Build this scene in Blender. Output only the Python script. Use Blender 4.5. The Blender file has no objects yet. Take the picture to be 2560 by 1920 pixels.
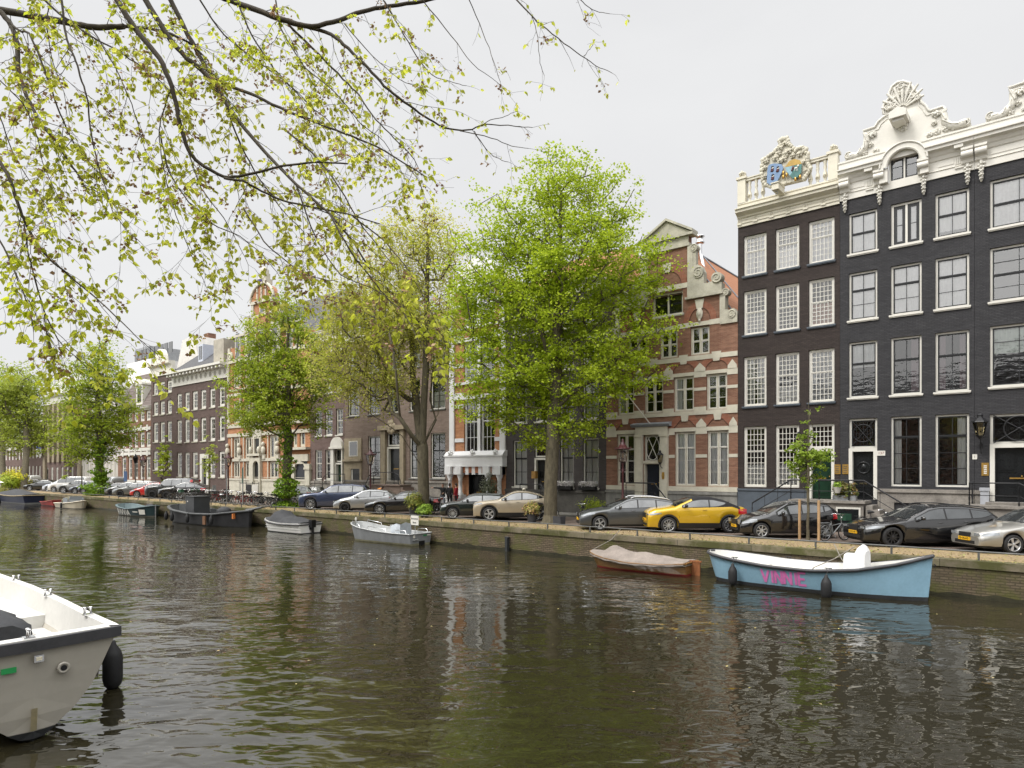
import bpy, math, random
import numpy as np
from mathutils import Vector, Matrix
sc = bpy.context.scene
C = sc.collection
PI = math.pi
R = math.radians
sin, cos, sqrt = math.sin, math.cos, math.sqrt
rnd = random.Random(7)
# ---------------------------------------------------------------- survey: photo pixels (2560x1920) -> metres
# X runs along the street, Y across the canal, Z up; water level is Z = 0
F = 1650.0; PHI = R(39.8); CZ = 4.0; HY = 1175.0
SP, CP = sin(PHI), cos(PHI)
ST = 1.15            # street level
TQ = 24.9            # quay wall
TF = 35.0            # facade line
def ray(x, y):
    a = (x - 1280) / F
    return Vector((a * CP - SP, a * SP + CP, (HY - y) / F))
def W(x, y, t=TF):
    r = ray(x, y); k = t / r.y
    return Vector((r.x * k, t, CZ + r.z * k))
def fs(x, t=TF): return W(x, HY, t).x
def fz(x, y, t=TF): return W(x, y, t).z
def G(x, y, z=ST):
    r = ray(x, y); k = (z - CZ) / r.z
    return Vector((r.x * k, r.y * k, z))
def D(x, y, d):
    r = ray(x, y)
    return Vector((r.x * d, r.y * d, CZ + r.z * d))
# ---------------------------------------------------------------- mesh builder
class MB:
    def __init__(s):
        s.v = []; s.f = []; s.m = []; s.s = []
    def add(s, vs, fs_, m=0, sm=False):
        o = len(s.v)
        s.v.extend([tuple(p) for p in vs])
        for f in fs_:
            s.f.append(tuple(i + o for i in f)); s.m.append(m); s.s.append(sm)
        return s
    def box(s, x0, x1, y0, y1, z0, z1, m=0):
        v = [(x0,y0,z0),(x1,y0,z0),(x1,y1,z0),(x0,y1,z0),(x0,y0,z1),(x1,y0,z1),(x1,y1,z1),(x0,y1,z1)]
        return s.add(v, [(0,3,2,1),(4,5,6,7),(0,1,5,4),(1,2,6,5),(2,3,7,6),(3,0,4,7)], m)
    def prism(s, pts, y0, y1, m=0):
        """outline in XZ (counter-clockwise seen from -Y) extruded from y0 (front) to y1"""
        n = len(pts)
        a = sum(pts[i][0]*pts[(i+1)%n][1]-pts[(i+1)%n][0]*pts[i][1] for i in range(n))
        if a < 0: pts = pts[::-1]
        v = [(p[0], y0, p[1]) for p in pts] + [(p[0], y1, p[1]) for p in pts]
        f = [tuple(range(n)), tuple(range(2*n-1, n-1, -1))]
        f += [(i, n+i, n+(i+1)%n, (i+1)%n) for i in range(n)]
        return s.add(v, f, m)
    def prism_z(s, pts, z0, z1, m=0):
        n = len(pts)
        a = sum(pts[i][0]*pts[(i+1)%n][1]-pts[(i+1)%n][0]*pts[i][1] for i in range(n))
        if a < 0: pts = pts[::-1]
        v = [(p[0], p[1], z0) for p in pts] + [(p[0], p[1], z1) for p in pts]
        f = [tuple(range(n-1, -1, -1)), tuple(range(n, 2*n))]
        f += [(i, (i+1)%n, n+(i+1)%n, n+i) for i in range(n)]
        return s.add(v, f, m)
    def prism_x(s, pts, x0, x1, m=0):
        """outline in YZ extruded along X"""
        n = len(pts)
        a = sum(pts[i][0]*pts[(i+1)%n][1]-pts[(i+1)%n][0]*pts[i][1] for i in range(n))
        if a < 0: pts = pts[::-1]
        v = [(x0, p[0], p[1]) for p in pts] + [(x1, p[0], p[1]) for p in pts]
        f = [tuple(range(n-1, -1, -1)), tuple(range(n, 2*n))]
        f += [(i, (i+1)%n, n+(i+1)%n, n+i) for i in range(n)]
        return s.add(v, f, m)
    def quad(s, a, b, c, d, m=0): return s.add([a, b, c, d], [(0,1,2,3)], m)
    def loft(s, rows, m=0, sm=True, closed=False, cap0=False, cap1=False):
        n = len(rows[0]); v = [p for r in rows for p in r]; f = []
        for i in range(len(rows)-1):
            for j in range(n if closed else n-1):
                k = (j+1) % n
                f.append((i*n+j, i*n+k, (i+1)*n+k, (i+1)*n+j))
        s.add(v, f, m, sm)
        if cap0: s.add(rows[0], [tuple(range(n-1, -1, -1))], m)
        if cap1: s.add(rows[-1], [tuple(range(n))], m)
        return s
    def tube(s, pts, rad, n=6, m=0, caps=True, sm=True):
        pts = [Vector(p) for p in pts]
        if not hasattr(rad, '__len__'): rad = [rad]*len(pts)
        rows = []; up = None
        for i, p in enumerate(pts):
            d = (pts[min(i+1, len(pts)-1)] - pts[max(i-1, 0)])
            if d.length < 1e-9: d = Vector((0,0,1))
            d.normalize()
            if up is None:
                up = d.orthogonal().normalized()
            else:
                up = up - d * up.dot(d)
                up = up.normalized() if up.length > 1e-6 else d.orthogonal().normalized()
            w = d.cross(up)
            rows.append([p + (up*cos(2*PI*k/n) + w*sin(2*PI*k/n))*rad[i] for k in range(n)])
        return s.loft(rows, m, sm, True, caps, caps)
    def ring(s, c, r, rt, axis='y', n=20, k=6, m=0, a0=0, a1=2*PI):
        full = abs(a1-a0-2*PI) < 1e-6
        pts = []
        for i in range(n + (0 if full else 1)):
            a = a0 + (a1-a0)*i/n
            u, w = r*cos(a), r*sin(a)
            pts.append(Vector(c) + (Vector((u,0,w)) if axis=='y' else Vector((u,w,0)) if axis=='z' else Vector((0,u,w))))
        if full: pts = pts + [pts[0], pts[1]]
        return s.tube(pts, rt, k, m, caps=not full)
    def lathe(s, prof, c=(0,0,0), n=16, m=0, axis='z', sm=True, cap=True):
        rows = []
        for r, h in prof:
            row = []
            for k in range(n):
                a = 2*PI*k/n; u, w = r*cos(a), r*sin(a)
                q = (u,w,h) if axis=='z' else (u,h,-w) if axis=='y' else (h,u,w)
                row.append((c[0]+q[0], c[1]+q[1], c[2]+q[2]))
            rows.append(row)
        return s.loft(rows, m, sm, True, cap, cap)
    def ball(s, c, r, n=8, m=0):
        if not hasattr(r, '__len__'): r = (r, r, r)
        k = max(4, n//2+1); rows = []
        for i in range(k+1):
            a = -PI/2 + PI*i/k; q = max(cos(a), .02)
            rows.append([(c[0]+r[0]*q*cos(2*PI*j/n), c[1]+r[1]*q*sin(2*PI*j/n), c[2]+r[2]*sin(a)) for j in range(n)])
        return s.loft(rows, m, True, True, True, True)
    def build(s, name, mats, parent=None, off=None):
        me = bpy.data.meshes.new(name)
        v = s.v
        if off is not None:
            v = [(p[0]-off[0], p[1]-off[1], p[2]-off[2]) for p in v]
        me.from_pydata(v, [], s.f)
        if not isinstance(mats, (list, tuple)): mats = [mats]
        for q in mats: me.materials.append(q)
        me.polygons.foreach_set('material_index', s.m)
        me.polygons.foreach_set('use_smooth', s.s)
        me.update()
        o = bpy.data.objects.new(name, me); C.objects.link(o)
        if parent: o.parent = parent
        return o
def tag(o, label=None, cat=None, group=None, kind=None):
    if label: o['label'] = label
    if cat: o['category'] = cat
    if group: o['group'] = group
    if kind: o['kind'] = kind
    return o
def thing(name, label, cat, loc=(0,0,0), rz=0, group=None):
    o = bpy.data.objects.new(name, None); C.objects.link(o)
    o.empty_display_size = .2
    o.location = loc; o.rotation_euler = (0, 0, rz)
    return tag(o, label, cat, group)
def dup(o, loc=None, rz=None, label=None, group=None, mats=None, parent=None, scale=None):
    """copy of a thing with copies of its parts and sub-parts; mats swaps materials per object slot"""
    c = o.copy(); C.objects.link(c)
    if parent: c.parent = parent
    if loc is not None: c.location = loc
    if rz is not None: c.rotation_euler = (0, 0, rz)
    if scale: c.scale = scale
    if label: c['label'] = label
    if group: c['group'] = group
    if mats and c.type == 'MESH':
        for sl in c.material_slots:
            if sl.material and sl.material.name in mats:
                w = mats[sl.material.name]; sl.link = 'OBJECT'; sl.material = w
    for ch in list(o.children): dup(ch, mats=mats, parent=c)
    return c
def text_mb(txt, size, bold=0.0, extr=0.0):
    """lettering lying in the XZ plane, facing -Y, centred on x=0, z=0"""
    cu = bpy.data.curves.new('lettering', 'FONT'); cu.body = txt; cu.size = size
    cu.align_x = 'CENTER'; cu.align_y = 'CENTER'; cu.offset = bold; cu.resolution_u = 2
    o = bpy.data.objects.new('lettering', cu); C.objects.link(o)
    me = o.to_mesh()
    v = [(p.co.x, 0, p.co.y) for p in me.vertices]; f = [tuple(p.vertices) for p in me.polygons]
    o.to_mesh_clear(); bpy.data.objects.remove(o); bpy.data.curves.remove(cu)
    return v, f
# ---------------------------------------------------------------- materials
def nt_new(name):
    m = bpy.data.materials.new(name); m.use_nodes = True
    nt = m.node_tree; nt.nodes.clear()
    out = nt.nodes.new('ShaderNodeOutputMaterial')
    return m, nt, out
class N:
    def __init__(s, nt): s.nt = nt
    def n(s, t, ins=None, **kw):
        x = s.nt.nodes.new(t)
        for k, v in kw.items(): setattr(x, k, v)
        for k, v in (ins or {}).items(): s.set(x, k, v)
        return x
    def set(s, x, k, v):
        i = x.inputs[k]
        if hasattr(v, 'is_output') or isinstance(v, bpy.types.NodeSocket): s.nt.links.new(v, i)
        else:
            if isinstance(v, tuple) and len(v) == 3 and i.type == 'RGBA': v = v + (1,)
            i.default_value = v
    def mix(s, f, a, b, blend='MIX'):
        x = s.n('ShaderNodeMix', data_type='RGBA', blend_type=blend)
        s.set(x, 0, f); s.set(x, 6, a); s.set(x, 7, b)
        return x.outputs[2]
    def math(s, op, a, b=0.0, clamp=False):
        x = s.n('ShaderNodeMath', operation=op, use_clamp=clamp); s.set(x, 0, a); s.set(x, 1, b)
        return x.outputs[0]
    def ramp(s, f, stops, interp='LINEAR'):
        x = s.n('ShaderNodeValToRGB'); s.set(x, 0, f); r = x.color_ramp; r.interpolation = interp
        while len(r.elements) < len(stops): r.elements.new(.5)
        for e, (p, c) in zip(r.elements, stops):
            e.position = p; e.color = c + (1,) if len(c) == 3 else c
        return x.outputs[0]
    def noise(s, sc_, det=4, rough=.55, vec=None, dist=0.0):
        x = s.n('ShaderNodeTexNoise', {'Scale': sc_, 'Detail': det, 'Roughness': rough, 'Distortion': dist})
        if vec is not None: s.set(x, 'Vector', vec)
        return x.outputs[0]
    def pos(s): return s.n('ShaderNodeNewGeometry').outputs['Position']
    def obj(s): return s.n('ShaderNodeTexCoord').outputs['Object']
    def mapping(s, vec, sc_=(1,1,1), rot=(0,0,0), loc=(0,0,0)):
        x = s.n('ShaderNodeMapping', {'Vector': vec, 'Scale': sc_, 'Rotation': rot, 'Location': loc}); return x.outputs[0]
    def bump(s, h, st=.3, dist=.02):
        return s.n('ShaderNodeBump', {'Height': h, 'Strength': st, 'Distance': dist}).outputs[0]
MATS = {}
def M(name, c, rough=.6, var=.18, scale=2.0, metal=0.0, spec=.4, bump=0.0, bscale=40., coat=0.0, tint=None, world=True, stretch=None):
    """plain procedural surface: base colour broken up by two noises"""
    if name in MATS: return MATS[name]
    m, nt, out = nt_new(name); q = N(nt)
    vec = q.pos() if world else q.obj()
    if stretch: vec = q.mapping(vec, stretch)
    a = q.noise(scale, 5, .6, vec); b = q.noise(scale*9, 3, .6, vec)
    f = q.math('ADD', q.math('MULTIPLY', a, .65), q.math('MULTIPLY', b, .35))
    lo = tuple(max(0, x*(1-var*1.6)) for x in c); hi = tuple(min(1, x*(1+var*1.2)) for x in c)
    if tint: lo = tint
    col = q.ramp(f, [(.3, lo), (.7, hi)])
    p = q.n('ShaderNodeBsdfPrincipled', {'Base Color': col, 'Roughness': rough, 'Metallic': metal, 'Specular IOR Level': spec, 'Coat Weight': coat, 'Coat Roughness': .04})
    if bump: q.set(p, 'Normal', q.bump(q.noise(bscale, 4, .6, vec), bump, .01))
    nt.links.new(p.outputs[0], out.inputs[0]); MATS[name] = m
    return m
def brick(name, c1, c2, mortar, bw=.21, bh=.065, stain=(.03,.03,.025), st=.35, rough=.85, msize=.008, bumpst=.5, moss=None):
    m, nt, out = nt_new(name); q = N(nt)
    pos = q.pos(); nor = q.n('ShaderNodeNewGeometry').outputs['Normal']
    sx = q.n('ShaderNodeSeparateXYZ', {0: pos}); sn = q.n('ShaderNodeSeparateXYZ', {0: nor})
    side = q.math('GREATER_THAN', q.math('ABSOLUTE', sn.outputs[0]), .7)
    u = q.n('ShaderNodeMix', data_type='FLOAT'); q.set(u, 0, side); q.set(u, 2, sx.outputs[0]); q.set(u, 3, sx.outputs[1])
    v = q.n('ShaderNodeCombineXYZ', {0: u.outputs[0], 1: sx.outputs[2], 2: 0.0})
    bt = q.n('ShaderNodeTexBrick', {'Vector': v.outputs[0], 'Color1': c1, 'Color2': c2, 'Mortar': mortar, 'Scale': 1.0, 'Mortar Size': msize, 'Mortar Smooth': .2, 'Brick Width': bw, 'Row Height': bh, 'Bias': 0.0})
    n1 = q.noise(.5, 5, .65, pos); n2 = q.noise(7., 3, .6, pos)
    col = q.mix(q.math('MULTIPLY', q.ramp(n1, [(.35, (0,0,0)), (.75, (1,1,1))]), st), bt.outputs[0], stain)
    col = q.mix(q.math('MULTIPLY', n2, .35), col, tuple(x*1.35 for x in c2))
    cs = q.noise(1.0, 3, .6, q.mapping(pos, (1.3, 1.3, 9.)))
    col = q.mix(q.math('MULTIPLY', q.ramp(cs, [(.4, (0,0,0)), (.65, (1,1,1))]), .4), col, tuple(x*.6 for x in c1))
    # rain streaks running down
    n3 = q.noise(1.0, 4, .6, q.mapping(pos, (2.2, 2.2, .12)))
    col = q.mix(q.math('MULTIPLY', q.ramp(n3, [(.5, (0,0,0)), (.8, (1,1,1))]), .35), col, stain)
    if moss:
        nm = q.noise(1.3, 6, .7, pos)
        f = q.ramp(nm, [(.45, (0,0,0)), (.62, (1,1,1))])
        col = q.mix(q.math('MULTIPLY', f, moss[1]), col, moss[0])
    p = q.n('ShaderNodeBsdfPrincipled', {'Base Color': col, 'Roughness': rough, 'Specular IOR Level': .25})
    h = q.math('ADD', q.math('MULTIPLY', bt.outputs[1], -1.0), q.math('MULTIPLY', q.noise(60., 3, .6, pos), .4))
    q.set(p, 'Normal', q.bump(h, bumpst, .012))
    nt.links.new(p.outputs[0], out.inputs[0]); MATS[name] = m
    return m
def glass_mat(name, tint=(.93,.95,.95), refl=.11, wob=.12, wscale=2.5):
    """window pane: Fresnel reflection over see-through, slightly wavy like old drawn glass"""
    m, nt, out = nt_new(name); q = N(nt)
    fr = q.n('ShaderNodeFresnel', {'IOR': 1.5})
    f = q.math('ADD', q.math('MULTIPLY', fr.outputs[0], 1.3), refl - .05, clamp=True)
    nb = q.bump(q.noise(wscale, 2, .5, q.mapping(q.pos(), (1, 1, 2.2))), wob, .05)
    g = q.n('ShaderNodeBsdfGlossy', {'Color': (1,1,1), 'Roughness': .02, 'Normal': nb})
    t = q.n('ShaderNodeBsdfTransparent', {'Color': tint})
    x = q.n('ShaderNodeMixShader', {0: f}); nt.links.new(t.outputs[0], x.inputs[1]); nt.links.new(g.outputs[0], x.inputs[2])
    nt.links.new(x.outputs[0], out.inputs[0]); MATS[name] = m
    return m
def dark_glass(name, c=(.012,.014,.015), spec=.9):
    m, nt, out = nt_new(name); q = N(nt)
    p = q.n('ShaderNodeBsdfPrincipled', {'Base Color': c, 'Roughness': .03, 'Specular IOR Level': spec, 'Coat Weight': .6, 'Coat Roughness': .02})
    nt.links.new(p.outputs[0], out.inputs[0]); MATS[name] = m
    return m
def leaf_mat(name, stops, trans=.35, rough=.5):
    m, nt, out = nt_new(name); q = N(nt)
    g = q.n('ShaderNodeNewGeometry')
    col = q.ramp(g.outputs['Random Per Island'], stops)
    big = q.noise(.45, 3, .6, g.outputs['Position'])
    col = q.mix(q.math('MULTIPLY', q.ramp(big, [(.4, (0,0,0)), (.65, (1,1,1))]), .45), col, stops[-1][1])
    p = q.n('ShaderNodeBsdfPrincipled', {'Base Color': col, 'Roughness': rough, 'Specular IOR Level': .25})
    t = q.n('ShaderNodeBsdfTranslucent', {'Color': col})
    x = q.n('ShaderNodeMixShader', {0: trans}); nt.links.new(p.outputs[0], x.inputs[1]); nt.links.new(t.outputs[0], x.inputs[2])
    nt.links.new(x.outputs[0], out.inputs[0]); MATS[name] = m
    return m
def paint(name, c, metal=.0, rough=.3):
    """car paint: clear coat over slightly uneven colour"""
    if name in MATS: return MATS[name]
    m, nt, out = nt_new(name); q = N(nt)
    d = q.noise(3.0, 4, .6, q.obj())
    col = q.mix(q.math('MULTIPLY', d, .25), c, tuple(x*.6 + .02 for x in c))
    p = q.n('ShaderNodeBsdfPrincipled', {'Base Color': col, 'Metallic': metal, 'Roughness': rough, 'Coat Weight': 1.0, 'Coat Roughness': .03, 'Specular IOR Level': .5})
    nt.links.new(p.outputs[0], out.inputs[0]); MATS[name] = m
    return m
white = M('white_paint', (.63,.61,.555), .45, .06, 1.5)
cream = M('cream_paint', (.60,.565,.465), .5, .08, 1.5)
stonew = M('pale_stone', (.51,.48,.395), .7, .12, 2.5, bump=.2)
bluestone = M('grey_stone', (.20,.195,.18), .75, .25, 2.0, bump=.3, stretch=(1.5,1.5,.5))
darkstone = M('dark_stone', (.085,.08,.072), .8, .3, 2.0, bump=.3)
black = M('black_paint', (.012,.012,.013), .35, .2, 3.)
blackiron = M('black_iron', (.016,.016,.018), .45, .2, 6.)
darkwood = M('black_door_paint', (.010,.011,.012), .25, .2, 3.)
green_door = M('green_door_paint', (.010,.032,.018), .25, .2, 3.)
sash_dark = M('dark_sash_paint', (.018,.019,.021), .4, .2, 3.)
bluegrey = M('blue_grey_paint', (.075,.09,.11), .55, .15, 2.)
lead = M('lead_sheet', (.22,.24,.27), .55, .15, 2.)
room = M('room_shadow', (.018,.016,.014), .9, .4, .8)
brass = M('brass', (.45,.27,.07), .35, .2, 6., metal=.7)
chrome = M('chrome', (.75,.75,.76), .12, .05, 4., metal=1.0)
rubber = M('black_rubber', (.016,.016,.017), .6, .25, 8.)
galv = M('galvanised_steel', (.33,.34,.35), .45, .2, 6., metal=.6)
pane_g = glass_mat('window_glass')
pane_up = glass_mat('window_glass_bright', (.95,.96,.96), .2)
curt_w = M('white_curtain', (.78,.77,.76), .9, .1, 3., stretch=(9,9,.6))
curt_g = M('grey_blind', (.76,.75,.75), .85, .12, 1.2)
curt_l = M('old_lace', (.40,.40,.41), .9, .15, 3., stretch=(9,9,.6))
curt_p = M('mauve_curtain', (.20,.13,.15), .9, .2, 3., stretch=(9,9,.6))
curt_t = M('terracotta_curtain', (.45,.22,.14), .9, .2, 3., stretch=(9,9,.6))
# ---------------------------------------------------------------- camera, world, sun
cam = bpy.data.cameras.new('camera'); camo = bpy.data.objects.new('camera', cam); C.objects.link(camo)
camo.location = (0, 0, CZ); camo.rotation_euler = (PI/2, 0, PHI)
cam.sensor_width = 36; cam.lens = 36*F/2560; cam.shift_y = (HY-960)/2560
cam.clip_start = .05; cam.clip_end = 3000
sc.camera = camo
sc.view_settings.view_transform = 'Standard'; sc.view_settings.look = 'None'
sc.view_settings.exposure = .5; sc.view_settings.gamma = 1
try:
    sc.cycles.use_denoising = True
    sc.cycles.max_bounces = 8; sc.cycles.transparent_max_bounces = 12
    sc.cycles.caustics_reflective = False; sc.cycles.caustics_refractive = False
except Exception: pass
SUN_EL, SUN_AZ = R(52), R(205)      # azimuth of the sun measured clockwise from +Y
wd = bpy.data.worlds.new('World'); sc.world = wd; wd.use_nodes = True
nt = wd.node_tree; nt.nodes.clear(); q = N(nt)
sky = q.n('ShaderNodeTexSky', sky_type='NISHITA', sun_disc=False, sun_elevation=SUN_EL, sun_rotation=SUN_AZ, air_density=1.0, dust_density=4.0)
hs = q.n('ShaderNodeHueSaturation', {'Saturation': .12, 'Value': 1.0, 'Color': sky.outputs[0]})
d = q.n('ShaderNodeTexCoord').outputs['Generated']
sx = q.n('ShaderNodeSeparateXYZ', {0: d})
cl = q.noise(2.2, 5, .5, q.mapping(d, (1, 1, 2.5)), .4)
# overcast layer: brighter overhead and on the sun's side of the sky
zen = q.ramp(sx.outputs[2], [(.0, (5.9,5.93,5.97)), (.58, (6.0,6.03,6.07)), (.78, (17,17,17.1)), (1.0, (24,24,24))])
back = q.ramp(q.math('MULTIPLY', sx.outputs[1], -1.0), [(.0, (1,1,1)), (.9, (2.3,2.27,2.2))])
oc = q.mix(1.0, q.mix(1.0, zen, back, 'MULTIPLY'), q.ramp(cl, [(.3, (.95,.95,.96)), (.7, (1.04,1.04,1.04))]), 'MULTIPLY')
colr = q.mix(.88, hs.outputs[0], oc)
bg = q.n('ShaderNodeBackground', {'Color': colr, 'Strength': .105})
wo = q.n('ShaderNodeOutputWorld'); nt.links.new(bg.outputs[0], wo.inputs[0])
sl = bpy.data.lights.new('sun', 'SUN'); so = bpy.data.objects.new('sun', sl); C.objects.link(so)
sl.energy = 1.5; sl.angle = R(18); sl.color = (1, .965, .91)
sd = Vector((sin(SUN_AZ)*cos(SUN_EL), cos(SUN_AZ)*cos(SUN_EL), sin(SUN_EL)))
so.rotation_euler = sd.to_track_quat('Z', 'Y').to_euler(); so.location = sd*60
# ---------------------------------------------------------------- ground, water, quay, street
def sheet(name, x0, x1, y0, y1, z, mat, kind='structure', nx=1):
    b = MB()
    for i in range(nx):
        a, c = x0+(x1-x0)*i/nx, x0+(x1-x0)*(i+1)/nx
        b.quad((a,y0,z),(c,y0,z),(c,y1,z),(a,y1,z))
    return tag(b.build(name, mat), kind=kind)
def water_mat():
    m, nt, out = nt_new('canal_water'); q = N(nt)
    pos = q.pos()
    v1 = q.mapping(q.mapping(pos, (1,1,1), (0,0,-R(30))), (.5, 1.0, 1))
    v2 = q.mapping(q.mapping(pos, (1,1,1), (0,0,-R(48))), (.6, 1.0, 1))
    # bands of calm and ruffled water
    calm = q.ramp(q.noise(.10, 3, .55, q.mapping(pos, (.6, 1.3, 1), (0,0,R(15)))), [(.38, (.22,.22,.22)), (.62, (1,1,1))])
    a = q.noise(.95, 1, .45, v1, .5); b = q.noise(2.5, 1.5, .5, v2, .6); c = q.noise(6.5, 1, .5, v1, .3)
    h = q.math('ADD', q.math('MULTIPLY', a, .62), q.math('ADD', q.math('MULTIPLY', b, .34), q.math('MULTIPLY', c, .075)))
    h = q.math('MULTIPLY', h, calm)
    nb = q.n('ShaderNodeBump', {'Height': h, 'Strength': .9, 'Distance': .128}).outputs[0]
    p = q.n('ShaderNodeBsdfPrincipled', {'Base Color': (.019,.0165,.0085), 'Roughness': .012, 'IOR': 1.65, 'Specular IOR Level': .8, 'Normal': nb})
    nt.links.new(p.outputs[0], out.inputs[0])
    return m
water = sheet('water', -420, 120, 1.2, TQ+.3, 0, water_mat())
setts = brick('street_setts', (.115,.085,.07), (.15,.11,.09), (.07,.06,.05), .2, .1, st=.3)
def ground_mat(name, c1, c2, sc_=6., speck=None):
    m, nt, out = nt_new(name); q = N(nt); pos = q.pos()
    a = q.noise(.8, 5, .65, pos); b = q.noise(sc_*6, 4, .7, pos)
    col = q.mix(a, c1, c2)
    if speck:
        col = q.mix(q.ramp(b, [(.52, (0,0,0)), (.60, (1,1,1))]), col, speck)
    p = q.n('ShaderNodeBsdfPrincipled', {'Base Color': col, 'Roughness': .9, 'Specular IOR Level': .2, 'Normal': q.bump(b, .5, .02)})
    nt.links.new(p.outputs[0], out.inputs[0]); return m
def paver_mat(name, c1, c2, mo, bw, bh):
    m, nt, out = nt_new(name); q = N(nt); pos = q.pos()
    bt = q.n('ShaderNodeTexBrick', {'Vector': pos, 'Color1': c1, 'Color2': c2, 'Mortar': mo, 'Scale': 1., 'Mortar Size': .008, 'Brick Width': bw, 'Row Height': bh})
    col = q.mix(q.math('MULTIPLY', q.noise(.7, 5, .65, pos), .5), bt.outputs[0], tuple(x*.6 for x in c1))
    p = q.n('ShaderNodeBsdfPrincipled', {'Base Color': col, 'Roughness': .85, 'Specular IOR Level': .25, 'Normal': q.bump(bt.outputs[1], -.4, .01)})
    nt.links.new(p.outputs[0], out.inputs[0]); return m
m_street = paver_mat('street_bricks', (.16,.12,.10), (.21,.16,.13), (.10,.09,.08), .2, .075)
m_pave = paver_mat('pavement_slabs', (.21,.20,.185), (.25,.24,.22), (.1,.1,.09), .3, .3)
m_strip = ground_mat('leaf_litter', (.12,.085,.05), (.30,.225,.135), 5., (.42,.33,.18))
m_earth = ground_mat('canal_bed', (.03,.028,.02), (.05,.045,.03))
# one wide sheet to the horizon lies just under everything
tag(MB().quad((-1500,-900,-2.2),(1500,-900,-2.2),(1500,1500,-2.2),(-1500,1500,-2.2)).build('ground', m_earth), kind='structure')
sheet('street', -420, 120, 28.0, 33.0, ST, m_street)
sheet('quayside', -420, 120, TQ+.45, 28.0, ST+.004, m_strip)
b = MB(); b.box(-420, 120, 33.0, 44, ST-.3, ST+.12); tag(b.build('pavement', m_pave), kind='structure')
sheet('back_lots', -420, 120, 44, 400, ST, m_pave)
# far quay wall: mossy brick under a stone coping
qb = brick('quay_brick', (.105,.075,.05), (.19,.145,.10), (.035,.03,.02), .24, .085, (.04,.04,.02), .65, moss=((.085,.09,.022), .7), bumpst=.9, msize=.016)
def coping_mat():
    m, nt, out = nt_new('coping_stone'); q = N(nt); pos = q.pos()
    bt = q.n('ShaderNodeTexBrick', {'Vector': q.mapping(pos, (1,1,1), (R(90),0,0)), 'Color1': (.135,.115,.08), 'Color2': (.20,.17,.12), 'Mortar': (.05,.045,.035), 'Scale': 1., 'Mortar Size': .012, 'Brick Width': 1.5, 'Row Height': 6.})
    n1 = q.noise(1.1, 6, .7, pos)
    col = q.mix(q.ramp(n1, [(.40, (0,0,0)), (.60, (1,1,1))]), bt.outputs[0], (.075,.075,.028))
    p = q.n('ShaderNodeBsdfPrincipled', {'Base Color': col, 'Roughness': .85, 'Specular IOR Level': .2, 'Normal': q.bump(q.noise(25., 5, .7, pos), .4, .02)})
    nt.links.new(p.outputs[0], out.inputs[0]); return m
m_cop = coping_mat()
qw = thing('quay_wall', 'long mossy brick quay wall with stone coping along the far bank', 'quay wall', (-40, TQ, 0))
b = MB(); b.box(-420, 120, TQ+.05, TQ+.9, -2.1, .94); b.build('brick_face', qb, qw, qw.location)
b = MB()
b.box(-420, 120, TQ, TQ+.45, .94, 1.17); b.build('coping', m_cop, qw, qw.location)
slime = M('wet_slime', (.030,.028,.014), .5, .5, 3.)
b = MB()
xs = np.linspace(-200, 60, 900); nz = np.random.RandomState(3)
top = [.09+.02*sin(x*2.3)+.02*sin(x*7.1)+.07*nz.rand() for x in xs]
b.loft([[(x, TQ+.044, -.3) for x in xs], [(x, TQ+.044, h) for x, h in zip(xs, top)]], 0, False)
b.build('waterline_slime', slime, qw, qw.location)
# low pipe rail on the coping
pipe_m = M('dull_pipe', (.11,.11,.105), .55, .25, 3., metal=.3)
rl = thing('quay_rail', 'low grey pipe rail running along the edge of the far quay', 'railing', (-40, TQ+.25, 1.17))
b = MB(); prs = nz.rand(200)
x = -170.
pts = []
while x < 40:
    pts.append((x, TQ+.3+.02*nz.rand(), 1.42+.03*nz.rand())); x += 2.4
b.tube(pts, .03, 6); b.build('pipe', pipe_m, rl, rl.location)
for p in pts[::1]:
    if p[0] < -75 or p[0] > 16: continue
    pb = MB(); pb.box(p[0]-.03, p[0]+.03, TQ+.28, TQ+.33, 1.16, 1.42); pb.build('post', pipe_m, rl, rl.location)
# near quay, behind and below the photographer
nq = thing('near_quay_wall', 'brick quay wall of the near bank below the photographer', 'quay wall', (0, 1.0, 0))
b = MB(); b.box(-420, 120, .2, 1.2, -2.1, ST); b.build('brick_face', qb, nq, nq.location)
sheet('near_street', -420, 120, -60, .2, ST, m_street)
# ---------------------------------------------------------------- house kit
bk_black = brick('black_painted_brick', (.036,.036,.040), (.058,.057,.061), (.024,.024,.026), st=.15, bumpst=.9, msize=.013, stain=(.03,.03,.032))
bk_brown = brick('dark_brown_brick', (.037,.029,.027), (.060,.046,.042), (.026,.022,.02), st=.2, bumpst=.9, msize=.013, stain=(.03,.024,.022))
bk_red = brick('red_brick', (.17,.078,.05), (.27,.135,.088), (.23,.18,.14), st=.35, stain=(.09,.05,.035))
bk_arch = brick('arch_brick', (.25,.085,.05), (.30,.12,.075), (.22,.16,.12), .065, .21, st=.3, stain=(.1,.05,.03))
bk_grey = brick('grey_brown_brick', (.17,.125,.10), (.225,.17,.14), (.17,.14,.12), st=.35, stain=(.09,.07,.06))
bk_plum = brick('plum_brick', (.135,.09,.08), (.18,.125,.11), (.13,.105,.095), st=.3, stain=(.08,.055,.05))
bk_umber = brick('umber_brick', (.105,.072,.064), (.135,.095,.084), (.10,.08,.072), st=.25, stain=(.07,.05,.045))
bk_orange = brick('orange_brick', (.36,.155,.075), (.46,.215,.11), (.36,.24,.15), st=.25, stain=(.2,.09,.05))
bk_slate = brick('slate_brick', (.058,.05,.05), (.075,.066,.064), (.06,.055,.055), st=.25, stain=(.035,.03,.03))
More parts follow.
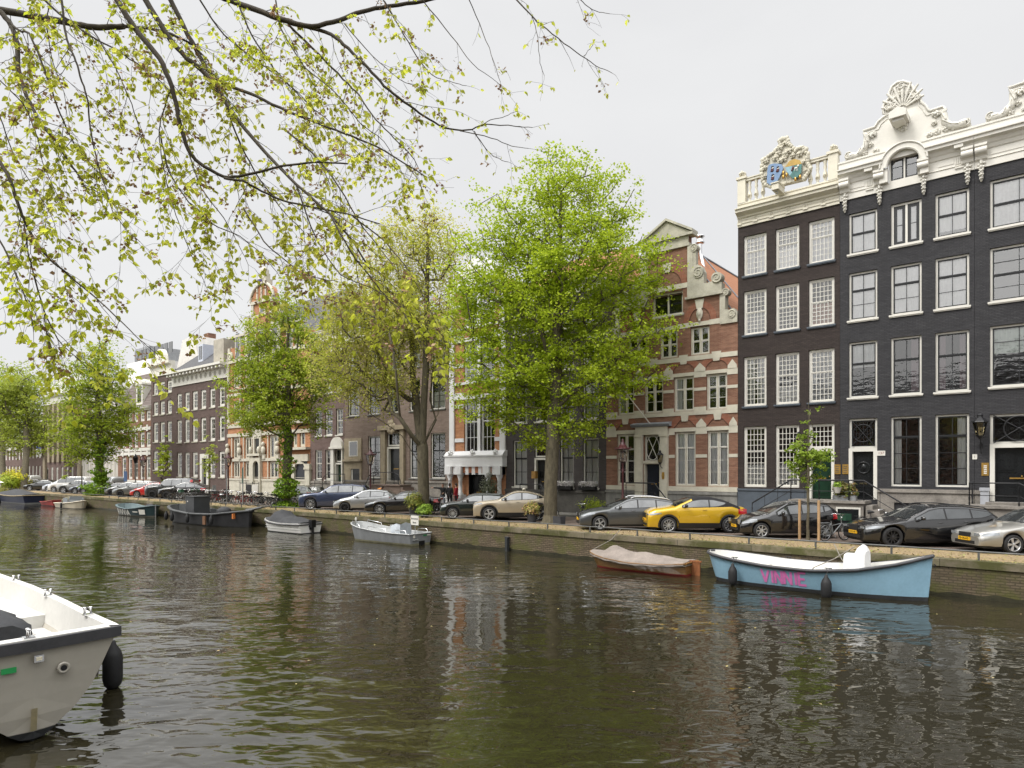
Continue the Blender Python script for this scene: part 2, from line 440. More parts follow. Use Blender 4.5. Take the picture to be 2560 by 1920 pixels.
wallwhite = M('white_wall_paint', (.66,.66,.67), .5, .05, 1.2)
trim = M('white_trim', (.68,.65,.57), .5, .1, 2.0)
def tile_mat(name, c1, c2):
    m, nt, out = nt_new(name); q = N(nt); pos = q.pos()
    sx = q.n('ShaderNodeSeparateXYZ', {0: pos})
    w = q.math('SINE', q.math('MULTIPLY', sx.outputs[1], 2*PI/.22))
    st = q.math('FRACT', q.math('MULTIPLY', sx.outputs[2], 1/.26))
    h = q.math('ADD', q.math('MULTIPLY', w, .5), q.math('MULTIPLY', st, -.9))
    col = q.mix(q.noise(5., 4, .7, pos), c1, c2)
    col = q.mix(q.ramp(st, [(.0, (.8,.8,.8)), (.12, (0,0,0))]), col, tuple(x*.35 for x in c1))
    p = q.n('ShaderNodeBsdfPrincipled', {'Base Color': col, 'Roughness': .75, 'Normal': q.bump(h, .9, .05)})
    nt.links.new(p.outputs[0], out.inputs[0]); return m
tile_o = tile_mat('orange_pantile', (.28,.105,.045), (.42,.18,.08))
tile_d = tile_mat('dark_slate_roof', (.055,.055,.06), (.09,.09,.095))
tile_b = tile_mat('brown_tile', (.10,.075,.065), (.14,.11,.10))
class House:
    def __init__(h, name, label, s0, s1, t=TF, cat='house', group='canal houses along the far bank'):
        h.s0, h.s1, h.t = s0, s1, t
        h.root = thing(name, label, cat, ((s0+s1)/2, t, ST), 0, group)
        h.open = []
    def part(h, b, name, mats, parent=None):
        return b.build(name, mats, parent or h.root, h.root.location)
    def wall(h, z0, z1, mat, depth=11., rev=.16, s0=None, s1=None, roofz=None, name='wall', body=True):
        s0 = h.s0 if s0 is None else s0; s1 = h.s1 if s1 is None else s1
        t = h.t; b = MB()
        op = [(max(a, s0+.02), min(c, s1-.02), max(lo, z0), min(hi, z1-.01)) for a, c, lo, hi in h.open if hi > z0 and lo < z1 and c > s0 and a < s1]
        xs = sorted({round(v, 4) for o in op for v in o[:2]} | {round(s0, 4), round(s1, 4)})
        zs = sorted({round(v, 4) for o in op for v in o[2:]} | {round(z0, 4), round(z1, 4)})
        for i in range(len(xs)-1):
            for j in range(len(zs)-1):
                mx, mz = (xs[i]+xs[i+1])/2, (zs[j]+zs[j+1])/2
                if any(o[0] < mx < o[1] and o[2] < mz < o[3] for o in op): continue
                b.quad((xs[i],t,zs[j]),(xs[i+1],t,zs[j]),(xs[i+1],t,zs[j+1]),(xs[i],t,zs[j+1]))
        for a, c, lo, hi in op:
            r = t+rev
            b.quad((a,t,lo),(a,t,hi),(a,r,hi),(a,r,lo)); b.quad((c,t,hi),(c,t,lo),(c,r,lo),(c,r,hi))
            b.quad((a,t,hi),(c,t,hi),(c,r,hi),(a,r,hi)); b.quad((c,t,lo),(a,t,lo),(a,r,lo),(c,r,lo))
        if body:
            e = t+depth; zt = roofz or z1
            b.quad((s0,t,z0),(s0,t,z1),(s0,e,zt),(s0,e,z0)); b.quad((s1,t,z1),(s1,t,z0),(s1,e,z0),(s1,e,zt))
            b.quad((s1,e,z0),(s0,e,z0),(s0,e,zt),(s1,e,zt)); b.quad((s0,t,z1),(s1,t,z1),(s1,e,zt),(s0,e,zt))
        h.part(b, name, mat)
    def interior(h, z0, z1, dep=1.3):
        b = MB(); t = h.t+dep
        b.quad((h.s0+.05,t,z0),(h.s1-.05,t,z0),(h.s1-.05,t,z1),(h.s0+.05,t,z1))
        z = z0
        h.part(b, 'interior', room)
    def window(h, a, c, lo, hi, fm=None, sm=None, nx=2, nt_=2, nb=2, split=.5, fw=.08, sw=.05, mw=.024, sill=None, sillout=.09, curtain=None, glass=None, rec=.11, t=None, reg=True, name='window', mull=False):
        fm = fm or white; sm = sm or fm; t = h.t if t is None else t
        if reg: h.open.append((a, c, lo, hi))
        f0, f1 = t+rec, t+rec+.10
        b = MB()
        b.box(a, a+fw, f0, f1, lo, hi, 0); b.box(c-fw, c, f0, f1, lo, hi, 0)
        b.box(a+fw, c-fw, f0, f1, hi-fw, hi, 0); b.box(a+fw, c-fw, f0, f1, lo, lo+fw*.9, 0)
        ia, ic, il, ih = a+fw, c-fw, lo+fw*.9, hi-fw
        zm = il+(ih-il)*split
        if mull:
            xm = (ia+ic)/2; b.box(xm-fw*.45, xm+fw*.45, f0+.003, f1-.003, il, ih, 0)
        cells = [(ia, (ia+ic)/2-fw*.45), ((ia+ic)/2+fw*.45, ic)] if mull else [(ia, ic)]
        for (p, r_) in cells:
            for k, (u, w, n, y0) in enumerate(((il, zm-.012, nb, f0+.045), (zm-.012, ih, nt_, f0+.022))):
                if w-u < .05: continue
                y1 = y0+.04
                b.box(p, p+sw, y0, y1, u, w, 1); b.box(r_-sw, r_, y0, y1, u, w, 1)
                b.box(p+sw, r_-sw, y0, y1, u, u+sw, 1); b.box(p+sw, r_-sw, y0, y1, w-sw, w, 1)
                for i in range(1, nx):
                    x = p+sw+(r_-p-2*sw)*i/nx; b.box(x-mw/2, x+mw/2, y0+.006, y1-.006, u+sw, w-sw, 1)
                for j in range(1, n):
                    z = u+sw+(w-u-2*sw)*j/n; b.box(p+sw, r_-sw, y0+.009, y1-.009, z-mw/2, z+mw/2, 1)
        o = h.part(b, name, [fm, sm])
        p = MB(); y = f0+.062
        p.quad((ia,y,il),(ic,y,il),(ic,y,ih),(ia,y,ih)); h.part(p, 'pane', glass or pane_g, o)
        if sill:
            p = MB(); p.box(a-.07, c+.07, t-sillout, t+rec, lo-.075, lo, 0); p.box(a-.05, c+.05, t-sillout*.6, t+rec-.01, lo-.12, lo-.075, 0); h.part(p, 'sill', sill, o)
        if curtain: h.curtain(o, ia, ic, il, ih, t+rec+.14, *curtain)
        return o
    def curtain(h, o, a, c, lo, hi, y, mat, kind='full'):
        p = MB(); H = hi-lo; w = c-a
        pieces = {'full': [(a, c, lo, hi)], 'half': [(a, c, lo, lo+H*.36)], 'top': [(a, c, lo+H*.55, hi)], 'low': [(a, c, lo, lo+H*.52)],
                  'sides': [(a, a+w*.26, lo, hi), (c-w*.26, c, lo, hi)], 'left': [(a, a+w*.3, lo, hi)], 'right': [(c-w*.34, c, lo, hi)],
                  'most': [(a, c, lo+H*.12, hi)], 'wide': [(a, a+w*.42, lo, hi), (c-w*.42, c, lo, hi)]}[kind]
        for (u, v, l, k) in pieces:
            n = max(8, int((v-u)/.035)); ph = rnd.random()*6
            top = []; bot = []
            for i in range(n+1):
                x = u+(v-u)*i/n; d = .028*sin(i*1.25+ph)+.012*sin(i*.5+ph*2)
                top.append((x, y+d*.7, k)); bot.append((x, y+d, l))
            p.loft([bot, top], 0, True)
        h.part(p, 'curtain', mat, o)
    def door(h, a, c, lo, hi, mat=None, frame=None, fw=.13, rec=.2, dbl=False, panels=2, knob=True, name='door', reg=True):
        mat = mat or darkwood; frame = frame or white; t = h.t
        if reg: h.open.append((a, c, lo, hi))
        if fw:
            b = MB(); b.box(a, a+fw, t-.02, t+rec+.06, lo, hi); b.box(c-fw, c, t-.02, t+rec+.06, lo, hi); b.box(a+fw, c-fw, t-.018, t+rec+.06, hi-fw, hi)
            h.part(b, 'door_frame', frame)
        b = MB(); a2, c2, h2 = a+fw, c-fw, hi-fw; y = t+rec
        b.box(a2, c2, y, y+.06, lo, h2)
        leaves = [(a2, (a2+c2)/2-.012), ((a2+c2)/2+.012, c2)] if dbl else [(a2, c2)]
        for (u, v) in leaves:
            w = v-u; H = h2-lo
            for k in range(panels):
                z0 = lo+H*(.08+.92*k/panels); z1 = lo+H*(.92*(k+1)/panels)
                b.box(u+w*.13, v-w*.13, y-.022, y-.001, z0, z1); b.box(u+w*.2, v-w*.2, y-.045, y-.023, z0+.09, z1-.09)
            if dbl: b.box(u+.01, v-.01, y-.012, y-.0005, lo+.02, lo+.12)
        o = h.part(b, name, mat)
        if knob:
            k = MB(); k.ball((c2-.12 if not dbl else (a2+c2)/2+.09, y-.06, lo+(h2-lo)*.47), .035, 8); k.box(a2+(c2-a2)*.3, a2+(c2-a2)*.7, y-.055, y-.03, lo+(h2-lo)*.42, lo+(h2-lo)*.42+.06)
            h.part(k, 'handle', brass, o)
        return o
    def cornice(h, prof, mat, name='cornice', s0=None, s1=None):
        """prof: list of (projection towards the street, z)"""
        b = MB(); b.prism_x([(h.t-p, z) for p, z in prof], h.s0 if s0 is None else s0, h.s1 if s1 is None else s1)
        return h.part(b, name, mat)
def rail_run(b, pts, zb, n_every=.55, rad=.03, balus=True):
    """iron handrail through pts (top line), second rail lower, turned balusters down to zb (value or list)"""
    b.tube(pts, rad, 6); low = [(p[0], p[1], p[2]-.52) for p in pts]; b.tube(low, .016, 5)
    for i in range(len(pts)-1):
        A, B_ = Vector(pts[i]), Vector(pts[i+1]); L = (B_-A).length; n = max(1, round(L/n_every))
        for k in range(n+1):
            P = A.lerp(B_, k/n); z0 = P.z-.92
            if k in (0, n):
                b.lathe([(.03,z0),(.035,z0+.1),(.02,z0+.14),(.038,z0+.3),(.022,z0+.36),(.022,z0+.6),(.036,z0+.66),(.02,z0+.72),(.022,P.z)], (P.x,P.y,0), 8)
            elif balus: b.tube([(P.x,P.y,z0),(P.x,P.y,P.z)], .012, 5)
def blob_relief(b, c, r, y, n=5, m=0, seed=0):
    """carved foliage: a few leaf-like lumps"""
    q = random.Random(seed)
    for i in range(n):
        a = 2*PI*i/n + q.random()*.6
        b.ball((c[0]+r*.5*cos(a), y-.02*q.random(), c[1]+r*.5*sin(a)), (r*(.3+.15*q.random()), .07, r*(.3+.15*q.random())), 7, m)
    b.ball((c[0], y-.05, c[1]), (r*.35,.09,r*.35), 8, m)
def scroll(b, c, r, y0, y1, turns=1.6, a0=0, dirn=1, th=.05, m=0):
    """volute: a flat disc with a spiral bead"""
    b.lathe([(r, y0), (r, y1)], (c[0], 0, c[1]), 20, m, 'y', False)
    pts = []
    for i in range(28):
        k = i/27; a = a0+dirn*2*PI*turns*k; q = r*(1-.85*k)
        pts.append((c[0]+q*cos(a), y0-.01, c[1]+q*sin(a)))
    b.tube(pts, [th*(1-.4*i/27) for i in range(28)], 5, m)
# ================================================================ brown house with balustrade and crest
Z1 = lambda x, y: (1800+x/2.7645, 160+y/2.7645)     # photo crops used for measuring
Z2 = lambda x, y: (1800+x/2.7645, 700+y/2.7645)
Z5 = lambda x, y: (1800+x/6.144, 330+y/6.144)
def wz(p, t=TF): v = W(p[0], p[1], t); return (v.x, v.z)
h = House('brown_canal_house', 'narrow dark brown brick house with small white panes and a painted crest on its balustrade', fs(1845), fs(2100)-.01)
cols = [(fs(1859), fs(1916)), (fs(1938.5), fs(1998)), (fs(2021.5), fs(2086))]
rows = [(fz(1859,692), fz(1859,592)), (fz(1859,839.5), fz(1859,729.7)), (fz(1859,1017), fz(1859,893.5)), (fz(1859,1217), fz(1859,1067))]
cur = {(0,0): (curt_l,'wide'), (0,1): (curt_w,'low'), (0,2): (curt_l,'full'), (1,0): (curt_l,'low'), (1,2): (curt_t,'low'),
       (2,0): (curt_l,'wide'), (2,2): (curt_l,'full'), (2,1): (curt_w,'half'), (3,0): (curt_w,'half'), (3,1): (curt_w,'half')}
for i, (lo, hi) in enumerate(rows):
    for j, (a, c) in enumerate(cols):
        if i == 3 and j == 2: continue
        nb = [4, 5, 5, 6][i]
        h.window(a, c, lo, hi, white, white, 5 if j else 5, [3,4,4,4][i], nb, [.62,.52,.58,.6][i], .10, .045, .028, bluegrey if i < 3 else None, curtain=cur.get((i,j)), glass=pane_up if i == 0 else None)
a, c = cols[2]; zt = rows[3][1]; ztr = fz(2026, 1122); zd = fz(2090, 1248)
h.window(a, c, ztr, zt, white, white, 5, 4, 4, 0.0, .10, .045, .028)
h.door(a, c, zd, ztr, green_door, white, .14, .22, False, 3)
h.wall(ST+.10, fz(1842, 571), bk_brown, roofz=14)
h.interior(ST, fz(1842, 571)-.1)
zs = fz(1850, 1221)
b = MB(); b.prism_x([(TF-.06, ST+.1),(TF-.06,zs-.12),(TF-.11,zs-.10),(TF-.11,zs),(TF-.002,zs),(TF-.002,ST+.1)], h.s0, cols[2][0]-.05)
h.part(b, 'plinth', bluegrey)
for (a, c) in cols[:2]:
    h.window(a+.05, c-.05, ST+.35, fz(1860, 1256), white, white, 4, 1, 2, .5, .07, .04, .025, t=TF-.16, reg=False, name='basement_window')
zc0, zc1 = fz(1842, 571), 17.87
T = TF
h.cornice([(.002,zc0),(.07,zc0),(.07,zc0+.12),(.11,zc0+.16),(.11,zc0+.22),(.05,zc0+.24),(.05,zc1-.45),(.12,zc1-.42),(.14,zc1-.34),(.30,zc1-.26),(.42,zc1-.2),(.42,zc1-.08),(.5,zc1-.05),(.5,zc1),(-.3,zc1+.05),(-.3,zc0)], cream)
b = MB(); n = 6; W_ = (h.s1-h.s0)/n
for i in range(n):
    x0 = h.s0+W_*i
    b.box(x0+.22, x0+W_-.02, T-.072, T-.05, zc0+.32, zc1-.52)
    for k in range(3): b.box(x0+.02+.06*k, x0+.05+.06*k, T-.10, T-.05, zc0+.24, zc1-.46)
    b.box(x0+.0, x0+.22, T-.13, T-.08, zc0+.10, zc0+.155)
h.part(b, 'frieze_panels', cream)
zb = zc1+.05; zr = fz(1845, 449, T-.1)
b = MB(); b.box(h.s0+.02, h.s1-.02, T-.12, T+.25, zb, zb+.28); b.box(h.s0+.02, h.s1-.02, T-.16, T-.05, zb+.24, zb+.30)
h.part(b, 'balustrade_base', cream)
zL = zb+.28; zT = zr-.08
def piers(x0, x1):
    b = MB(); b.box(x0, x1, T-.16, T+.24, zL, zT+.02); b.box(x0-.06, x1+.06, T-.22, T+.30, zT+.02, zT+.14)
    b.lathe([(.05,zT+.14),(.12,zT+.2),(.2,zT+.32),(.17,zT+.42),(.08,zT+.46)], ((x0+x1)/2, T+.04, 0), 10)
    blob_relief(b, ((x0+x1)/2, zT+.34), .17, T-.10, 5, 0, int(x0*10))
    h.part(b, 'pier', cream)
piers(h.s0+.03, h.s0+.45); piers(h.s1-.50, h.s1-.06)
crx0, crx1 = wz(Z5(655, 600), T-.1)[0], wz(Z5(1370, 600), T-.1)[0]
for (u, v) in ((h.s0+.45, crx0+.15), (crx1-.15, h.s1-.50)):
    b = MB(); b.box(u, v, T-.10, T+.16, zT-.12, zT+.07); b.box(u, v, T-.14, T+.2, zT+.0, zT+.05); h.part(b, 'top_rail', cream)
    n = 3
    for i in range(n):
        x = u+(v-u)*(i+.5)/n; H = zT-.12-zL
        b = MB(); b.lathe([(.09,zL),(.09,zL+H*.08),(.05,zL+H*.12),(.12,zL+H*.3),(.10,zL+H*.42),(.05,zL+H*.56),(.09,zL+H*.7),(.06,zL+H*.8),(.09,zL+H*.9),(.09,zL+H)], (x, T+.03, 0), 10)
        blob_relief(b, (x, zL+H*.3), .09, T-.07, 4, 0, i); h.part(b, 'baluster', cream)
# painted crest in carved scrollwork
tc = T-.22
ol = [(640,650),(650,520),(660,430),(740,375),(820,320),(880,260),(930,200),(910,140),(960,110),(1030,95),(1050,180),(1100,220),(1160,290),(1200,250),(1260,235),(1320,270),(1285,300),(1355,340),(1340,400),(1350,500),(1385,560),(1340,640),(1290,720),(1000,790),(850,835),(780,835),(700,815),(650,740)]
crest_carve = M('carved_stone', (.52,.49,.40), .7, .25, 5., bump=.5, bscale=9)
b = MB(); pts = [wz(Z5(*p), tc) for p in ol]; b.prism(pts, tc, T+.12)
qr = random.Random(5)
for i, p in enumerate(pts):
    n_ = pts[(i+1) % len(pts)]
    for k in (.0, .5):
        x, z = p[0]+(n_[0]-p[0])*k, p[1]+(n_[1]-p[1])*k
        b.ball((x, tc-.01, z), (.09+.06*qr.random(), .10, .09+.06*qr.random()), 7)
for (x, y, r) in ((930,250,.15),(1020,330,.2),(900,330,.16),(860,400,.18),(980,420,.18),(1060,300,.16),(1230,340,.16),(1120,370,.14),(720,450,.15),(690,560,.13),(1310,460,.14),(1320,600,.13),(690,690,.13),(930,450,.15),(1000,180,.14)):
    x, z = wz(Z5(x, y), tc); blob_relief(b, (x, z), r*1.25, tc-.03, 5, 0, int(x*100)); scroll(b, (x, z), r*.5, tc-.09, tc, 1.3, qr.random()*6, 1, .02)
cr = h.part(b, 'crest', crest_carve)
sh_blue = M('shield_blue', (.16,.25,.40), .5, .12, 4.); sh_gold = M('shield_gold', (.42,.27,.06), .45, .2, 5.); sh_teal = M('shield_teal', (.06,.17,.16), .5, .3, 6.); sh_sea = M('shield_sea', (.22,.36,.42), .5, .2, 6.); sh_dark = M('shield_figure', (.07,.012,.014), .5, .3, 8.)
def shield(pts_, mat, y, parent):
    b = MB(); b.prism([wz(Z5(*p), tc) for p in pts_], y-.04, y); return h.part(b, 'shield', mat, parent)
s1_ = shield([(780,510),(860,495),(960,510),(985,560),(960,640),(900,760),(790,828),(732,790),(740,620),(750,540)], sh_blue, tc-.10, cr)
b = MB()
for (x, y) in ((815,580),(900,585),(822,705)):
    for (dx, dy, rx, rz, m) in ((0,15,.075,.10,0),(4,-28,.07,.06,2),(10,-8,.075,.035,1),(0,32,.09,.05,0)):
        p = wz(Z5(x+dx, y+dy), tc); b.ball((p[0], tc-.15, p[1]), (rx,.035,rz), 8, m)
h.part(b, 'head_figures', [sh_dark, white, black], cr)
shield([(1012,556),(1080,460),(1160,430),(1240,450),(1268,505)], sh_gold, tc-.11, cr)
shield([(1012,558),(1150,532),(1120,640),(1085,685),(1040,625)], sh_sea, tc-.11, cr)
shield([(1152,531),(1268,507),(1260,640),(1200,712),(1130,730),(1087,686),(1122,640)], sh_teal, tc-.11, cr)
b = MB()
for (x, y, rx, rz, m) in ((1180,570,.10,.05,0),(1215,535,.05,.06,0),(1165,600,.02,.08,0),(1200,600,.02,.08,0),(1140,565,.07,.08,1),(1120,600,.05,.07,1)):
    p = wz(Z5(x, y), tc); b.ball((p[0], tc-.16, p[1]), (rx,.03,rz), 8, m)
h.part(b, 'rider_figure', [white, sh_dark], cr)
b = MB()
for (x, y) in ((985,640),(985,700),(1035,670),(1170,735),(1240,700)):
    p = wz(Z5(x, y), tc); b.ball((p[0], tc-.12, p[1]), (.07,.05,.12), 7)
h.part(b, 'gilt_ornament', brass, cr)
p = wz(Z5(900, 890), T-.6)
b = MB(); b.box(p[0]-.17, p[0]+.17, T-1.15, T-.2, p[1]-.14, p[1]+.16); b.box(p[0]-.2, p[0]+.2, T-1.2, T-.2, p[1]+.16, p[1]+.21)
hb = h.part(b, 'hoist_beam', cream); b = MB(); b.ring((p[0], T-.95, p[1]-.27), .08, .016, 'y', 10, 5, 0, -2.2, 2.6); b.tube([(p[0],T-.95,p[1]-.19),(p[0],T-.95,p[1]-.14)], .014, 5); h.part(b, 'hook', galv, hb)
# wall lamp by the green door
def wall_lamp(h, x, y, z, size=1., side=-1):
    b = MB(); s_ = size; t = h.t
    b.lathe([(.11*s_,z-.3*s_),(.19*s_,z+.12*s_)], (x, t-.55, 0), 6, 1, 'z', False)
    for k in range(6):
        a = 2*PI*k/6; b.tube([(x+.112*s_*cos(a), t-.55+.112*s_*sin(a), z-.3*s_),(x+.194*s_*cos(a), t-.55+.194*s_*sin(a), z+.12*s_)], .010, 4, 0)
    b.lathe([(.235*s_,z+.12*s_),(.22*s_,z+.15*s_),(.08*s_,z+.27*s_),(.07*s_,z+.33*s_),(.1*s_,z+.34*s_),(.03*s_,z+.4*s_)], (x, t-.55, 0), 6, 0, 'z', False)
    b.lathe([(.03,z-.42*s_),(.12*s_,z-.3*s_)], (x, t-.55, 0), 6, 0)
    b.tube([(x,t-.55,z-.40*s_),(x+.03,t-.5,z-.55*s_),(x,t-.25,z-.62*s_),(x,t,z-.5*s_)], .022, 6, 0)
    b.tube([(x,t-.2,z-.62*s_),(x,t-.12,z-.8*s_),(x,t,z-.85*s_)], .016, 5, 0); b.lathe([(.09,-.03),(.09,0)], (x, t, z-.62*s_), 10, 0, 'y')
    b.ball((x, t-.55, z-.1*s_), (.04,.04,.09), 8, 2)
    return h.part(b, 'wall_lantern', [blackiron, lamp_glass, frost])
lamp_glass = glass_mat('lamp_glass', (.75,.68,.5), .12); frost = M('frosted_bulb', (.75,.7,.55), .4, .05, 5.)
wall_lamp(h, fs(1997, TF-.55), 0, fz(1997, 1098, TF-.55), .95)
# ================================================================ black house with scrolled gable
hb_ = House('black_canal_house', 'black painted brick house with a white scrolled shell gable and house number 137', fs(2100), fs(2437)-.01)
h = hb_
cols = [(fs(2122), fs(2193)), (fs(2227), fs(2304)), (fs(2338), fs(2423))]
rows = [(fz(2122,637.5), fz(2122,536)), (fz(2122,803), fz(2122,684.5)), (fz(2122,995), fz(2122,857)), (fz(2230,1215.5), fz(2230,1042))]
cur = {(0,0): (curt_g,'full'), (0,1): (curt_g,'full'), (0,2): (curt_w,'most'), (1,0): (curt_g,'full'), (1,1): (curt_g,'full'), (1,2): (curt_g,'full'),
       (2,0): (curt_g,'top'), (2,1): (curt_p,'right'), (2,2): (curt_p,'sides'), (3,1): (curt_w,'left'), (3,2): (curt_w,'right')}
for i, (lo, hi) in enumerate(rows):
    for j, (a, c) in enumerate(cols):
        if i == 3 and j == 0: continue
        nb = [1, 2, 2, 3][i]; kw = dict(nx=2)
        if i == 0 and j == 1:
            h.window(a, c, lo, hi, white, sash_dark, 1, 1, 2, 1.0, .10, .13, .03, white, glass=pane_up, curtain=cur[(i,j)], mull=True)
            continue
        h.window(a, c, lo, hi, white, sash_dark, 2, 1 if i else 1, nb, [.5,.64,.62,.72][i], .085, .055, .026, white if i < 3 else None, glass=pane_up if i < 2 else pane_g, curtain=cur.get((i,j)))
a, c = cols[0]; zt = fz(2125, 1047); ztr = fz(2125, 1121); zd = fz(2160, 1248)
w_ = h.window(a, c, ztr, zt, white, sash_dark, 6, 6, 6, 0., .10, .05, .018)
b = MB(); cx, cz = (a+c)/2, (zt+ztr)/2
b.ring((cx, TF+.04, cz), .42, .022, 'y', 24, 5)
for s_ in (-1, 1): b.tube([(a+.12, TF+.04, cz-s_*.62), (c-.12, TF+.04, cz+s_*.62)], .02, 5)
h.part(b, 'iron_grille', blackiron, w_)
dd = h.door(a, c, zd, ztr, darkwood, white, .16, .22, False, 1, False)
b = MB(); zc = zd+(ztr-.16-zd)*.66; b.ring((cx, TF+.17, zc), .27, .035, 'y', 20, 6); b.ball((cx, TF+.18, zc), (.12,.05,.18), 10)
b.box(cx-.33, cx+.33, TF+.165, TF+.2, zd+.55, zd+.62); h.part(b, 'carved_boss', darkwood, dd)
b = MB(); b.box(cx-.17, cx+.17, TF+.14, TF+.165, zd+.72, zd+.79); h.part(b, 'letter_slot', chrome, dd)
h.wall(ST+.1, fz(2112, 502), bk_black, roofz=14)
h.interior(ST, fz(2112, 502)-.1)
def number(h, txt, x, z, sz, matp, matt, w=.3, hh=.2):
    b = MB(); b.box(x-w/2, x+w/2, h.t-.025, h.t-.002, z-hh/2, z+hh/2); o = h.part(b, 'number_plate', matp)
    v, f = text_mb(txt, sz); b = MB(); b.add([(x+p[0], h.t-.029, z+p[2]) for p in v], f); h.part(b, 'lettering', matt, o)
number(h, '137', fs(2203), fz(2203, 1133), .17, white, M('dark_red_paint', (.2,.03,.03)), .34, .23)
# base course: sandstone plinth
def base_course(h, s0, s1, zt, mat, gaps=(), name='plinth'):
    b = MB(); t = h.t
    xs_ = [s0]+[v for g in gaps for v in g[:2]]+[s1]
    zg = gaps[0][2] if gaps else zt
    if gaps: zlo = zg
    else: zlo = ST+.1
    b.box(s0, s1, t-.09, t-.002, zlo, zt-.16); b.box(s0, s1, t-.16, t-.001, zt-.16, zt-.03); b.box(s0, s1, t-.12, t, zt-.03, zt)
    if gaps:
        for i in range(0, len(xs_), 2): b.box(xs_[i], xs_[i+1], t-.088, t-.0015, ST+.1, zg)
    return h.part(b, name, mat)
bst = M('weathered_sandstone', (.235,.215,.19), .8, .3, 1.6, bump=.35, tint=(.10,.09,.08))
zs = fz(2230, 1222)
g1 = (fs(2236), fs(2302), fz(2236, 1256)); g2 = (fs(2346), fs(2424), fz(2236, 1256))
base_course(h, cols[0][1]+.03, h.s1, zs, bst, (g1, g2))
for g in (g1, g2): h.window(g[0], g[1], ST+.12, g[2]-.03, white, sash_dark, 2, 1, 1, 0., .07, .05, .02, t=TF-.09, reg=False, name='basement_window')
# white frieze and cornice
zc0, zc1 = fz(2112, 502), 18.44
prof = [(.002,zc0),(.06,zc0),(.06,zc0+.28),(.10,zc0+.31),(.05,zc0+.36),(.05,zc1-.62),(.10,zc1-.58),(.14,zc1-.44),(.20,zc1-.38),(.26,zc1-.26),(.46,zc1-.20),(.46,zc1-.09),(.54,zc1-.05),(.54,zc1),(-.3,zc1+.02),(-.3,zc0)]
xa0, xa1 = fs(2222), fs(2302)          # round-headed opening in the frieze
hw = white
h.cornice(prof, white, s0=h.s0, s1=xa0-.22); h.cornice(prof, white, s0=xa1+.22, s1=h.s1)
def frieze_bits(h, x0, x1, n):
    b = MB(); w = (x1-x0)/n
    for i in range(n):
        a = x0+w*i
        b.box(a+.06, a+w*.62, TF-.075, TF-.05, zc0+.46, zc1-.70)
        for k in range(4): b.box(a+w*.68+.07*k, a+w*.68+.07*k+.04, TF-.09, TF-.05, zc0+.40, zc1-.66)
        b.box(a+w*.66, a+w*.66+.34, TF-.42, TF-.27, zc1-.36, zc1-.21); b.box(a+w*.66, a+w*.66+.32, TF-.12, TF-.06, zc0+.2, zc0+.26)
    h.part(b, 'frieze_panels', white)
frieze_bits(h, h.s0+.35, xa0-.55, 1); frieze_bits(h, xa1+.6, h.s1-.35, 1)
def corbel(h, x, zt, zb, w=.22):
    b = MB(); t = TF
    b.prism_x([(t-.05,zt),(t-.42,zt),(t-.42,zt-.1),(t-.36,zt-.14),(t-.38,zt-.32),(t-.2,zt-.48),(t-.16,zt-.6),(t-.05,zt-.62)], x-w, x+w)
    b.lathe([(.15,-w*.95),(.15,w*.95)], (x, t-.29, zt-.27), 12, 0, 'x')
    H = zt-.62-zb; b.box(x-.07, x+.07, t-.085, t-.04, zb+.05, zt-.5)
    for k in range(5): blob_relief(b, (x, zb+.06+(H-.05)*k/5), .09+.025*k, t-.10, 4, 0, k)
    b.ball((x, t-.08, zb), (.05,.05,.08), 7)
    h.part(b, 'corbel', white)
for (px, py) in ((Z1(835,0)[0], 0), (Z1(1105,0)[0], 0), (Z1(1410,0)[0], 0), (Z1(1730,0)[0], 0)):
    x = min(max(fs(px), h.s0+.24), h.s1-.24); corbel(h, x, zc1-.42, zc0-.55)
# gable
tg = TF-.10
gl = [(866,668),(866,630),(885,612),(912,618),(925,640),(960,630),(1000,592),(1022,545),(1032,498),(1000,480),(988,463),(1070,436),(1092,398),(1130,366),(1168,346),(1130,345),(1126,300),(1140,268),(1168,240),(1172,196),(1190,155),(1225,128),(1266,120),(1310,132),(1332,160),(1338,184),(1368,196),(1386,226),(1390,262),(1420,285),(1440,318),(1450,326),(1540,294),(1563,316),(1552,336),(1540,352),(1552,396),(1580,428),(1625,440),(1655,416),(1665,388),(1700,386),(1735,405),(1735,432)]
gp = [wz(Z1(*p), tg) for p in gl]
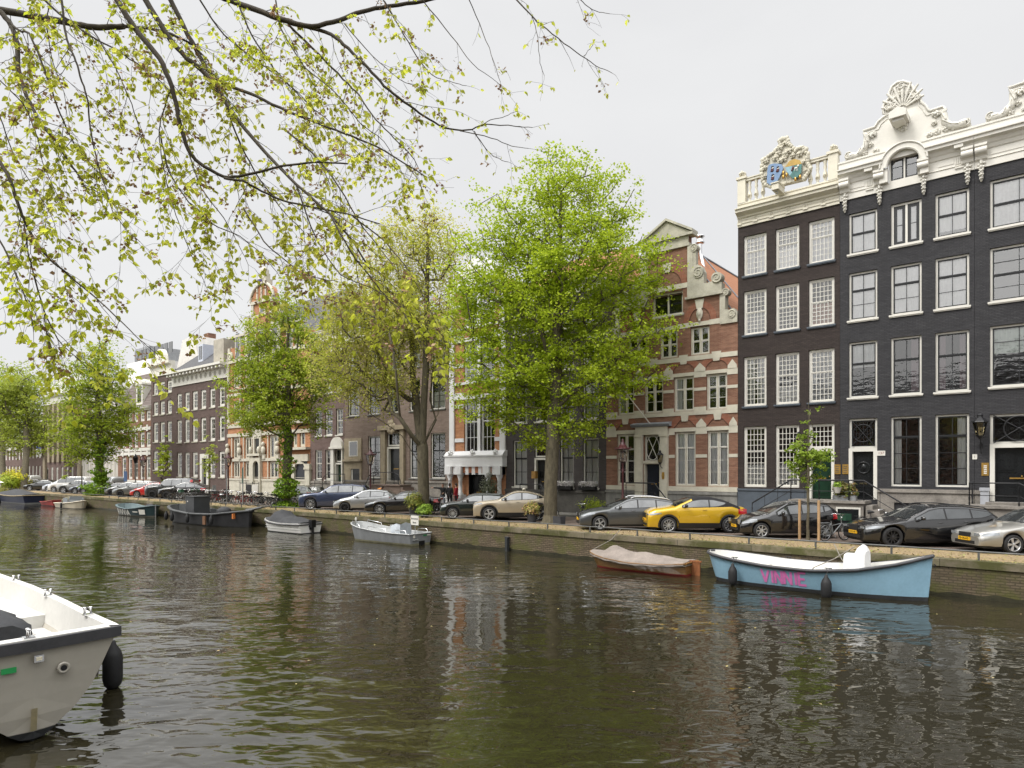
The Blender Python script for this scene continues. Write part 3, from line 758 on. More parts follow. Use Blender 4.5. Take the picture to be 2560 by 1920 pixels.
# make it true: one flat gable, left-right even about its middle line
xm = (gp[0][0]+gp[-1][0])/2
zl = 18.90
gp = [(p[0], max(p[1], zl)) for p in gp]
gable_outline = [(gp[0][0], zl)] + gp + [(gp[-1][0], zl)]
zspring = fz(2240, 395)
ra = (xa1-xa0)/2+.22; xc = (xa0+xa1)/2
def arch_pts(xc, zc, r, n=16): return [(xc+r*cos(PI-PI*i/n), zc+r*sin(PI*i/n)) for i in range(n+1)]
def gable(h, outline, xc, dx=0, left_only=False):
    b = MB(); o2 = [(p[0]+dx, p[1]) for p in outline]
    b.prism(o2, tg, TF+.25, 0)
    g = h.part(b, 'gable', white)
    # moulded edge and carved scrolls
    b = MB(); e = [(p[0]+dx, tg-.02, p[1]) for p in outline[9:-10]]
    b.tube(e, .06, 6); b.tube([(p[0]+(xc+dx-p[0])*.12, tg-.01, p[2]-.16) for p in e[2:-2]], .03, 5)
    h.part(b, 'edge_moulding', white, g)
    b = MB()
    for (x, y, r) in ((890,640,.17),(1700,410,.17),(1255,160,.14),(1200,290,.13),(1330,230,.13),(1160,310,.12),(1365,240,.12)):
        p = wz(Z1(x, y), tg); scroll(b, (p[0]+dx, p[1]), r, tg-.12, tg, 1.5, 1., 1 if x < 1260 else -1, .035)
    fan = wz(Z1(1262, 310), tg)
    for k in range(9):
        a = R(20+140*k/8); L = .9+.25*sin(PI*k/8)
        b.tube([(fan[0]+dx+.15*cos(a), tg-.05, fan[1]+.15*sin(a)), (fan[0]+dx+L*.6*cos(a), tg-.09, fan[1]+L*.6*sin(a)), (fan[0]+dx+L*cos(a), tg-.05, fan[1]+L*sin(a))], [.03,.07,.05], 6)
    for (x, y, r) in ((1255,330,.22),(1265,440,.24),(1490,350,.2),(1540,340,.17),(1480,410,.15),(1500,470,.18),(1560,450,.17),(1620,440,.14),(1060,490,.2),(1030,500,.16),(1040,560,.15),(1000,620,.16),(960,640,.14),(1080,600,.16),(1250,200,.17),(1210,240,.15),(1300,200,.15),(1450,490,.16)):
        p = wz(Z1(x, y), tg); blob_relief(b, (p[0]+dx, p[1]), r, tg-.03, 6, 0, int(x+y))
    for sw in ([(1012,492),(1018,550),(990,598),(950,636),(895,648)], [(1548,345),(1556,400),(1590,430),(1645,428),(1702,408)]):
        e = [wz(Z1(*p), tg) for p in sw]; b.tube([(p[0]+dx, tg-.03, p[1]) for p in e], [.13,.15,.17,.17,.2], 8)
        for k in range(4): b.tube([(e[k][0]+dx-.1, tg-.16, e[k][1]+.08), (e[k+1][0]+dx+.05, tg-.2, e[k+1][1]+.03)], .04, 5)
    h.part(b, 'carving', crest_white, g)
    p = wz(Z1(1238, 360), tg-.5)
    b = MB(); zt_ = p[1]+.12
    b.prism([(p[0]+dx-.34, zt_-.32), (p[0]+dx+.34, zt_-.32), (p[0]+dx+.34, zt_-.05), (p[0]+dx, zt_+.14), (p[0]+dx-.34, zt_-.05)], tg-.95, tg-.01)
    b.box(p[0]+dx-.22, p[0]+dx+.22, tg-.80, tg-.01, zt_-.45, zt_-.32); h.part(b, 'hoist_hood', white, g)
crest_white = M('carved_white', (.60,.58,.52), .6, .22, 6., bump=.3, bscale=10)
gable(h, gable_outline, xm)
b = MB(); zcn = fz(2263, 405)            # arched surround breaking the cornice
zbase = zc0+.30; zsp = zcn-.18
ro, ri = ra+.12, ra-.22
pts_o = arch_pts(xc, zsp, ro); pts_i = arch_pts(xc, zsp, ri)
b.add([(p[0], TF-.40, p[1]) for p in pts_o]+[(p[0], TF-.40, p[1]) for p in pts_i]+[(p[0], TF-.08, p[1]) for p in pts_o]+[(p[0], TF-.12, p[1]) for p in pts_i],
      [f for i in range(16) for f in ((i,i+1,18+i,17+i),(34+i,35+i,i+1,i),(17+i,18+i,52+i,51+i))])
for s_ in (-1, 1):
    x = xc+s_*(ra-.05); b.box(x-.17, x+.17, TF-.30, TF-.02, zbase, zsp)
b.tube([(p[0], TF-.42, p[1]) for p in arch_pts(xc, zsp, ro-.03)], .045, 6); b.tube([(p[0], TF-.40, p[1]) for p in arch_pts(xc, zsp, ri+.05)], .03, 6)
h.part(b, 'arch_surround', white)
b = MB(); b.box(xa0-.22, xa1+.22, TF-.05, TF+.02, zc0, zbase+.02); h.part(b, 'attic_sill', white); b = MB()
b.box(xc-ri, xc+ri, TF-.106, TF-.05, zbase+1.28, zsp+.75); h.part(b, 'attic_panel', white)
o = h.window(xc-.62, xc+.62, zbase+.02, zbase+1.34, white, sash_dark, 1, 1, 2, 1., .07, .07, .03, None, glass=pane_up, mull=True, t=TF-.16, reg=False, name='attic_window')
b = MB(); b.quad((xc-.62,TF+.02,zbase),(xc+.62,TF+.02,zbase),(xc+.62,TF+.02,zbase+1.36),(xc-.62,TF+.02,zbase+1.36)); h.part(b, 'interior', room)
b = MB(); b.box(h.s0-.02, h.s1+7, TF-.22, TF+.3, zc1-.03, zl-.08); b.box(h.s0-.03, h.s1+7, TF-.26, TF+.3, zl-.08, zl); h.part(b, 'parapet', white)
# ================================================================ second black house, cut by the frame
h = House('black_canal_house', 'black painted house at the right edge with double front doors and an iron stoop rail', fs(2437), fs(2437)+7.6)
cols = [(fs(2474.6), fs(2474.6)+2.0), (fs(2474.6)+2.75, fs(2474.6)+4.5), (fs(2474.6)+5.2, fs(2474.6)+6.9)]
R2 = [(fz(2475,573), fz(2475,452)), (fz(2475,756), fz(2475,621)), (fz(2475,968), fz(2475,816)), (fz(2475,1110), fz(2475,1036))]
for i, (lo, hi) in enumerate(R2[:3]):
    for j, (a, c) in enumerate(cols):
        h.window(a, c, lo, hi, white, sash_dark, 2, 1 if i == 0 else 2, 1 if i == 0 else 2, .5, .085, .055, .026, white, glass=pane_up if i < 2 else pane_g, curtain=((curt_g,'full') if i == 0 else (curt_w,'right') if i == 1 else (M('paper_screen', (.62,.68,.62), .8, .05, 2.), 'top')))
a, c = cols[0]
w_ = h.window(a, c, R2[3][0], R2[3][1], white, sash_dark, 4, 4, 4, 0., .10, .05, .012)
b = MB(); cx, cz = (a+c)/2, (R2[3][0]+R2[3][1])/2
b.ring((cx, TF+.03, cz), .52, .03, 'y', 28, 6)
for s_ in (-1, 1): b.tube([(a+.12, TF+.03, cz-s_*.6), (c-.12, TF+.03, cz+s_*.6)], .024, 5)
b.ball((cx, TF+.03, cz), .06, 8); h.part(b, 'iron_grille', blackiron, w_)
zd = fz(2480, 1253)
h.door(a, c, zd, R2[3][0], darkwood, white, .17, .22, True, 2, True)
for (a_, c_) in cols[1:]: h.window(a_, c_, fz(2230,1215.5), fz(2230,1042), white, sash_dark, 2, 1, 3, .72, .085, .055, .026, glass=pane_g)
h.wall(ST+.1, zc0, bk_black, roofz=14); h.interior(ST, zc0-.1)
h.cornice(prof, white); frieze_bits(h, h.s0+.5, h.s1-.3, 3)
for x in (h.s0+.24, h.s0+3.0): corbel(h, x, zc1-.42, zc0-.55 if x < h.s0+1 else zc0-.1)
dx = wz(Z1(1840, 380), tg)[0]-wz(Z1(868, 650), tg)[0]
gable(h, gable_outline, xm, dx)
base_course(h, h.s0, a-.02, zs, bst, ())
number(h, 'I', fs(2437), fz(2437, 1142), .14, white, black, .17, .22)
b = MB(); x, z = fs(2463), fz(2463, 1173); b.box(x-.13, x+.13, TF-.03, TF-.002, z-.28, z+.28); bp = h.part(b, 'bell_plate', brass)
b = MB()
for k in range(5): b.box(x-.05, x+.06, TF-.036, TF-.03, z-.2+.08*k, z-.15+.08*k)
h.part(b, 'bell_push', white, bp)
wall_lamp(h, fs(2450, TF-.55), 0, fz(2450, 1065, TF-.55), 1.35)
b = MB(); zl_ = zd-.25
b.box(h.s0-.1, h.s1, 33.55, TF-.17, ST+.1, zl_); b.box(h.s0-.25, h.s1, 33.45, TF-.17, zl_, zl_+.12); b.box(a-.1, c+.3, 34.2, TF-.01, zl_+.12, zd-.02)
h.part(b, 'stoop', bst)
b = MB(); b.box(fs(2452), fs(2474), TF-.30, TF-.165, zl_+.12, zs-.02); b.box(fs(2450), fs(2476), TF-.33, TF-.165, zs-.02, zs+.12); h.part(b, 'jamb_base', M('pale_grey_paint', (.36,.37,.40), .5, .1, 3.))
b = MB(); x0, x1 = fs(2424, 33.7), fs(2548, 33.7); zt_ = zl_+1.05
rail_run(b, [(x0,TF-.2,zt_),(x0,33.6,zt_),(x1,33.6,zt_),(x1+1.6,33.6,zt_-.95)], 0, 1.2); h.part(b, 'railing', blackiron)
# ================================================================ shared stoop between the brown and the black house
h = hb_
xl, xr = fs(1978, 33.7), fs(2160, 33.7); zl_ = fz(2090, 1251, 33.7)
b = MB(); b.box(xl, xr, 33.6, TF-.17, ST+.1, zl_-.12); b.box(xl-.08, xr+.08, 33.5, TF-.17, zl_-.12, zl_)
for k in range(7):
    z1_ = zl_-.19*(k+1)
    b.box(xr+.09+.28*k, xr+.09+.28*(k+1), 33.6, TF-.17, ST+.1, z1_); b.box(xl-.09-.28*(k+1), xl-.09-.28*k, 33.6, TF-.17, ST+.1, z1_)
st_ = h.part(b, 'stoop', bst)
b = MB(); x_ = fs(2122, 33.6); b.box(x_-.55, x_+.5, 33.57, 33.6, ST+.12, zl_-.3); h.part(b, 'stoop_window', white, st_)
b = MB(); b.box(x_-.47, x_+.42, 33.55, 33.57, ST+.12, zl_-.38); h.part(b, 'stoop_pane', dark_glass('dark_pane'), st_)
b = MB(); zt_ = zl_+.95
rail_run(b, [(xl-1.9,33.65,zt_-1.2),(xl,33.65,zt_),(xl+1.3,33.65,zt_),(xl+2.6,33.65,zt_),(xr,33.65,zt_),(xr+2.0,33.65,zt_-1.3)], 0, .7, .035); h.part(b, 'railing', blackiron)
for px in (2094, 2114):
    x, z = fs(px), fz(px, 1173); b = MB(); b.box(x-.14, x+.14, TF-.03, TF-.003, z-.24, z+.24)
    o = h.part(b, 'name_plate', brass); b = MB()
    for k in range(4): b.box(x-.09, x+.05+.03*(k%2), TF-.034, TF-.03, z-.16+.09*k, z-.13+.09*k)
    h.part(b, 'engraving', darkstone, o)
# ================================================================ red brick house with stepped gable
Z3 = lambda x, y: (1400+x/4.148, 500+y/4.148)
Z4 = lambda x, y: (1400+x/4.148, 880+y/4.148)
h = House('red_brick_house', 'red brick gabled house with pale stone bands, a flagpole and an orange tiled roof', fs(1516), fs(1845)-.01)
g_c = [(fs(1542), fs(1587)), (fs(1607), fs(1655)), (fs(1687), fs(1739)), (fs(1768), fs(1822))]
f_c = [(fs(1544), fs(1585)), (fs(1611), fs(1658)), (fs(1684.5), fs(1735)), (fs(1766), fs(1818))]
zg0, zg1 = fz(1768, 1216), fz(1768, 1077); zf0, zf1 = fz(1766, 1025), fz(1766, 936)
s_c = [(fs(1570), fs(1617)), (fs(1650), fs(1694)), (fs(1726), fs(1774))]
z20, z21 = fz(1726, 889), fz(1726, 818)
for j, (a, c) in enumerate(g_c):
    if j == 1: continue
    h.window(a, c, zg0, zg1, stonew, white, 1, 1, 3, .72, .09, .05, .03, None, curtain=(curt_w, 'full') if j > 1 else None, mull=True)
for j, (a, c) in enumerate(f_c):
    h.window(a, c, zf0, zf1, stonew, white, 1, 1, 2, .66, .09, .05, .03, None, curtain=(curt_w, 'left') if j in (0, 2) else None, mull=True)
for j, (a, c) in enumerate(s_c):
    h.window(a, c, z20, z21, stonew, white, 1, 1, 1, .5, .09, .05, .03, None, mull=True)
za = W(1680, 787, TF).z; zb_ = W(1680, 729, TF).z; xm_ = (h.s0+h.s1)/2
h.window(xm_-.95, xm_+.95, za, zb_, stonew, sash_dark, 1, 1, 1, .5, .11, .05, .03, white, mull=True)
# entrance
a, c = g_c[1]; zdoor = fz(1620, 1247); zdt = fz(1620, 1158); zfl = fz(1620, 1088)
h.door(a+.10, c-.10, zdoor, zdt, M('navy_door_paint', (.012,.016,.026), .3, .2, 3.), stonew, .06, .25, False, 3)
w_ = h.window(a+.10, c-.10, zdt+.14, zfl, stonew, white, 1, 1, 1, 0., .06, .03, .02)
b = MB(); cx, cz = (a+c)/2, (zdt+.14+zfl)/2; rx, rz = (c-a)/2-.2, (zfl-zdt)/2-.12
b.tube([(cx+rx*cos(2*PI*k/24), TF+.05, cz+rz*sin(2*PI*k/24)) for k in range(25)], .022, 5)
for s_ in (-1, 1): b.tube([(cx-rx*.75, TF+.05, cz-s_*rz*.95), (cx+rx*.75, TF+.05, cz+s_*rz*.95)], .02, 5)
h.part(b, 'oval_grille', white, w_)
sw0, sw1 = a-.42, c+.42; ztop = fz(1600, 1062)
b = MB()
for (u, v) in ((sw0, a+.04), (c-.04, sw1)):
    b.box(u, v, TF-.22, TF-.001, ST+.12, ztop-.75); b.box(u+.09, v-.09, TF-.25, TF-.22, ST+.6, ztop-.9); b.box(u-.04, v+.04, TF-.27, TF-.001, ztop-.75, ztop-.62)
b.box(sw0+.02, sw1-.02, TF-.20, TF-.001, ztop-.62, ztop-.16); b.box(a+.04, c-.04, TF-.12, TF-.001, zfl, ztop-.62); b.box(a+.05, c-.05, TF-.10, TF+.1, zdt-.02, zdt+.14)
ef = h.part(b, 'door_surround', stonew)
b = MB(); b.prism_x([(TF-.001,ztop-.16),(TF-.28,ztop-.16),(TF-.42,ztop-.04),(TF-.42,ztop),(TF-.001,ztop+.10)], sw0-.2, sw1+.2); h.part(b, 'lead_canopy', lead, ef)
b = MB(); p0 = Vector((cx, TF-.3, ztop+.02)); p1 = W(1518, 922, 31.2); b.tube([p0, p0.lerp(p1, .6), p1], [.035,.03,.02], 7); b.ball(p1, .045, 8); fp = h.part(b, 'flagpole', white)
b = MB(); b.box(a-.27, a-.13, TF-.235, TF-.222, fz(1601, 1180), fz(1601, 1168)); h.part(b, 'number_plate', stonew, ef)
v, f = text_mb('139', .13); b = MB(); b.add([(a-.20+p[0], TF-.24, fz(1601, 1174)+p[2]) for p in v], f); h.part(b, 'lettering', darkstone, ef)
b = MB(); x = c+.2; z = fz(1661, 1189); b.prism([(x-.07,z-.2),(x+.07,z-.2),(x+.09,z),(x+.07,z+.2),(x-.07,z+.2),(x-.09,z)], TF-.27, TF-.25); h.part(b, 'bell_plate', brass)
wall_lamp(h, fs(1650, TF-.55), 0, fz(1650, 1143, TF-.55), 1.0)
# walls in three tiers
zt1 = 12.0; zt2 = 14.05; zt3 = 17.25
h.wall(ST+.1, zt1, bk_red, depth=13, roofz=zt1)
i2 = (xm_-3.15, xm_+3.15); i3 = (xm_-1.25, xm_+1.25)
h.wall(zt1, zt2, bk_red, s0=i2[0], s1=i2[1], body=False, name='gable_wall')
h.wall(zt2, zt3, bk_red, s0=i3[0], s1=i3[1], body=False, name='gable_wall')
b = MB()
for (x0, x1, z0, z1) in ((i2[0], i2[1], zt1, zt2), (i3[0], i3[1], zt2, zt3)):
    b.quad((x1,TF,z0),(x1,TF+.5,z0),(x1,TF+.5,z1),(x1,TF,z1)); b.quad((x0,TF+.5,z0),(x0,TF,z0),(x0,TF,z1),(x0,TF+.5,z1)); b.quad((x0,TF+.5,z0),(x0,TF+.5,z1),(x1,TF+.5,z1),(x1,TF+.5,z0))
h.part(b, 'gable_side', bk_red)
h.interior(ST, zt1-.2, 1.3)
b = MB(); b.quad((xm_-1,TF+.4,za-.1),(xm_+1,TF+.4,za-.1),(xm_+1,TF+.4,zb_+.1),(xm_-1,TF+.4,zb_+.1)); h.part(b, 'interior', room)
# stone bands
b = MB()
def band(b, x0, x1, z0, z1, out=.035, op=()):
    xs_ = [x0]+[v for o in op for v in o]+[x1]
    for i in range(0, len(xs_), 2):
        if xs_[i+1]-xs_[i] > .02: b.box(xs_[i], xs_[i+1], TF-out, TF-.001, z0, z1)
def gaps(cols_, m=.0): return [(a-m, c+m) for a, c in cols_]
gg = gaps(g_c[:1])+[(sw0-.01, sw1+.01)]+gaps(g_c[2:])
band(b, h.s0, h.s1, zg0-.28, zg0-.02, .05, [(sw0-.01, sw1+.01)])
band(b, h.s0, h.s1, zg0+(zg1-zg0)*.52, zg0+(zg1-zg0)*.52+.18, .03, gg)
band(b, h.s0, h.s1, zg1-.16, zg1+.22, .03, gg)
for (a, c) in (g_c[0], g_c[2], g_c[3]): b.box(a, c, TF-.045, TF-.001, zg1, zg1+.22)
band(b, h.s0, h.s1, zf0-.24, zf0-.02, .06)
band(b, h.s0, h.s1, zf0-.02, zf0+.2, .03, gaps(f_c)); band(b, h.s0, h.s1, zf0+(zf1-zf0)*.56, zf0+(zf1-zf0)*.56+.17, .03, gaps(f_c))
band(b, h.s0, h.s1, zf1-.12, zf1+.20, .03, gaps(f_c))
for (a, c) in f_c: b.box(a, c, TF-.045, TF-.001, zf1, zf1+.2)
band(b, h.s0, h.s1, z20-.30, z20-.04, .06)
band(b, h.s0, h.s1, z21-.02, z21+.26, .03, gaps(s_c))
for (a, c) in s_c: b.box(a, c, TF-.045, TF-.001, z21, z21+.22)
h.part(b, 'stone_band', stonew)
def arch(h, cx, w, zs, kind='round', rise=None, th=.34, key=True):
    """brick relieving arch over a window: tympanum plus ring of voussoirs and a stone keystone"""
    b = MB(); n = 14; r = w/2; rise = rise or r
    def P(rr, rs, i):
        a_ = PI-PI*i/n
        if kind == 'poly':
            k = abs(2*i/n-1); zz = rs*(1.0 if k < .42 else 1-(k-.42)/.58)
            return (cx+(2*i/n-1)*rr, zs+zz)
        return (cx+rr*cos(a_), zs+rs*sin(a_))
    I = [P(r, rise, i) for i in range(n+1)]; O = [P(r+th, rise+th, i) for i in range(n+1)]
    O = [(x, max(z, zs)) for x, z in O]
    for i in range(n):
        q = [I[i], I[i+1], O[i+1], O[i]]
        b.add([(p[0], TF-.03, p[1]) for p in q]+[(p[0], TF-.002, p[1]) for p in q], [(0,1,2,3),(0,4,5,1),(3,2,6,7)])
    o = h.part(b, 'brick_arch', bk_arch)
    b = MB()
    zt = zs+rise
    b.prism([(cx-.17, zt-.06), (cx+.17, zt-.06), (cx+.27, zt+th+.10), (cx-.27, zt+th+.10)], TF-.07, TF-.03); h.part(b, 'keystone', stonew, o)
    # dark brown line painted as the shade along the tympanum edge
    b = MB(); b.tube([(p[0], TF-.02, p[1]) for p in I], .022, 4); h.part(b, 'arch_shade_line', M('arch_shade_brown', (.10,.045,.03), .8, .2, 5.), o)
    return o
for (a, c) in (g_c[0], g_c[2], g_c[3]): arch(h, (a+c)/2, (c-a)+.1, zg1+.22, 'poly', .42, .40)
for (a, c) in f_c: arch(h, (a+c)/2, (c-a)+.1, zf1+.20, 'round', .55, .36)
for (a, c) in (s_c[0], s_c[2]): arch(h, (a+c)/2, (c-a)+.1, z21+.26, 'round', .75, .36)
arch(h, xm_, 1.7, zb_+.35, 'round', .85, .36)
b = MB(); band(b, i3[0], i3[1], zb_+.08, zb_+.36, .035); h.part(b, 'stone_band', stonew)
b = MB()
for zz, cc in ((zg1+.22, [(g_c[2][1], g_c[3][0]), (h.s0, g_c[0][0]), (g_c[3][1], h.s1)]), (zf1+.2, [(f_c[i][1], f_c[i+1][0]) for i in range(3)]+[(h.s0, f_c[0][0]), (f_c[3][1], h.s1)])):
    for (u, v) in cc:
        m_ = (u+v)/2; b.prism([(u+.04, zz), (v-.04, zz), (v-.04, zz+.16), (m_, zz+.48), (u+.04, zz+.16)], TF-.05, TF-.001)
h.part(b, 'springer_stones', stonew)
for (x, z) in ((s_c[2][0]*.5+s_c[2][1]*.5, z21+.66), (s_c[0][0]*.5+s_c[0][1]*.5, z21+.66)):
    b = MB(); b.ball((x, TF-.05, z), (.2,.08,.34), 10); b.ball((x, TF-.12, z+.02), (.11,.06,.17), 8); b.ball((x, TF-.08, z-.36), (.08,.06,.1), 6)
    h.part(b, 'carved_mask', stonew)
# gable copings, scrolls, pediment
gs = M('weathered_gable_stone', (.40,.38,.31), .8, .22, 2.0, bump=.35)
b = MB(); b.box(i3[0]-.12, i3[1]+.12, TF-.12, TF+.45, zt3-.6, zt3-.42); b.box(i3[0]-.05, i3[1]+.05, TF-.06, TF-.001, zt3-.42, zt3)
h.part(b, 'stone_band', gs)
b = MB(); ph = 18.3
b.prism([(xm_-1.5, zt3), (xm_+1.5, zt3), (xm_+1.5, zt3+.14), (xm_, ph), (xm_-1.5, zt3+.14)], TF-.1, TF+.5)
b.add([(xm_-1.62,TF-.24,zt3+.13),(xm_,TF-.24,ph+.02),(xm_+1.62,TF-.24,zt3+.13),(xm_-1.62,TF+.5,zt3+.13),(xm_,TF+.5,ph+.02),(xm_+1.62,TF+.5,zt3+.13),
       (xm_-1.62,TF-.24,zt3+.27),(xm_,TF-.24,ph+.16),(xm_+1.62,TF-.24,zt3+.27),(xm_-1.62,TF+.5,zt3+.27),(xm_,TF+.5,ph+.16),(xm_+1.62,TF+.5,zt3+.27)],
      [(0,1,7,6),(1,2,8,7),(6,7,10,9),(7,8,11,10),(0,3,4,1),(1,4,5,2),(2,5,11,8),(3,0,6,9)])
b.box(xm_-1.62, xm_+1.62, TF-.22, TF+.48, zt3-.02, zt3+.12)
h.part(b, 'pediment', gs)
for s_ in (-1, 1):
    b = MB(); x = xm_+s_*1.25
    b.box(min(x, x+s_*.32), max(x, x+s_*.32), TF-.08, TF+.4, zt2+.3, zt3-.6)
    scroll(b, (x+s_*.38, zt3-.80), .22, TF-.11, TF+.3, 1.4, 0, s_, .03); b.box(min(x+s_*.2,x+s_*.5), max(x+s_*.2,x+s_*.5), TF-.05, TF+.25, zt3-1.9, zt3-.9)
    b.prism([(x+s_*.30, zt2+.25), (x+s_*.98, zt2+.25), (x+s_*.98, zt2+.95), (x+s_*.85, zt2+1.28), (x+s_*.6, zt2+1.42), (x+s_*.30, zt2+1.3)], TF-.10, TF+.3)
    scroll(b, (x+s_*.66, zt2+.95), .30, TF-.16, TF-.1, 1.6, 1., s_, .03)
    b.prism([(x+s_*.0, zt2-.35), (x+s_*2.0, zt2-.35), (x+s_*2.0, zt2+.18), (x+s_*1.6, zt2+.35), (x+s_*1.15, zt2+.28), (x+s_*.98, zt2+.3), (x, zt2+.3)], TF-.11, TF+.35)
    b.box(min(x-s_*.1, x+s_*2.06), max(x-s_*.1, x+s_*2.06), TF-.2, TF+.35, zt2-.45, zt2-.34)
    scroll(b, (x+s_*1.72, zt2+.48), .30, TF-.15, TF+.3, 1.7, 0, -s_, .04)
    x2 = xm_+s_*3.15
    b.box(min(x2-s_*.02, x2+s_*.28), max(x2-s_*.02, x2+s_*.28), TF-.08, TF+.4, zt1+.2, zt2-.2); scroll(b, (x2+s_*.3, zt2-.38), .2, TF-.1, TF+.3, 1.3, 0, s_, .03)
    e = h.s1 if s_ > 0 else h.s0
    b.prism([(x2, zt1-.05), (e, zt1-.05), (e, zt1+.45), (e-s_*.2, zt1+.72), (e-s_*.45, zt1+.66), (x2+s_*.2, zt1+.75), (x2, zt1+.75)], TF-.10, TF+.35)
    scroll(b, (e-s_*.30, zt1+.42), .22, TF-.15, TF-.1, 1.4, 0, s_, .03)
    h.part(b, 'scroll_coping', gs)
# orange roof, ridge running back from the gable
b = MB(); e = TF+13; zr = 17.5; t0 = TF+.5
b.add([(h.s0,t0,zt1),(h.s1,t0,zt1),(xm_,t0,zr),(h.s0,e,zt1),(h.s1,e,zt1),(xm_,e,zr)], [(1,4,5,2),(0,2,5,3),(0,1,2),(3,5,4)]); rf = h.part(b, 'roof', tile_o)
b = MB(); b.tube([(xm_,t0,zr+.03),(xm_,e,zr+.03)], .07, 8); b.tube([(h.s1-.05,t0,zt1+.06),(h.s1-.05,e,zt1+.06)], .06, 6)
for yy in (t0+.1, t0+4.4): b.tube([(xm_,yy,zr+.06),(h.s1,yy,zt1+.06)], .045, 5)
h.part(b, 'ridge_flashing', lead, rf)
p = W(1750, 640, TF+3.2); pt = W(1750, 590, TF+3.2)
b = MB(); b.tube([(p.x+.5,p.y-.3,p.z-1.7),(p.x+.05,p.y,p.z),(p.x,p.y,p.z+.1),(pt.x,p.y,pt.z-.5)], .13, 10); b.lathe([(.13,pt.z-.5),(.26,pt.z-.45),(.28,pt.z-.38),(.2,pt.z-.34),(.2,pt.z-.1),(.28,pt.z-.06),(.28,pt.z),(.1,pt.z+.04)], (pt.x,p.y,0), 12)
h.part(b, 'flue_pipe', chrome, rf)
base_course(h, h.s0, sw0, zg0-.30, bluestone); base_course(h, sw1, h.s1, zg0-.30, bluestone)
for (a, c) in (g_c[2], g_c[3], g_c[0]):
    b = MB(); b.box(a-.05, c+.05, TF-.115, TF-.09, ST+.5, zg0-.8); o = h.part(b, 'basement_panel', darkstone); b = MB(); b.box(a+.05, c-.05, TF-.13, TF-.115, ST+.5, ST+.75); h.part(b, 'basement_sill', white, o)
b = MB(); b.box(sw0-.3, sw1+.2, 33.9, TF-.28, ST+.1, zdoor-.14); b.box(sw0-.36, sw1+.26, 33.82, TF-.28, zdoor-.14, zdoor-.02)
for k in range(6): b.box(sw1+.27+.27*k, sw1+.27+.27*(k+1), 33.9, TF-.28, ST+.1, zdoor-.2-.19*k)
h.part(b, 'stoop', bluestone)
b = MB(); zt_ = zdoor+.95
rail_run(b, [(fs(1565,33.95),33.95,zt_),(fs(1635,33.95),33.95,zt_),(fs(1680,33.95),33.95,zt_-1.25)], 0, 3., .04); h.part(b, 'railing', blackiron)
# ================================================================ plain houses further along
def plain(name, label, x0, x1, ztop, cols, rows, wallm, fm=None, sm=None, nx=2, split=.5, nt_=1, nb=2, sill=None, skip=(), cornice=None, cm=None, depth=11., fw=.09, roofz=None, plinth=None, curtains=None, t=TF, mull=False, opens=()):
    """cols: pixel columns; rows: (bottom, top) heights in metres"""
    h = House(name, label, fs(x0, t), fs(x1, t)-.01, t)
    cc = [(fs(a, t), fs(c, t)) for a, c in cols]
    for i, (lo, hi) in enumerate(rows):
        for j, (a, c) in enumerate(cc):
            if (i, j) in skip: continue
            cu = None
            if curtains: cu = (curt_w, rnd.choice(curtains))
            h.window(a, c, lo, hi, fm or white, sm or white, nx, nt_, nb, split, fw, .05, .03, sill, curtain=cu if cu and cu[1] != 'none' else None, mull=mull)
    for (a, c, lo, hi) in opens: h.open.append((fs(a), fs(c), fz(*lo), fz(*hi)))
    h.wall(ST+.1, ztop, wallm, depth=depth, roofz=roofz or ztop); h.interior(ST, ztop-.1, 1.0)
    if cornice:
        h.cornice([(.002,ztop-cornice),(.06,ztop-cornice),(.08,ztop-.4),(.2,ztop-.34),(.34,ztop-.2),(.34,ztop-.08),(.42,ztop-.04),(.42,ztop),(-.3,ztop+.02),(-.3,ztop-cornice)], cm or white)
    h.cols = cc
    if plinth: base_course(h, h.s0, h.s1, plinth[0], plinth[1])
    return h
# dark house behind the big tree
zr_ = lambda x, ys: [(fz(x, b_), fz(x, a_)) for b_, a_ in ys]
rows = zr_(1283, [(1216,1102), (1058,965), (940,862), (842,780)])
h = plain('dark_brick_house', 'dark grey brick house behind the tallest tree with flower boxes under its windows', 1265, 1516, fz(1283, 735), [(1283,1318),(1338,1372),(1400,1434),(1457,1496)], rows, bk_slate, white, sash_dark, 2, .62, 1, 2, white, skip={(0,1)}, cornice=.8, plinth=(fz(1283,1222), darkstone), curtains=['none','sides','none','full'], opens=[(1336.5,1380,(1340,1245),(1340,1102))])
a, c = fs(1336.5), fs(1380); zd = fz(1340, 1245)
h.door(a, c, zd, fz(1340, 1145), darkwood, white, .13, .2, False, 2)
h.window(a, c, fz(1340, 1143), fz(1340, 1102), white, sash_dark, 2, 1, 1, 0., .1, .04, .02)
b = MB(); zz = fz(1283, 735); b.add([(h.s0,TF+.3,zz),(h.s1,TF+.3,zz),(h.s1,TF+11,zz),(h.s0,TF+11,zz),(h.s0+1.5,TF+5.5,zz+3.4),(h.s1-1.5,TF+5.5,zz+3.4)], [(0,1,5,4),(1,2,5),(2,3,4,5),(3,0,4)]); h.part(b, 'roof', tile_o)
b = MB(); rail_run(b, [(fs(1300,33.9),33.9,zd+.95),(fs(1352,33.9),33.9,zd+.95),(fs(1375,33.9),33.9,zd-.2)], 0, 1.5, .03); h.part(b, 'railing', blackiron)
b = MB(); b.box(fs(1300,33.9), fs(1358,33.9), 33.9, TF-.17, ST+.1, zd); h.part(b, 'stoop', darkstone)
b = MB(); x = fs(1341); b.box(x-.16, x+.16, TF-.34, TF-.05, fz(1341, 1196), fz(1341, 1178)); h.part(b, 'letter_box', M('ochre_box', (.35,.19,.05), .5, .15, 4.))
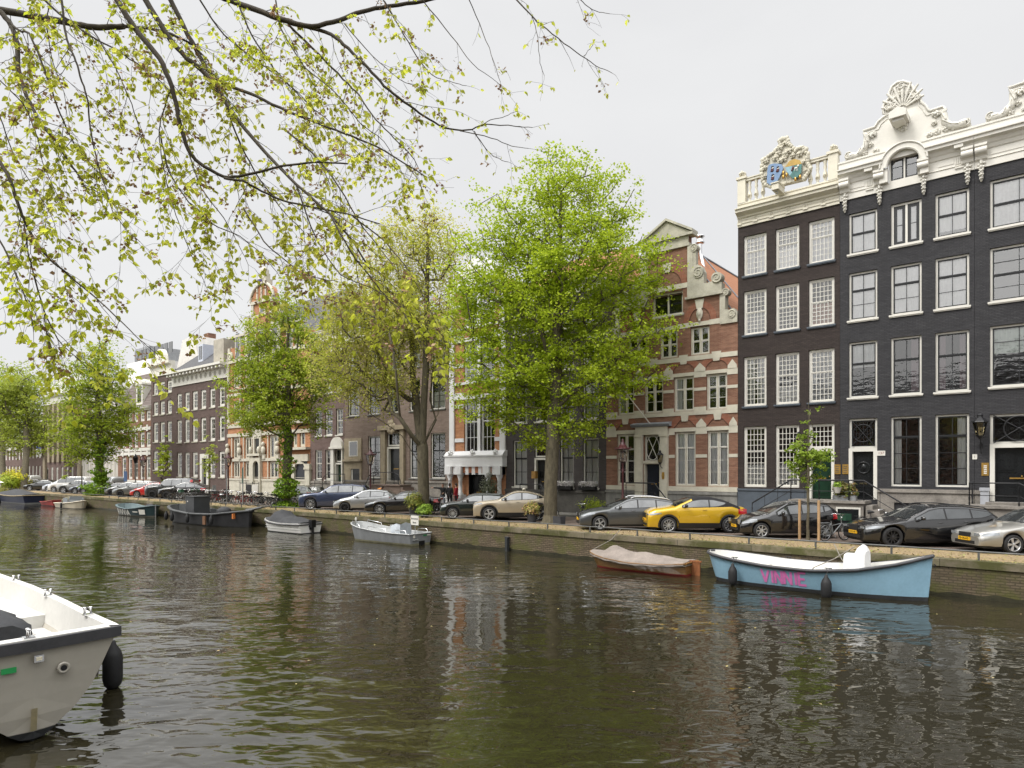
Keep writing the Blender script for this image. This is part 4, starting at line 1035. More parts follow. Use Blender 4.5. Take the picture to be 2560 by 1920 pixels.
dark_house = h
# white and red house with the arcade
h = House('banded_white_house', 'narrow white and orange brick house with a columned arcade at street level', fs(1126), fs(1265)-.01)
s0, s1 = h.s0, h.s1; Wd = s1-s0
Z6 = lambda x, y: (1000+x/3.95, 900+y/3.95)
wa, wc = fs(Z6(632,0)[0]), fs(Z6(937,0)[0]); zw0, zw1 = fz(1160, 1136), fz(1160, 1000)
zs_ = [(zw0, zw1), (zw1+1.3, zw1+4.2), (zw1+5.3, zw1+7.9)]
for k, (lo, hi) in enumerate(zs_):
    xm2 = (wa+wc)/2
    h.window(wa, xm2-.14, lo, hi, wallwhite, wallwhite, 3, 1, 2, .6, .10, .05, .035); h.window(xm2+.14, wc, lo, hi, wallwhite, wallwhite, 3, 1, 2, .6, .10, .05, .035)
ztop = 17.4
zfr = fz(1126+5, 1142); zar = fz(1130, 1167)
a, c = fs(1172), fs(1217)
h.door(a, c, ST+.2, fz(1175, 1183), darkwood, black, .05, .3, True, 2)
h.window(fs(1147), fs(1156), ST+1., fz(1150, 1188), white, white, 1, 1, 1, .5, .05, .03, .02); h.window(fs(1240), fs(1251), ST+1., fz(1250, 1188), white, white, 1, 1, 1, .5, .05, .03, .02)
h.wall(ST+.1, ztop, bk_orange); h.interior(ST, ztop-.2, 1.)
b = MB()
for (u, v) in ((s0, s0+.48*1.0), (s1-.48, s1)): b.box(u, v, TF-.13, TF-.001, zfr, ztop)
h.part(b, 'corner_pier', wallwhite)
b = MB()
for z in (zw0+.9, zw0+3.4, zw1+.25, zw1+2.4, zw1+4.5, zw1+6.8):
    b.box(s0+.49, wa-.0, TF-.06, TF-.001, z, z+.28); b.box(wc, s1-.49, TF-.06, TF-.001, z, z+.28)
for (lo, hi) in zs_: b.box(s0+.49, s1-.49, TF-.16, TF-.062, lo-.2, lo-.02); b.box((wa+wc)/2-.14, (wa+wc)/2+.14, TF-.05, TF+.2, lo, hi); b.box(s0+.49, s1-.49, TF-.12, TF-.062, hi+.02, hi+.3)
h.part(b, 'white_band', wallwhite)
b = MB(); b.box(s0-.1, s1+.1, TF-.5, TF-.002, zar, zfr); b.prism_x([(TF-.002,zfr),(TF-.55,zfr-.02),(TF-.55,zfr+.08),(TF-.3,zfr+.35),(TF-.002,zfr+.4)], s0-.14, s1+.14)
for k in range(3): blob_relief(b, (s0+.5+k*(Wd-1)/2, zfr+.25), .3, TF-.5, 5, 0, k)
h.part(b, 'arcade_frieze', wallwhite)
b = MB(); z1_ = zar; z0_ = fz(1130, 1186); n = 17
for k in range(n):
    x = s0+Wd*k/n; b.box(x, x+Wd/n, TF-.40, TF-.05, z0_+.12*(k % 2), z1_-.002, k % 2)
h.part(b, 'striped_lintel', [wallwhite, M('terracotta', (.33,.13,.07), .7, .15, 4.)])
for x in (s0+.3, s0+Wd*.25, s1-Wd*.25, s1-.3):
    b = MB(); zb2 = ST+1.05
    b.box(x-.28, x+.28, TF-.6, TF-.06, ST+.1, zb2-.25); b.box(x-.34, x+.34, TF-.66, TF-.06, zb2-.25, zb2)
    b.lathe([(.2,zb2),(.22,zb2+.1),(.15,zb2+.2),(.14,z0_-.45),(.17,z0_-.42),(.14,z0_-.36),(.25,z0_-.1),(.27,z0_)], (x, TF-.33, 0), 12); b.box(x-.3, x+.3, TF-.62, TF-.06, z0_, zar+.05)
    h.part(b, 'arcade_column', wallwhite)
b = MB(); b.prism([(s0, ztop), (s1, ztop), (s1, ztop+.4), ((s0+s1)/2+.6, ztop+1.9), ((s0+s1)/2-.6, ztop+1.9), (s0, ztop+.4)], TF-.15, TF+.4); h.part(b, 'gable', wallwhite)
# wide grey-brown house
rows = zr_(920, [(1194,1091), (1037,962), (935,872)])
h = plain('wide_grey_house', 'wide grey brown brick house with tall sash windows and a stone framed entrance stoop', 862, 1126, fz(880, 826), [(870,898),(920,950),(972,1000),(1024,1050),(1077,1113)], rows, bk_grey, white, sash_dark, 2, .62, 2, 3, bluestone, skip={(0,0),(0,2)}, cornice=1.0, plinth=(fz(920,1200), bst), curtains=['none','none','sides','low'], opens=[(968,1004,(980,1210),(985,1081))])
zd = fz(980, 1210)
a, c = fs(968), fs(1004)
h.door(a, c, zd, fz(985, 1117), darkwood, white, .16, .25, False, 2)
h.window(a, c, fz(985, 1115), fz(985, 1081), white, sash_dark, 3, 1, 1, 0., .12, .05, .03)
b = MB()
for (u, v) in ((fs(957), a-.02), (c+.02, fs(1014))): b.box(u, v, TF-.24, TF-.001, zd-.4, fz(985, 1075))
b.box(fs(953), fs(1018), TF-.4, TF-.001, fz(985, 1075), fz(985, 1064)); blob_relief(b, ((a+c)/2, fz(985, 1068)), .7, TF-.35, 7, 0, 3)
stone_tan = M('tan_stone', (.30,.25,.175), .8, .2, 2.5, bump=.3)
h.part(b, 'door_surround', stone_tan)
b = MB(); u, v = fs(862.5), fs(905); zl_ = fz(880, 1148); zt_ = fz(880, 1096)
b.box(u, v, TF-.10, TF-.001, zl_, zt_); b.box(u-.0, v+.1, TF-.3, TF-.001, zl_-.2, zl_); b.box(u, fs(879), TF-.10, TF-.001, ST+.1, zl_-.2); b.box(fs(901), v, TF-.10, TF-.001, ST+.1, zl_-.2); b.box(fs(879), fs(901), TF-.10, TF-.001, fz(885, 1172), zl_-.2)
h.part(b, 'stone_portal', stone_tan)
b = MB(); b.box(fs(875), fs(897), TF-.13, TF-.102, fz(880, 1141), fz(880, 1103), 0); b.box(fs(877), fs(895.5), TF-.135, TF-.131, fz(880, 1139), fz(880, 1105), 1); h.part(b, 'portal_window', [white, dark_glass('dark_pane')])
b = MB(); b.box(fs(879), fs(901), TF-.03, TF-.002, ST+.1, fz(885, 1172), 0); b.box(fs(880.5), fs(882.5), TF-.06, TF-.03, ST+.1, fz(885,1174), 1); h.part(b, 'portal_door', [darkwood, white])
b = MB(); b.box(fs(925,33.6), fs(1000,33.6), 33.6, TF-.26, ST+.1, zd-.1); b.box(fs(924,33.6), fs(1001,33.6), 33.5, TF-.26, zd-.1, zd)
for k in range(6): b.box(fs(1001,33.6)+.28*k, fs(1001,33.6)+.28*(k+1), 33.6, TF-.26, ST+.1, zd-.2*(k+1))
h.part(b, 'stoop', bk_grey)
b = MB(); zt_ = zd+.95
rail_run(b, [(fs(912,33.7),33.7,zt_-1.1),(fs(925,33.7),33.7,zt_-.15),(fs(934,33.7),33.7,zt_),(fs(985,33.7),33.7,zt_),(fs(997,33.7),33.7,zt_-.2),(fs(1003,33.7),33.7,zt_-1.)], 0, 1.4, .03); h.part(b, 'railing', blackiron)
# plum brick house with arched white doorway
rows = zr_(797, [(1199,1125), (1090,1026), (986,940), (884,852)])
h = plain('plum_brick_house', 'plum brick house with three narrow bays and a white arched doorway', 776, 862, fz(780, 835), [(788,804.5),(813,831),(840,857)], rows, bk_plum, white, white, 2, .55, 2, 2, white, skip={(0,2)}, cornice=.9, plinth=(fz(797,1203), bst), curtains=['none','none','half'], opens=[(838,857.5,(848,1212),(848,1122))])
a, c = fs(838), fs(857.5); zd = fz(848, 1212)
h.door(a, c, zd, fz(848, 1157), green_door, white, .14, .25, False, 2); h.window(a, c, fz(848, 1155), fz(848, 1122), white, sash_dark, 2, 1, 1, 0., .12, .05, .03)
b = MB(); u, v = fs(831), fs(860)
b.box(u, a-.0, TF-.2, TF-.001, ST+.1, fz(848,1122)); b.box(c, v, TF-.2, TF-.001, ST+.1, fz(848,1122)); b.box(u-.15, v+.1, TF-.3, TF-.001, fz(848,1122), fz(848,1117))
zA = fz(848,1117); b.prism([((u+v)/2+(v-u)*.5*cos(PI*k/14), zA+.85*sin(PI*k/14)) for k in range(15)], TF-.26, TF-.001)
h.part(b, 'door_surround', white)
b = MB(); rail_run(b, [(fs(787,33.9),33.9,zd+.4),(fs(806,33.9),33.9,zd+.5),(fs(815,33.9),33.9,zd+.95),(fs(862,33.9),33.9,zd+.95)], 0, 1.5, .03); h.part(b, 'railing', blackiron)
# ================================================================ orange brick renaissance house with tall ornate gable
ZB = lambda x, y: (550+x/7.54, 1040+y/7.54)
h = House('renaissance_house', 'ornate orange brick house with white stone dressing and tall tiered gable under a ball', fs(570), fs(776)-.01)
s0, s1 = h.s0, h.s1
zw = [fz(590, ZB(0,1170)[1]), fz(590, ZB(0,860)[1]), fz(590, ZB(0,840)[1]), fz(590, ZB(0,405)[1])]
pairs = [(245,362),(465,590),(925,1085)]
for (u, v) in pairs:
    a, c = fs(ZB(u,0)[0]), fs(ZB(v,0)[0])
    h.window(a, c, zw[0], zw[1], stonew, stonew, 1, 1, 1, 0., .2, .04, .03, mull=True); h.window(a, c, zw[2]+.12, zw[3], stonew, stonew, 1, 1, 1, 0., .2, .04, .03, mull=True)
# right wing
for (u, v) in ((1370,1452),(1500,1605)):
    a, c = fs(ZB(u,0)[0]), fs(ZB(v,0)[0]); h.window(a, c, fz(740, ZB(0,585)[1]), fz(740, ZB(0,275)[1]), stonew, sash_dark, 1, 1, 1, 0., .28, .04, .03)
up = []
for z0 in (zw[3]+1.5, zw[3]+5.2):
    for (u, v) in pairs+[(640,770)]:
        a, c = fs(ZB(u,0)[0]), fs(ZB(v,0)[0]); h.window(a, c, z0, z0+2.4, stonew, stonew, 2, 1, 1, .5, .16, .04, .03, mull=True)
zb1 = zw[3]+1.1; ztop = 17.0
h.wall(ST+.1, ztop, bk_orange, depth=14); h.interior(ST, ztop-.2, 1.)
b = MB(); b.box(s0, s1, TF-.10, TF-.001, ST+.1, zw[0]-.22); b.box(s0, s1, TF-.16, TF-.101, zw[0]-.22, zw[0]-.02)
for k in range(1, 5): b.box(s0, s1, TF-.115, TF-.1, ST+.1+k*.5, ST+.14+k*.5)
h.part(b, 'stone_base', stonew)
b = MB(); x1_ = fs(ZB(1200,0)[0])
for z, hh in ((zw[1]+.02, .28), (zw[3]+.05, .35), (zw[3]+1.0, .4), (zw[3]+4.3, .35), (zw[3]+4.9, .2), (zw[3]+7.9, .4)):
    b.box(s0, x1_ if z < zw[3] else s1, TF-.12, TF-.001, z, z+hh)
for (u, v) in pairs:
    for e in (u-26, v+6):
        a = fs(ZB(e,0)[0]); b.box(a, a+.16, TF-.05, TF-.001, zw[0], zw[3])
h.part(b, 'stone_band', stonew)
for k in range(5):
    x = s0+.35+(x1_-s0-.7)*k/4; b = MB()
    for z0 in (zb1+.5, zb1+4.4): b.lathe([(.22,z0-.1),(.22,z0),(.16,z0+.1),(.14,z0+2.6),(.24,z0+2.8),(.24,z0+2.9)], (x, TF-.1, 0), 10)
    h.part(b, 'pilaster', stonew)
# scroll busts, portals
for u in (175, 395, 850, 1110):
    x = fs(ZB(u,0)[0]); z = fz(590, ZB(0,800)[1]); b = MB(); b.box(x-.25, x+.25, TF-.22, TF-.001, z-.1, z+.35); b.ball((x,TF-.2,z+.75), (.3,.22,.45), 9); b.ball((x,TF-.22,z+1.35), (.2,.2,.26), 9)
    h.part(b, 'bust', stonew)
b = MB(); a, c = fs(ZB(600,0)[0]), fs(ZB(800,0)[0]); m1, m2 = fs(ZB(668,0)[0]), fs(ZB(775,0)[0]); zt_ = fz(640, ZB(0,750)[1]); zsp = fz(640, ZB(0,950)[1])
b.box(a, m1, TF-.3, TF-.001, ST+.1, zt_); b.box(m2, c, TF-.3, TF-.001, ST+.1, zt_)
n = 10; r = (m2-m1)/2
for i in range(n):
    p0, p1 = PI-PI*i/n, PI-PI*(i+1)/n; x0_, x1a = m1+r+r*cos(p0), m1+r+r*cos(p1)
    b.prism([(x0_, zsp+r*sin(p0)), (x1a, zsp+r*sin(p1)), (x1a, zt_-.2), (x0_, zt_-.2)], TF-.3, TF-.001)
b.box(a-.15, c+.15, TF-.45, TF-.001, zt_-.02, zt_+.22); b.box(fs(ZB(625,0)[0]), fs(ZB(800,0)[0]), TF-.2, TF-.001, zw[3]-.25, zw[3]+.9)
for u in (628, 780): b.ball((fs(ZB(u,0)[0]), TF-.3, zt_+.55), (.22,.2,.4), 8); 
for u in (650, 770): a_ = fs(ZB(u,0)[0]); b.box(a_, a_+.3, TF-.2, TF-.001, zt_+.22, zw[3]-.25)
p_ = h.part(b, 'portal', stonew)
b = MB(); b.box(m1, m2, TF-.06, TF-.002, ST+.1, zsp+r); b.box(fs(ZB(690,0)[0]), fs(ZB(765,0)[0]), TF-.1, TF-.002, zt_+.24, zw[3]-.3); h.part(b, 'portal_opening', darkwood, p_)
b = MB(); a, c = fs(ZB(1345,0)[0]), fs(ZB(1725,0)[0]); m1, m2 = fs(ZB(1440,0)[0]), fs(ZB(1640,0)[0]); zt_ = fz(740, ZB(0,725)[1]); r = (m2-m1)/2; zsp = fz(740, ZB(0,1030)[1])
b.box(a, m1, TF-.25, TF-.001, ST+.1, zt_-.9); b.box(m2, c, TF-.25, TF-.001, ST+.1, zt_-.9); b.box(a+.3, c-.3, TF-.22, TF-.001, max(zsp+r, zt_-.9), zt_)
for i in range(n):
    p0, p1 = PI-PI*i/n, PI-PI*(i+1)/n; x0_, x1a = m1+r+r*cos(p0), m1+r+r*cos(p1)
    b.prism([(x0_, zsp+r*sin(p0)), (x1a, zsp+r*sin(p1)), (x1a, zt_-.9), (x0_, zt_-.9)], TF-.25, TF-.001)
b.box(a-.1, m1+.1, TF-.32, TF-.001, zsp+.1, zsp+.3); b.box(m2-.1, c+.1, TF-.32, TF-.001, zsp+.1, zsp+.3)
b.box(fs(ZB(1300,0)[0]), fs(ZB(1700,0)[0]), TF-.5, TF-.001, fz(740, ZB(0,640)[1]), fz(740, ZB(0,595)[1])); b.box(fs(ZB(1395,0)[0]), fs(ZB(1710,0)[0]), TF-.5, TF-.001, fz(740, ZB(0,145)[1]), fz(740, ZB(0,110)[1]))
p_ = h.part(b, 'portal', stonew)
b = MB(); b.box(m1-.05, m2+.05, TF-.05, TF-.002, ST+.1, zsp+r+.1); h.part(b, 'arched_door', M('slate_door_paint', (.03,.032,.04), .4, .15, 3.), p_)
# tiered gable
zG = [wz((615, 905)), wz((615, 826)), wz((632, 757)), wz((640, 722)), wz((653, 703))]
xg = fs(657); tiers = [(s0+.2, 17.0, zG[0][1]+.4), (fs(615), zG[0][1]+.4, zG[1][1]), (fs(631), zG[1][1], zG[2][1])]; print('tiers', tiers, zG)
gm = []
for i, (x, z0, z1) in enumerate(tiers):
    w = xg-x; b = MB(); b.box(xg-w, xg+w, TF-.02, TF+.6, z0, z1, 0)
    b.box(xg-w-.12, xg+w+.12, TF-.2, TF+.65, z1-.3, z1, 1); b.box(xg-w-.06, xg+w+.06, TF-.12, TF+.62, z0+1.0, z0+1.22, 1)
    for s_ in (-1, 1): b.box(xg+s_*(w-.2)-.2, xg+s_*(w-.2)+.2, TF-.14, TF-.02, z0, z1-.3, 1)
    nw = [5, 3, 1][i]
    for k in range(nw):
        x_ = xg+(k-(nw-1)/2)*2*w/(nw+.6); b.box(x_-.55, x_+.55, TF-.06, TF-.021, z0+1.3, z1-.6, 1); b.box(x_-.38, x_+.38, TF-.07, TF-.061, z0+1.4, z1-.75, 2)
    if i < 2:
        for s_ in (-1, 1): scroll(b, (xg+s_*(w-.5), z1+.5), .5, TF-.15, TF+.4, 1.5, 0, s_, .08, 1); b.lathe([(.2,z1),(.25,z1+.5),(.12,z1+.9),(.22,z1+1.2),(.05,z1+1.6)], (xg+s_*(w-.2), TF+.2, 0), 8, 1)
    h.part(b, 'gable_tier', [bk_orange, stonew, dark_glass('dark_pane')])
x, z0 = tiers[2][0], tiers[2][2]; w = xg-x
b = MB(); b.prism([(xg+w*cos(PI*k/14), z0+1.5*sin(PI*k/14)) for k in range(15)], TF-.1, TF+.6, 0)
b.tube([(xg+w*1.05*cos(PI*k/14), TF-.12, z0+1.6*sin(PI*k/14)) for k in range(15)], .16, 6, 1)
for s_ in (-.4, 0, .4): b.box(xg+s_*w-.1, xg+s_*w+.1, TF-.2, TF-.1, z0, z0+1.2, 1)
b.box(xg-.8, xg+.8, TF-.15, TF+.6, z0+1.5, z0+2.0, 1); b.box(xg-.55, xg+.55, TF-.1, TF+.5, z0+2.0, z0+2.6, 1); b.lathe([(.4,z0+2.6),(.45,z0+3.0),(.2,z0+3.3)], (xg,TF+.2,0), 10, 1)
h.part(b, 'gable_crown', [bk_orange, stonew])
pb = W(653.5, 700, TF); b = MB(); b.ball((pb.x, TF+.2, pb.z), .55, 14); fb = h.part(b, 'ball_finial', M('blue_ball', (.10,.09,.30), .4, .1, 4.))
b = MB(); b.lathe([(.56,pb.z-.02),(.57,pb.z+.08),(.56,pb.z+.18)], (pb.x,TF+.2,0), 16); b.tube([(pb.x,TF+.2,pb.z-.5),(pb.x,TF+.2,pb.z-1.6)], .08, 6); h.part(b, 'ball_band', white, fb)
pf = W(690, 737, TF); b = MB(); b.tube([(pb.x+.3, TF+.2, pb.z), (pf.x, TF+.6, pf.z)], .05, 5); h.part(b, 'flagpole', galv, fb)
b = MB(); zz = 17.0; b.add([(s0,TF+.6,zz),(s1,TF+.6,zz),(s1,TF+14,zz),(s0,TF+14,zz),(s0+2,TF+6,zz+5.5),(s1-2,TF+6,zz+5.5)], [(0,1,5,4),(1,2,5),(2,3,4,5),(3,0,4)]); h.part(b, 'roof', tile_d)
# ================================================================ umber brick pair
ZL = lambda x, y: (350+x/3.95, 750+y/3.95)
cu = [(365,412),(442,488),(517,569),(600,652),(688,742),(780,836)]
cpx = [(ZL(a,0)[0], ZL(c,0)[0]) for a, c in cu]
rows = zr_(442, [(1192,1132), (1107,1051), (1030,985)])
zf = fz(433, 968)
h = plain('umber_brick_house', 'wide dark umber brick house with a white oval windowed frieze and black slate roof', 431.5, 570, zf, cpx, rows, bk_umber, white, white, 2, .5, 2, 2, stonew, skip={(0,3)}, fw=.26, curtains=['none','half','none'], opens=[(cpx[3][0]-2,cpx[3][1]+6,(500,1212),(500,1135))])
a, c = fs(cpx[3][0]-2), fs(cpx[3][1]+6); h.door(a, c, fz(500,1212), fz(500,1135), darkwood, white, .5, .2, False, 2)
zc1 = fz(425, 936); 
h.cornice([(.002,zf),(.10,zf),(.10,zc1-.5),(.5,zc1-.35),(.9,zc1-.25),(.9,zc1),(-.4,zc1+.05),(-.4,zf)], white)
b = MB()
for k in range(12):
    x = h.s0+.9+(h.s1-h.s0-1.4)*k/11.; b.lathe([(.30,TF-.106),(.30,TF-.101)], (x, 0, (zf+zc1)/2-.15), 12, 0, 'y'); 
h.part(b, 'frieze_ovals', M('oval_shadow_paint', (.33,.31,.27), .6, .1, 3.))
b = MB()
for k in range(16):
    x = h.s0+.3+(h.s1-h.s0-.6)*k/15; b.box(x-.15, x+.15, TF-.8, TF-.1, zc1-.55, zc1-.36)
h.part(b, 'modillions', white)
zr = zc1+4.6
b = MB(); b.add([(h.s0-.1,TF-.3,zc1+.05),(h.s1,TF-.3,zc1+.05),(h.s1,TF+10,zc1+.05),(h.s0-.1,TF+10,zc1+.05),(h.s0+2.5,TF+5,zr),(h.s1,TF+5,zr)], [(0,1,5,4),(1,2,5),(2,3,4,5),(3,0,4)]); rf = h.part(b, 'roof', tile_d)
b = MB(); b.prism_x([(TF-.3,zc1),(TF+5,zr+.5),(TF+10,zc1)], h.s1-.35, h.s1-.012); b.box(h.s1-2.6, h.s1-.36, TF-.3, TF+3, zc1, zc1+2.6); h.part(b, 'parapet_wall', M('cement_render', (.38,.35,.29), .85, .2, 1.5))
for px in (484, 550):
    x = fs(px); b = MB(); z0 = zc1+1.0; b.box(x-.55, x+.55, TF+.8, TF+3.2, z0, z0+2.0, 0); b.box(x-.4, x+.4, TF+.78, TF+.8, z0+.25, z0+1.8, 1); b.box(x-.03, x+.03, TF+.76, TF+.78, z0+.25, z0+1.8, 0); h.part(b, 'dormer', [M('pale_blue_paint', (.5,.53,.6), .5, .08, 3.), dark_glass('dark_pane')], rf)
cu = [(133,178),(199,244),(269,313)]
cpx = [(ZL(a,0)[0], ZL(c,0)[0]) for a, c in cu]
rows = zr_(384, [(1175,1127), (1106,1057), (1039,1006), (988,958)])
zt_ = fz(378, 945)
h = plain('narrow_umber_house', 'narrow umber brick house with three window bays and an ornamental white top', 378, 431.5, zt_, cpx, rows, bk_umber, white, white, 2, .5, 2, 2, stonew, fw=.26, curtains=['none','half'])
b = MB(); zt2 = zt_+1.6; b.prism_x([(TF-.002,zt_),(TF-.12,zt_),(TF-.12,zt2-.5),(TF-.5,zt2-.3),(TF-.5,zt2),(TF+.3,zt2),(TF+.3,zt_)], h.s0, h.s1); m_ = (h.s0+h.s1)/2
b.prism([(m_+1.3*cos(PI*k/12), zt2+1.7*sin(PI*k/12)) for k in range(13)], TF-.3, TF+.3); blob_relief(b, (m_, zt2+.6), 1.0, TF-.3, 7, 0, 4)
h.part(b, 'ornamental_top', trim)
b = MB(); b.prism([(h.s0+.4, zt2), (h.s1+.5, zt2), (h.s1-1.0, zt2+3.6), (h.s0+2., zt2+3.4)], TF+3, TF+9); h.part(b, 'attic_wall', M('white_brick', (.62,.6,.56), .7, .12, 2.))
b = MB(); b.box(m_+.6, m_+1.7, TF+5, TF+6, zt2+3.4, zt2+4.3); h.part(b, 'chimney', bk_red)
# small red house
zz = fz(296, 1026)
rows = [(fz(296,1197), fz(296,1144)), (fz(296,1121), fz(296,1086)), (fz(296,1060), fz(296,1036))]
ZR = lambda x: x/3.686
cpx = [(ZR(a), ZR(c)) for a, c in ((1123,1162),(1182,1217),(1234,1271),(1289,1331),(1345,1387))]
h = plain('small_red_house', 'small red brick house with white window bands and a brown tiled roof', 295, 378, zz, cpx, rows, bk_red, white, white, 2, .5, 2, 2, None, fw=.28, cornice=.5, curtains=['half','none'])
b = MB()
for (lo, hi) in rows[:2]:
    b.box(h.s0, h.s1, TF-.12, TF-.001, hi+.25, hi+.65); b.box(h.s0, h.s1, TF-.1, TF-.001, lo-.5, lo-.1)
    for (a, c) in h.cols: b.box((a+c)/2-.25, (a+c)/2+.25, TF-.15, TF-.121, hi+.1, hi+.9)
h.part(b, 'white_band', white)
b = MB(); b.add([(h.s0,TF,zz),(h.s1,TF,zz),(h.s1,TF+9,zz),(h.s0,TF+9,zz),(h.s0+.1,TF+2.5,zz+5),(h.s1,TF+2.5,zz+5),(h.s1,TF+7,zz+5),(h.s0+.1,TF+7,zz+5)], [(0,1,5,4),(1,2,6,5),(2,3,7,6),(3,0,4,7),(4,5,6,7)]); rf = h.part(b, 'roof', tile_b)
b = MB(); x = h.s1-4.2; b.box(x-1.0, x+1.0, TF+.2, TF+3, zz+.3, zz+3.0, 0); b.prism([(x+1.15*cos(PI*k/10), zz+3.0+.8*sin(PI*k/10)) for k in range(11)], TF+.1, TF+3, 0); b.box(x-.6, x+.6, TF+.17, TF+.2, zz+.7, zz+2.8, 1); h.part(b, 'dormer', [white, dark_glass('dark_pane')], rf)
# pale row behind the left trees
pale = M('pale_render', (.50,.47,.42), .75, .12, 1.0); whr = M('white_render', (.66,.65,.63), .7, .08, 1.0)
zp = fz(215, 985)
xs_ = [(205+ (90/9)*k+1.6, 205+(90/9)*k+7.6) for k in range(9)]
rows = [(fz(250,1205), fz(250,1150)), (fz(250,1120), fz(250,1085)), (fz(250,1065), fz(250,1035))]
h = plain('pale_rendered_house', 'long pale rendered facade half hidden by the ivy clad tree', 200, 295, zp, xs_, rows, pale, white, white, 2, .5, 1, 1, None, fw=.3, cornice=1.2)
zq = fz(150, 985)
xs_ = [(112+88/7*k+2.5, 112+88/7*k+8.5) for k in range(7)]
rows = [(fz(150,1205), fz(150,1168)), (fz(150,1140), fz(150,1075)), (fz(150,1055), fz(150,1005))]
h = plain('pilastered_brick_house', 'tall brown brick house with pale pilasters and a white pedimented roofline', 112, 200, zq, xs_, rows, bk_plum, white, white, 2, .5, 1, 1, None, fw=.35, cornice=1.4)
b = MB()
for k in range(8):
    x = h.s0+(h.s1-h.s0)*(k+.02)/7.1; b.box(x-.1, x+1.0, TF-.3, TF-.001, ST+.1 if k in (0,7) else rows[1][0]-1, zq-1.5)
h.part(b, 'pilaster_row', M('tan_stone', (.3,.25,.175)))
b = MB(); m_ = (h.s0+h.s1)/2; b.prism([(h.s0+1, zq), (h.s1-1, zq), (m_, zq+2.8)], TF-.3, TF+1); b.box(h.s0, h.s1, TF+1, TF+9, zq, zq+1.4); h.part(b, 'pediment', whr)
b = MB()
for px in (112, 118, 146): x = fs(px); b.lathe([(.5,zq+1.3),(.6,zq+2.4),(.85,zq+2.8),(.3,zq+3.6)], (x, TF+3, 0), 8)
h.part(b, 'roof_urn', whr)
# white modern block behind
h = House('modern_white_block', 'plain white modern block rising behind the red house', fs(318, 46), fs(378, 46)-.01, 46)
h.wall(ST, fz(340, 905, 46), whr, depth=10)
b = MB(); z1 = fz(340, 905, 46)
b.box(h.s0+2, h.s1-2, 46.5, 52, z1, z1+2.4, 0)
for k in range(9): b.box(h.s0+2.2+k*1.7, h.s0+3.5+k*1.7, 46.4, 46.5, z1+.3, z1+2.0, 1)
h.part(b, 'glass_penthouse', [galv, dark_glass('dark_pane')])
# far rows at the left edge
xs_ = [(60+52/6*k+2, 60+52/6*k+6.5) for k in range(6)]
rows = [(fz(100,1205), fz(100,1165)), (fz(100,1145), fz(100,1110)), (fz(100,1090), fz(100,1060))]
h = plain('brown_row_house', 'brown brick row house with white windows far along the quay', 60, 112, fz(100,1040), xs_, rows, bk_plum, white, white, 2, .5, 1, 1, None, fw=.4, cornice=1.)
xs_ = [(-30+90/11*k+1.5, -30+90/11*k+5.8) for k in range(11)]
rows = [(fz(30,1200), fz(30,1165)), (fz(30,1150), fz(30,1125))]
h = plain('low_brown_row', 'low brown brick row with white trim at the far left end of the quay', -30, 60, fz(30,1112), xs_, rows, bk_plum, white, white, 2, .5, 1, 1, None, fw=.5, cornice=1.)
# vertical banners on the pilastered house
bn = thing('banner', 'blue vertical banner over a pale lower panel hanging from the pilastered house', 'banner', (fs(111), TF-.8, fz(111, 1150)))
o = bn.location; b = MB(); x0, x1 = fs(105.5), fs(116.5)
b.box(x0, x1, TF-.82, TF-.78, fz(111, 1122), fz(111, 1093)); b.build('blue_panel', M('banner_blue', (.03,.06,.24), .6, .1, 3.), bn, o)
b = MB(); b.box(x0-.2, x1+.2, TF-.82, TF-.78, fz(111, 1141), fz(111, 1122.5)); b.build('pale_panel', whr, bn, o)
b = MB(); b.tube([(x1, TF-.8, fz(111,1092)), (x1, TF+.0, fz(111,1092))], .06, 5); b.tube([(x0, TF-.8, fz(111,1092)), (x1, TF-.8, fz(111,1092))], .05, 5); b.build('bracket', galv, bn, o)
b = MB()
for k in range(4): b.box(x0+(x1-x0)*.35, x0+(x1-x0)*.65, TF-.84, TF-.82, fz(111, 1118-5*k), fz(111, 1115-5*k))
b.build('lettering', white, bn, o)
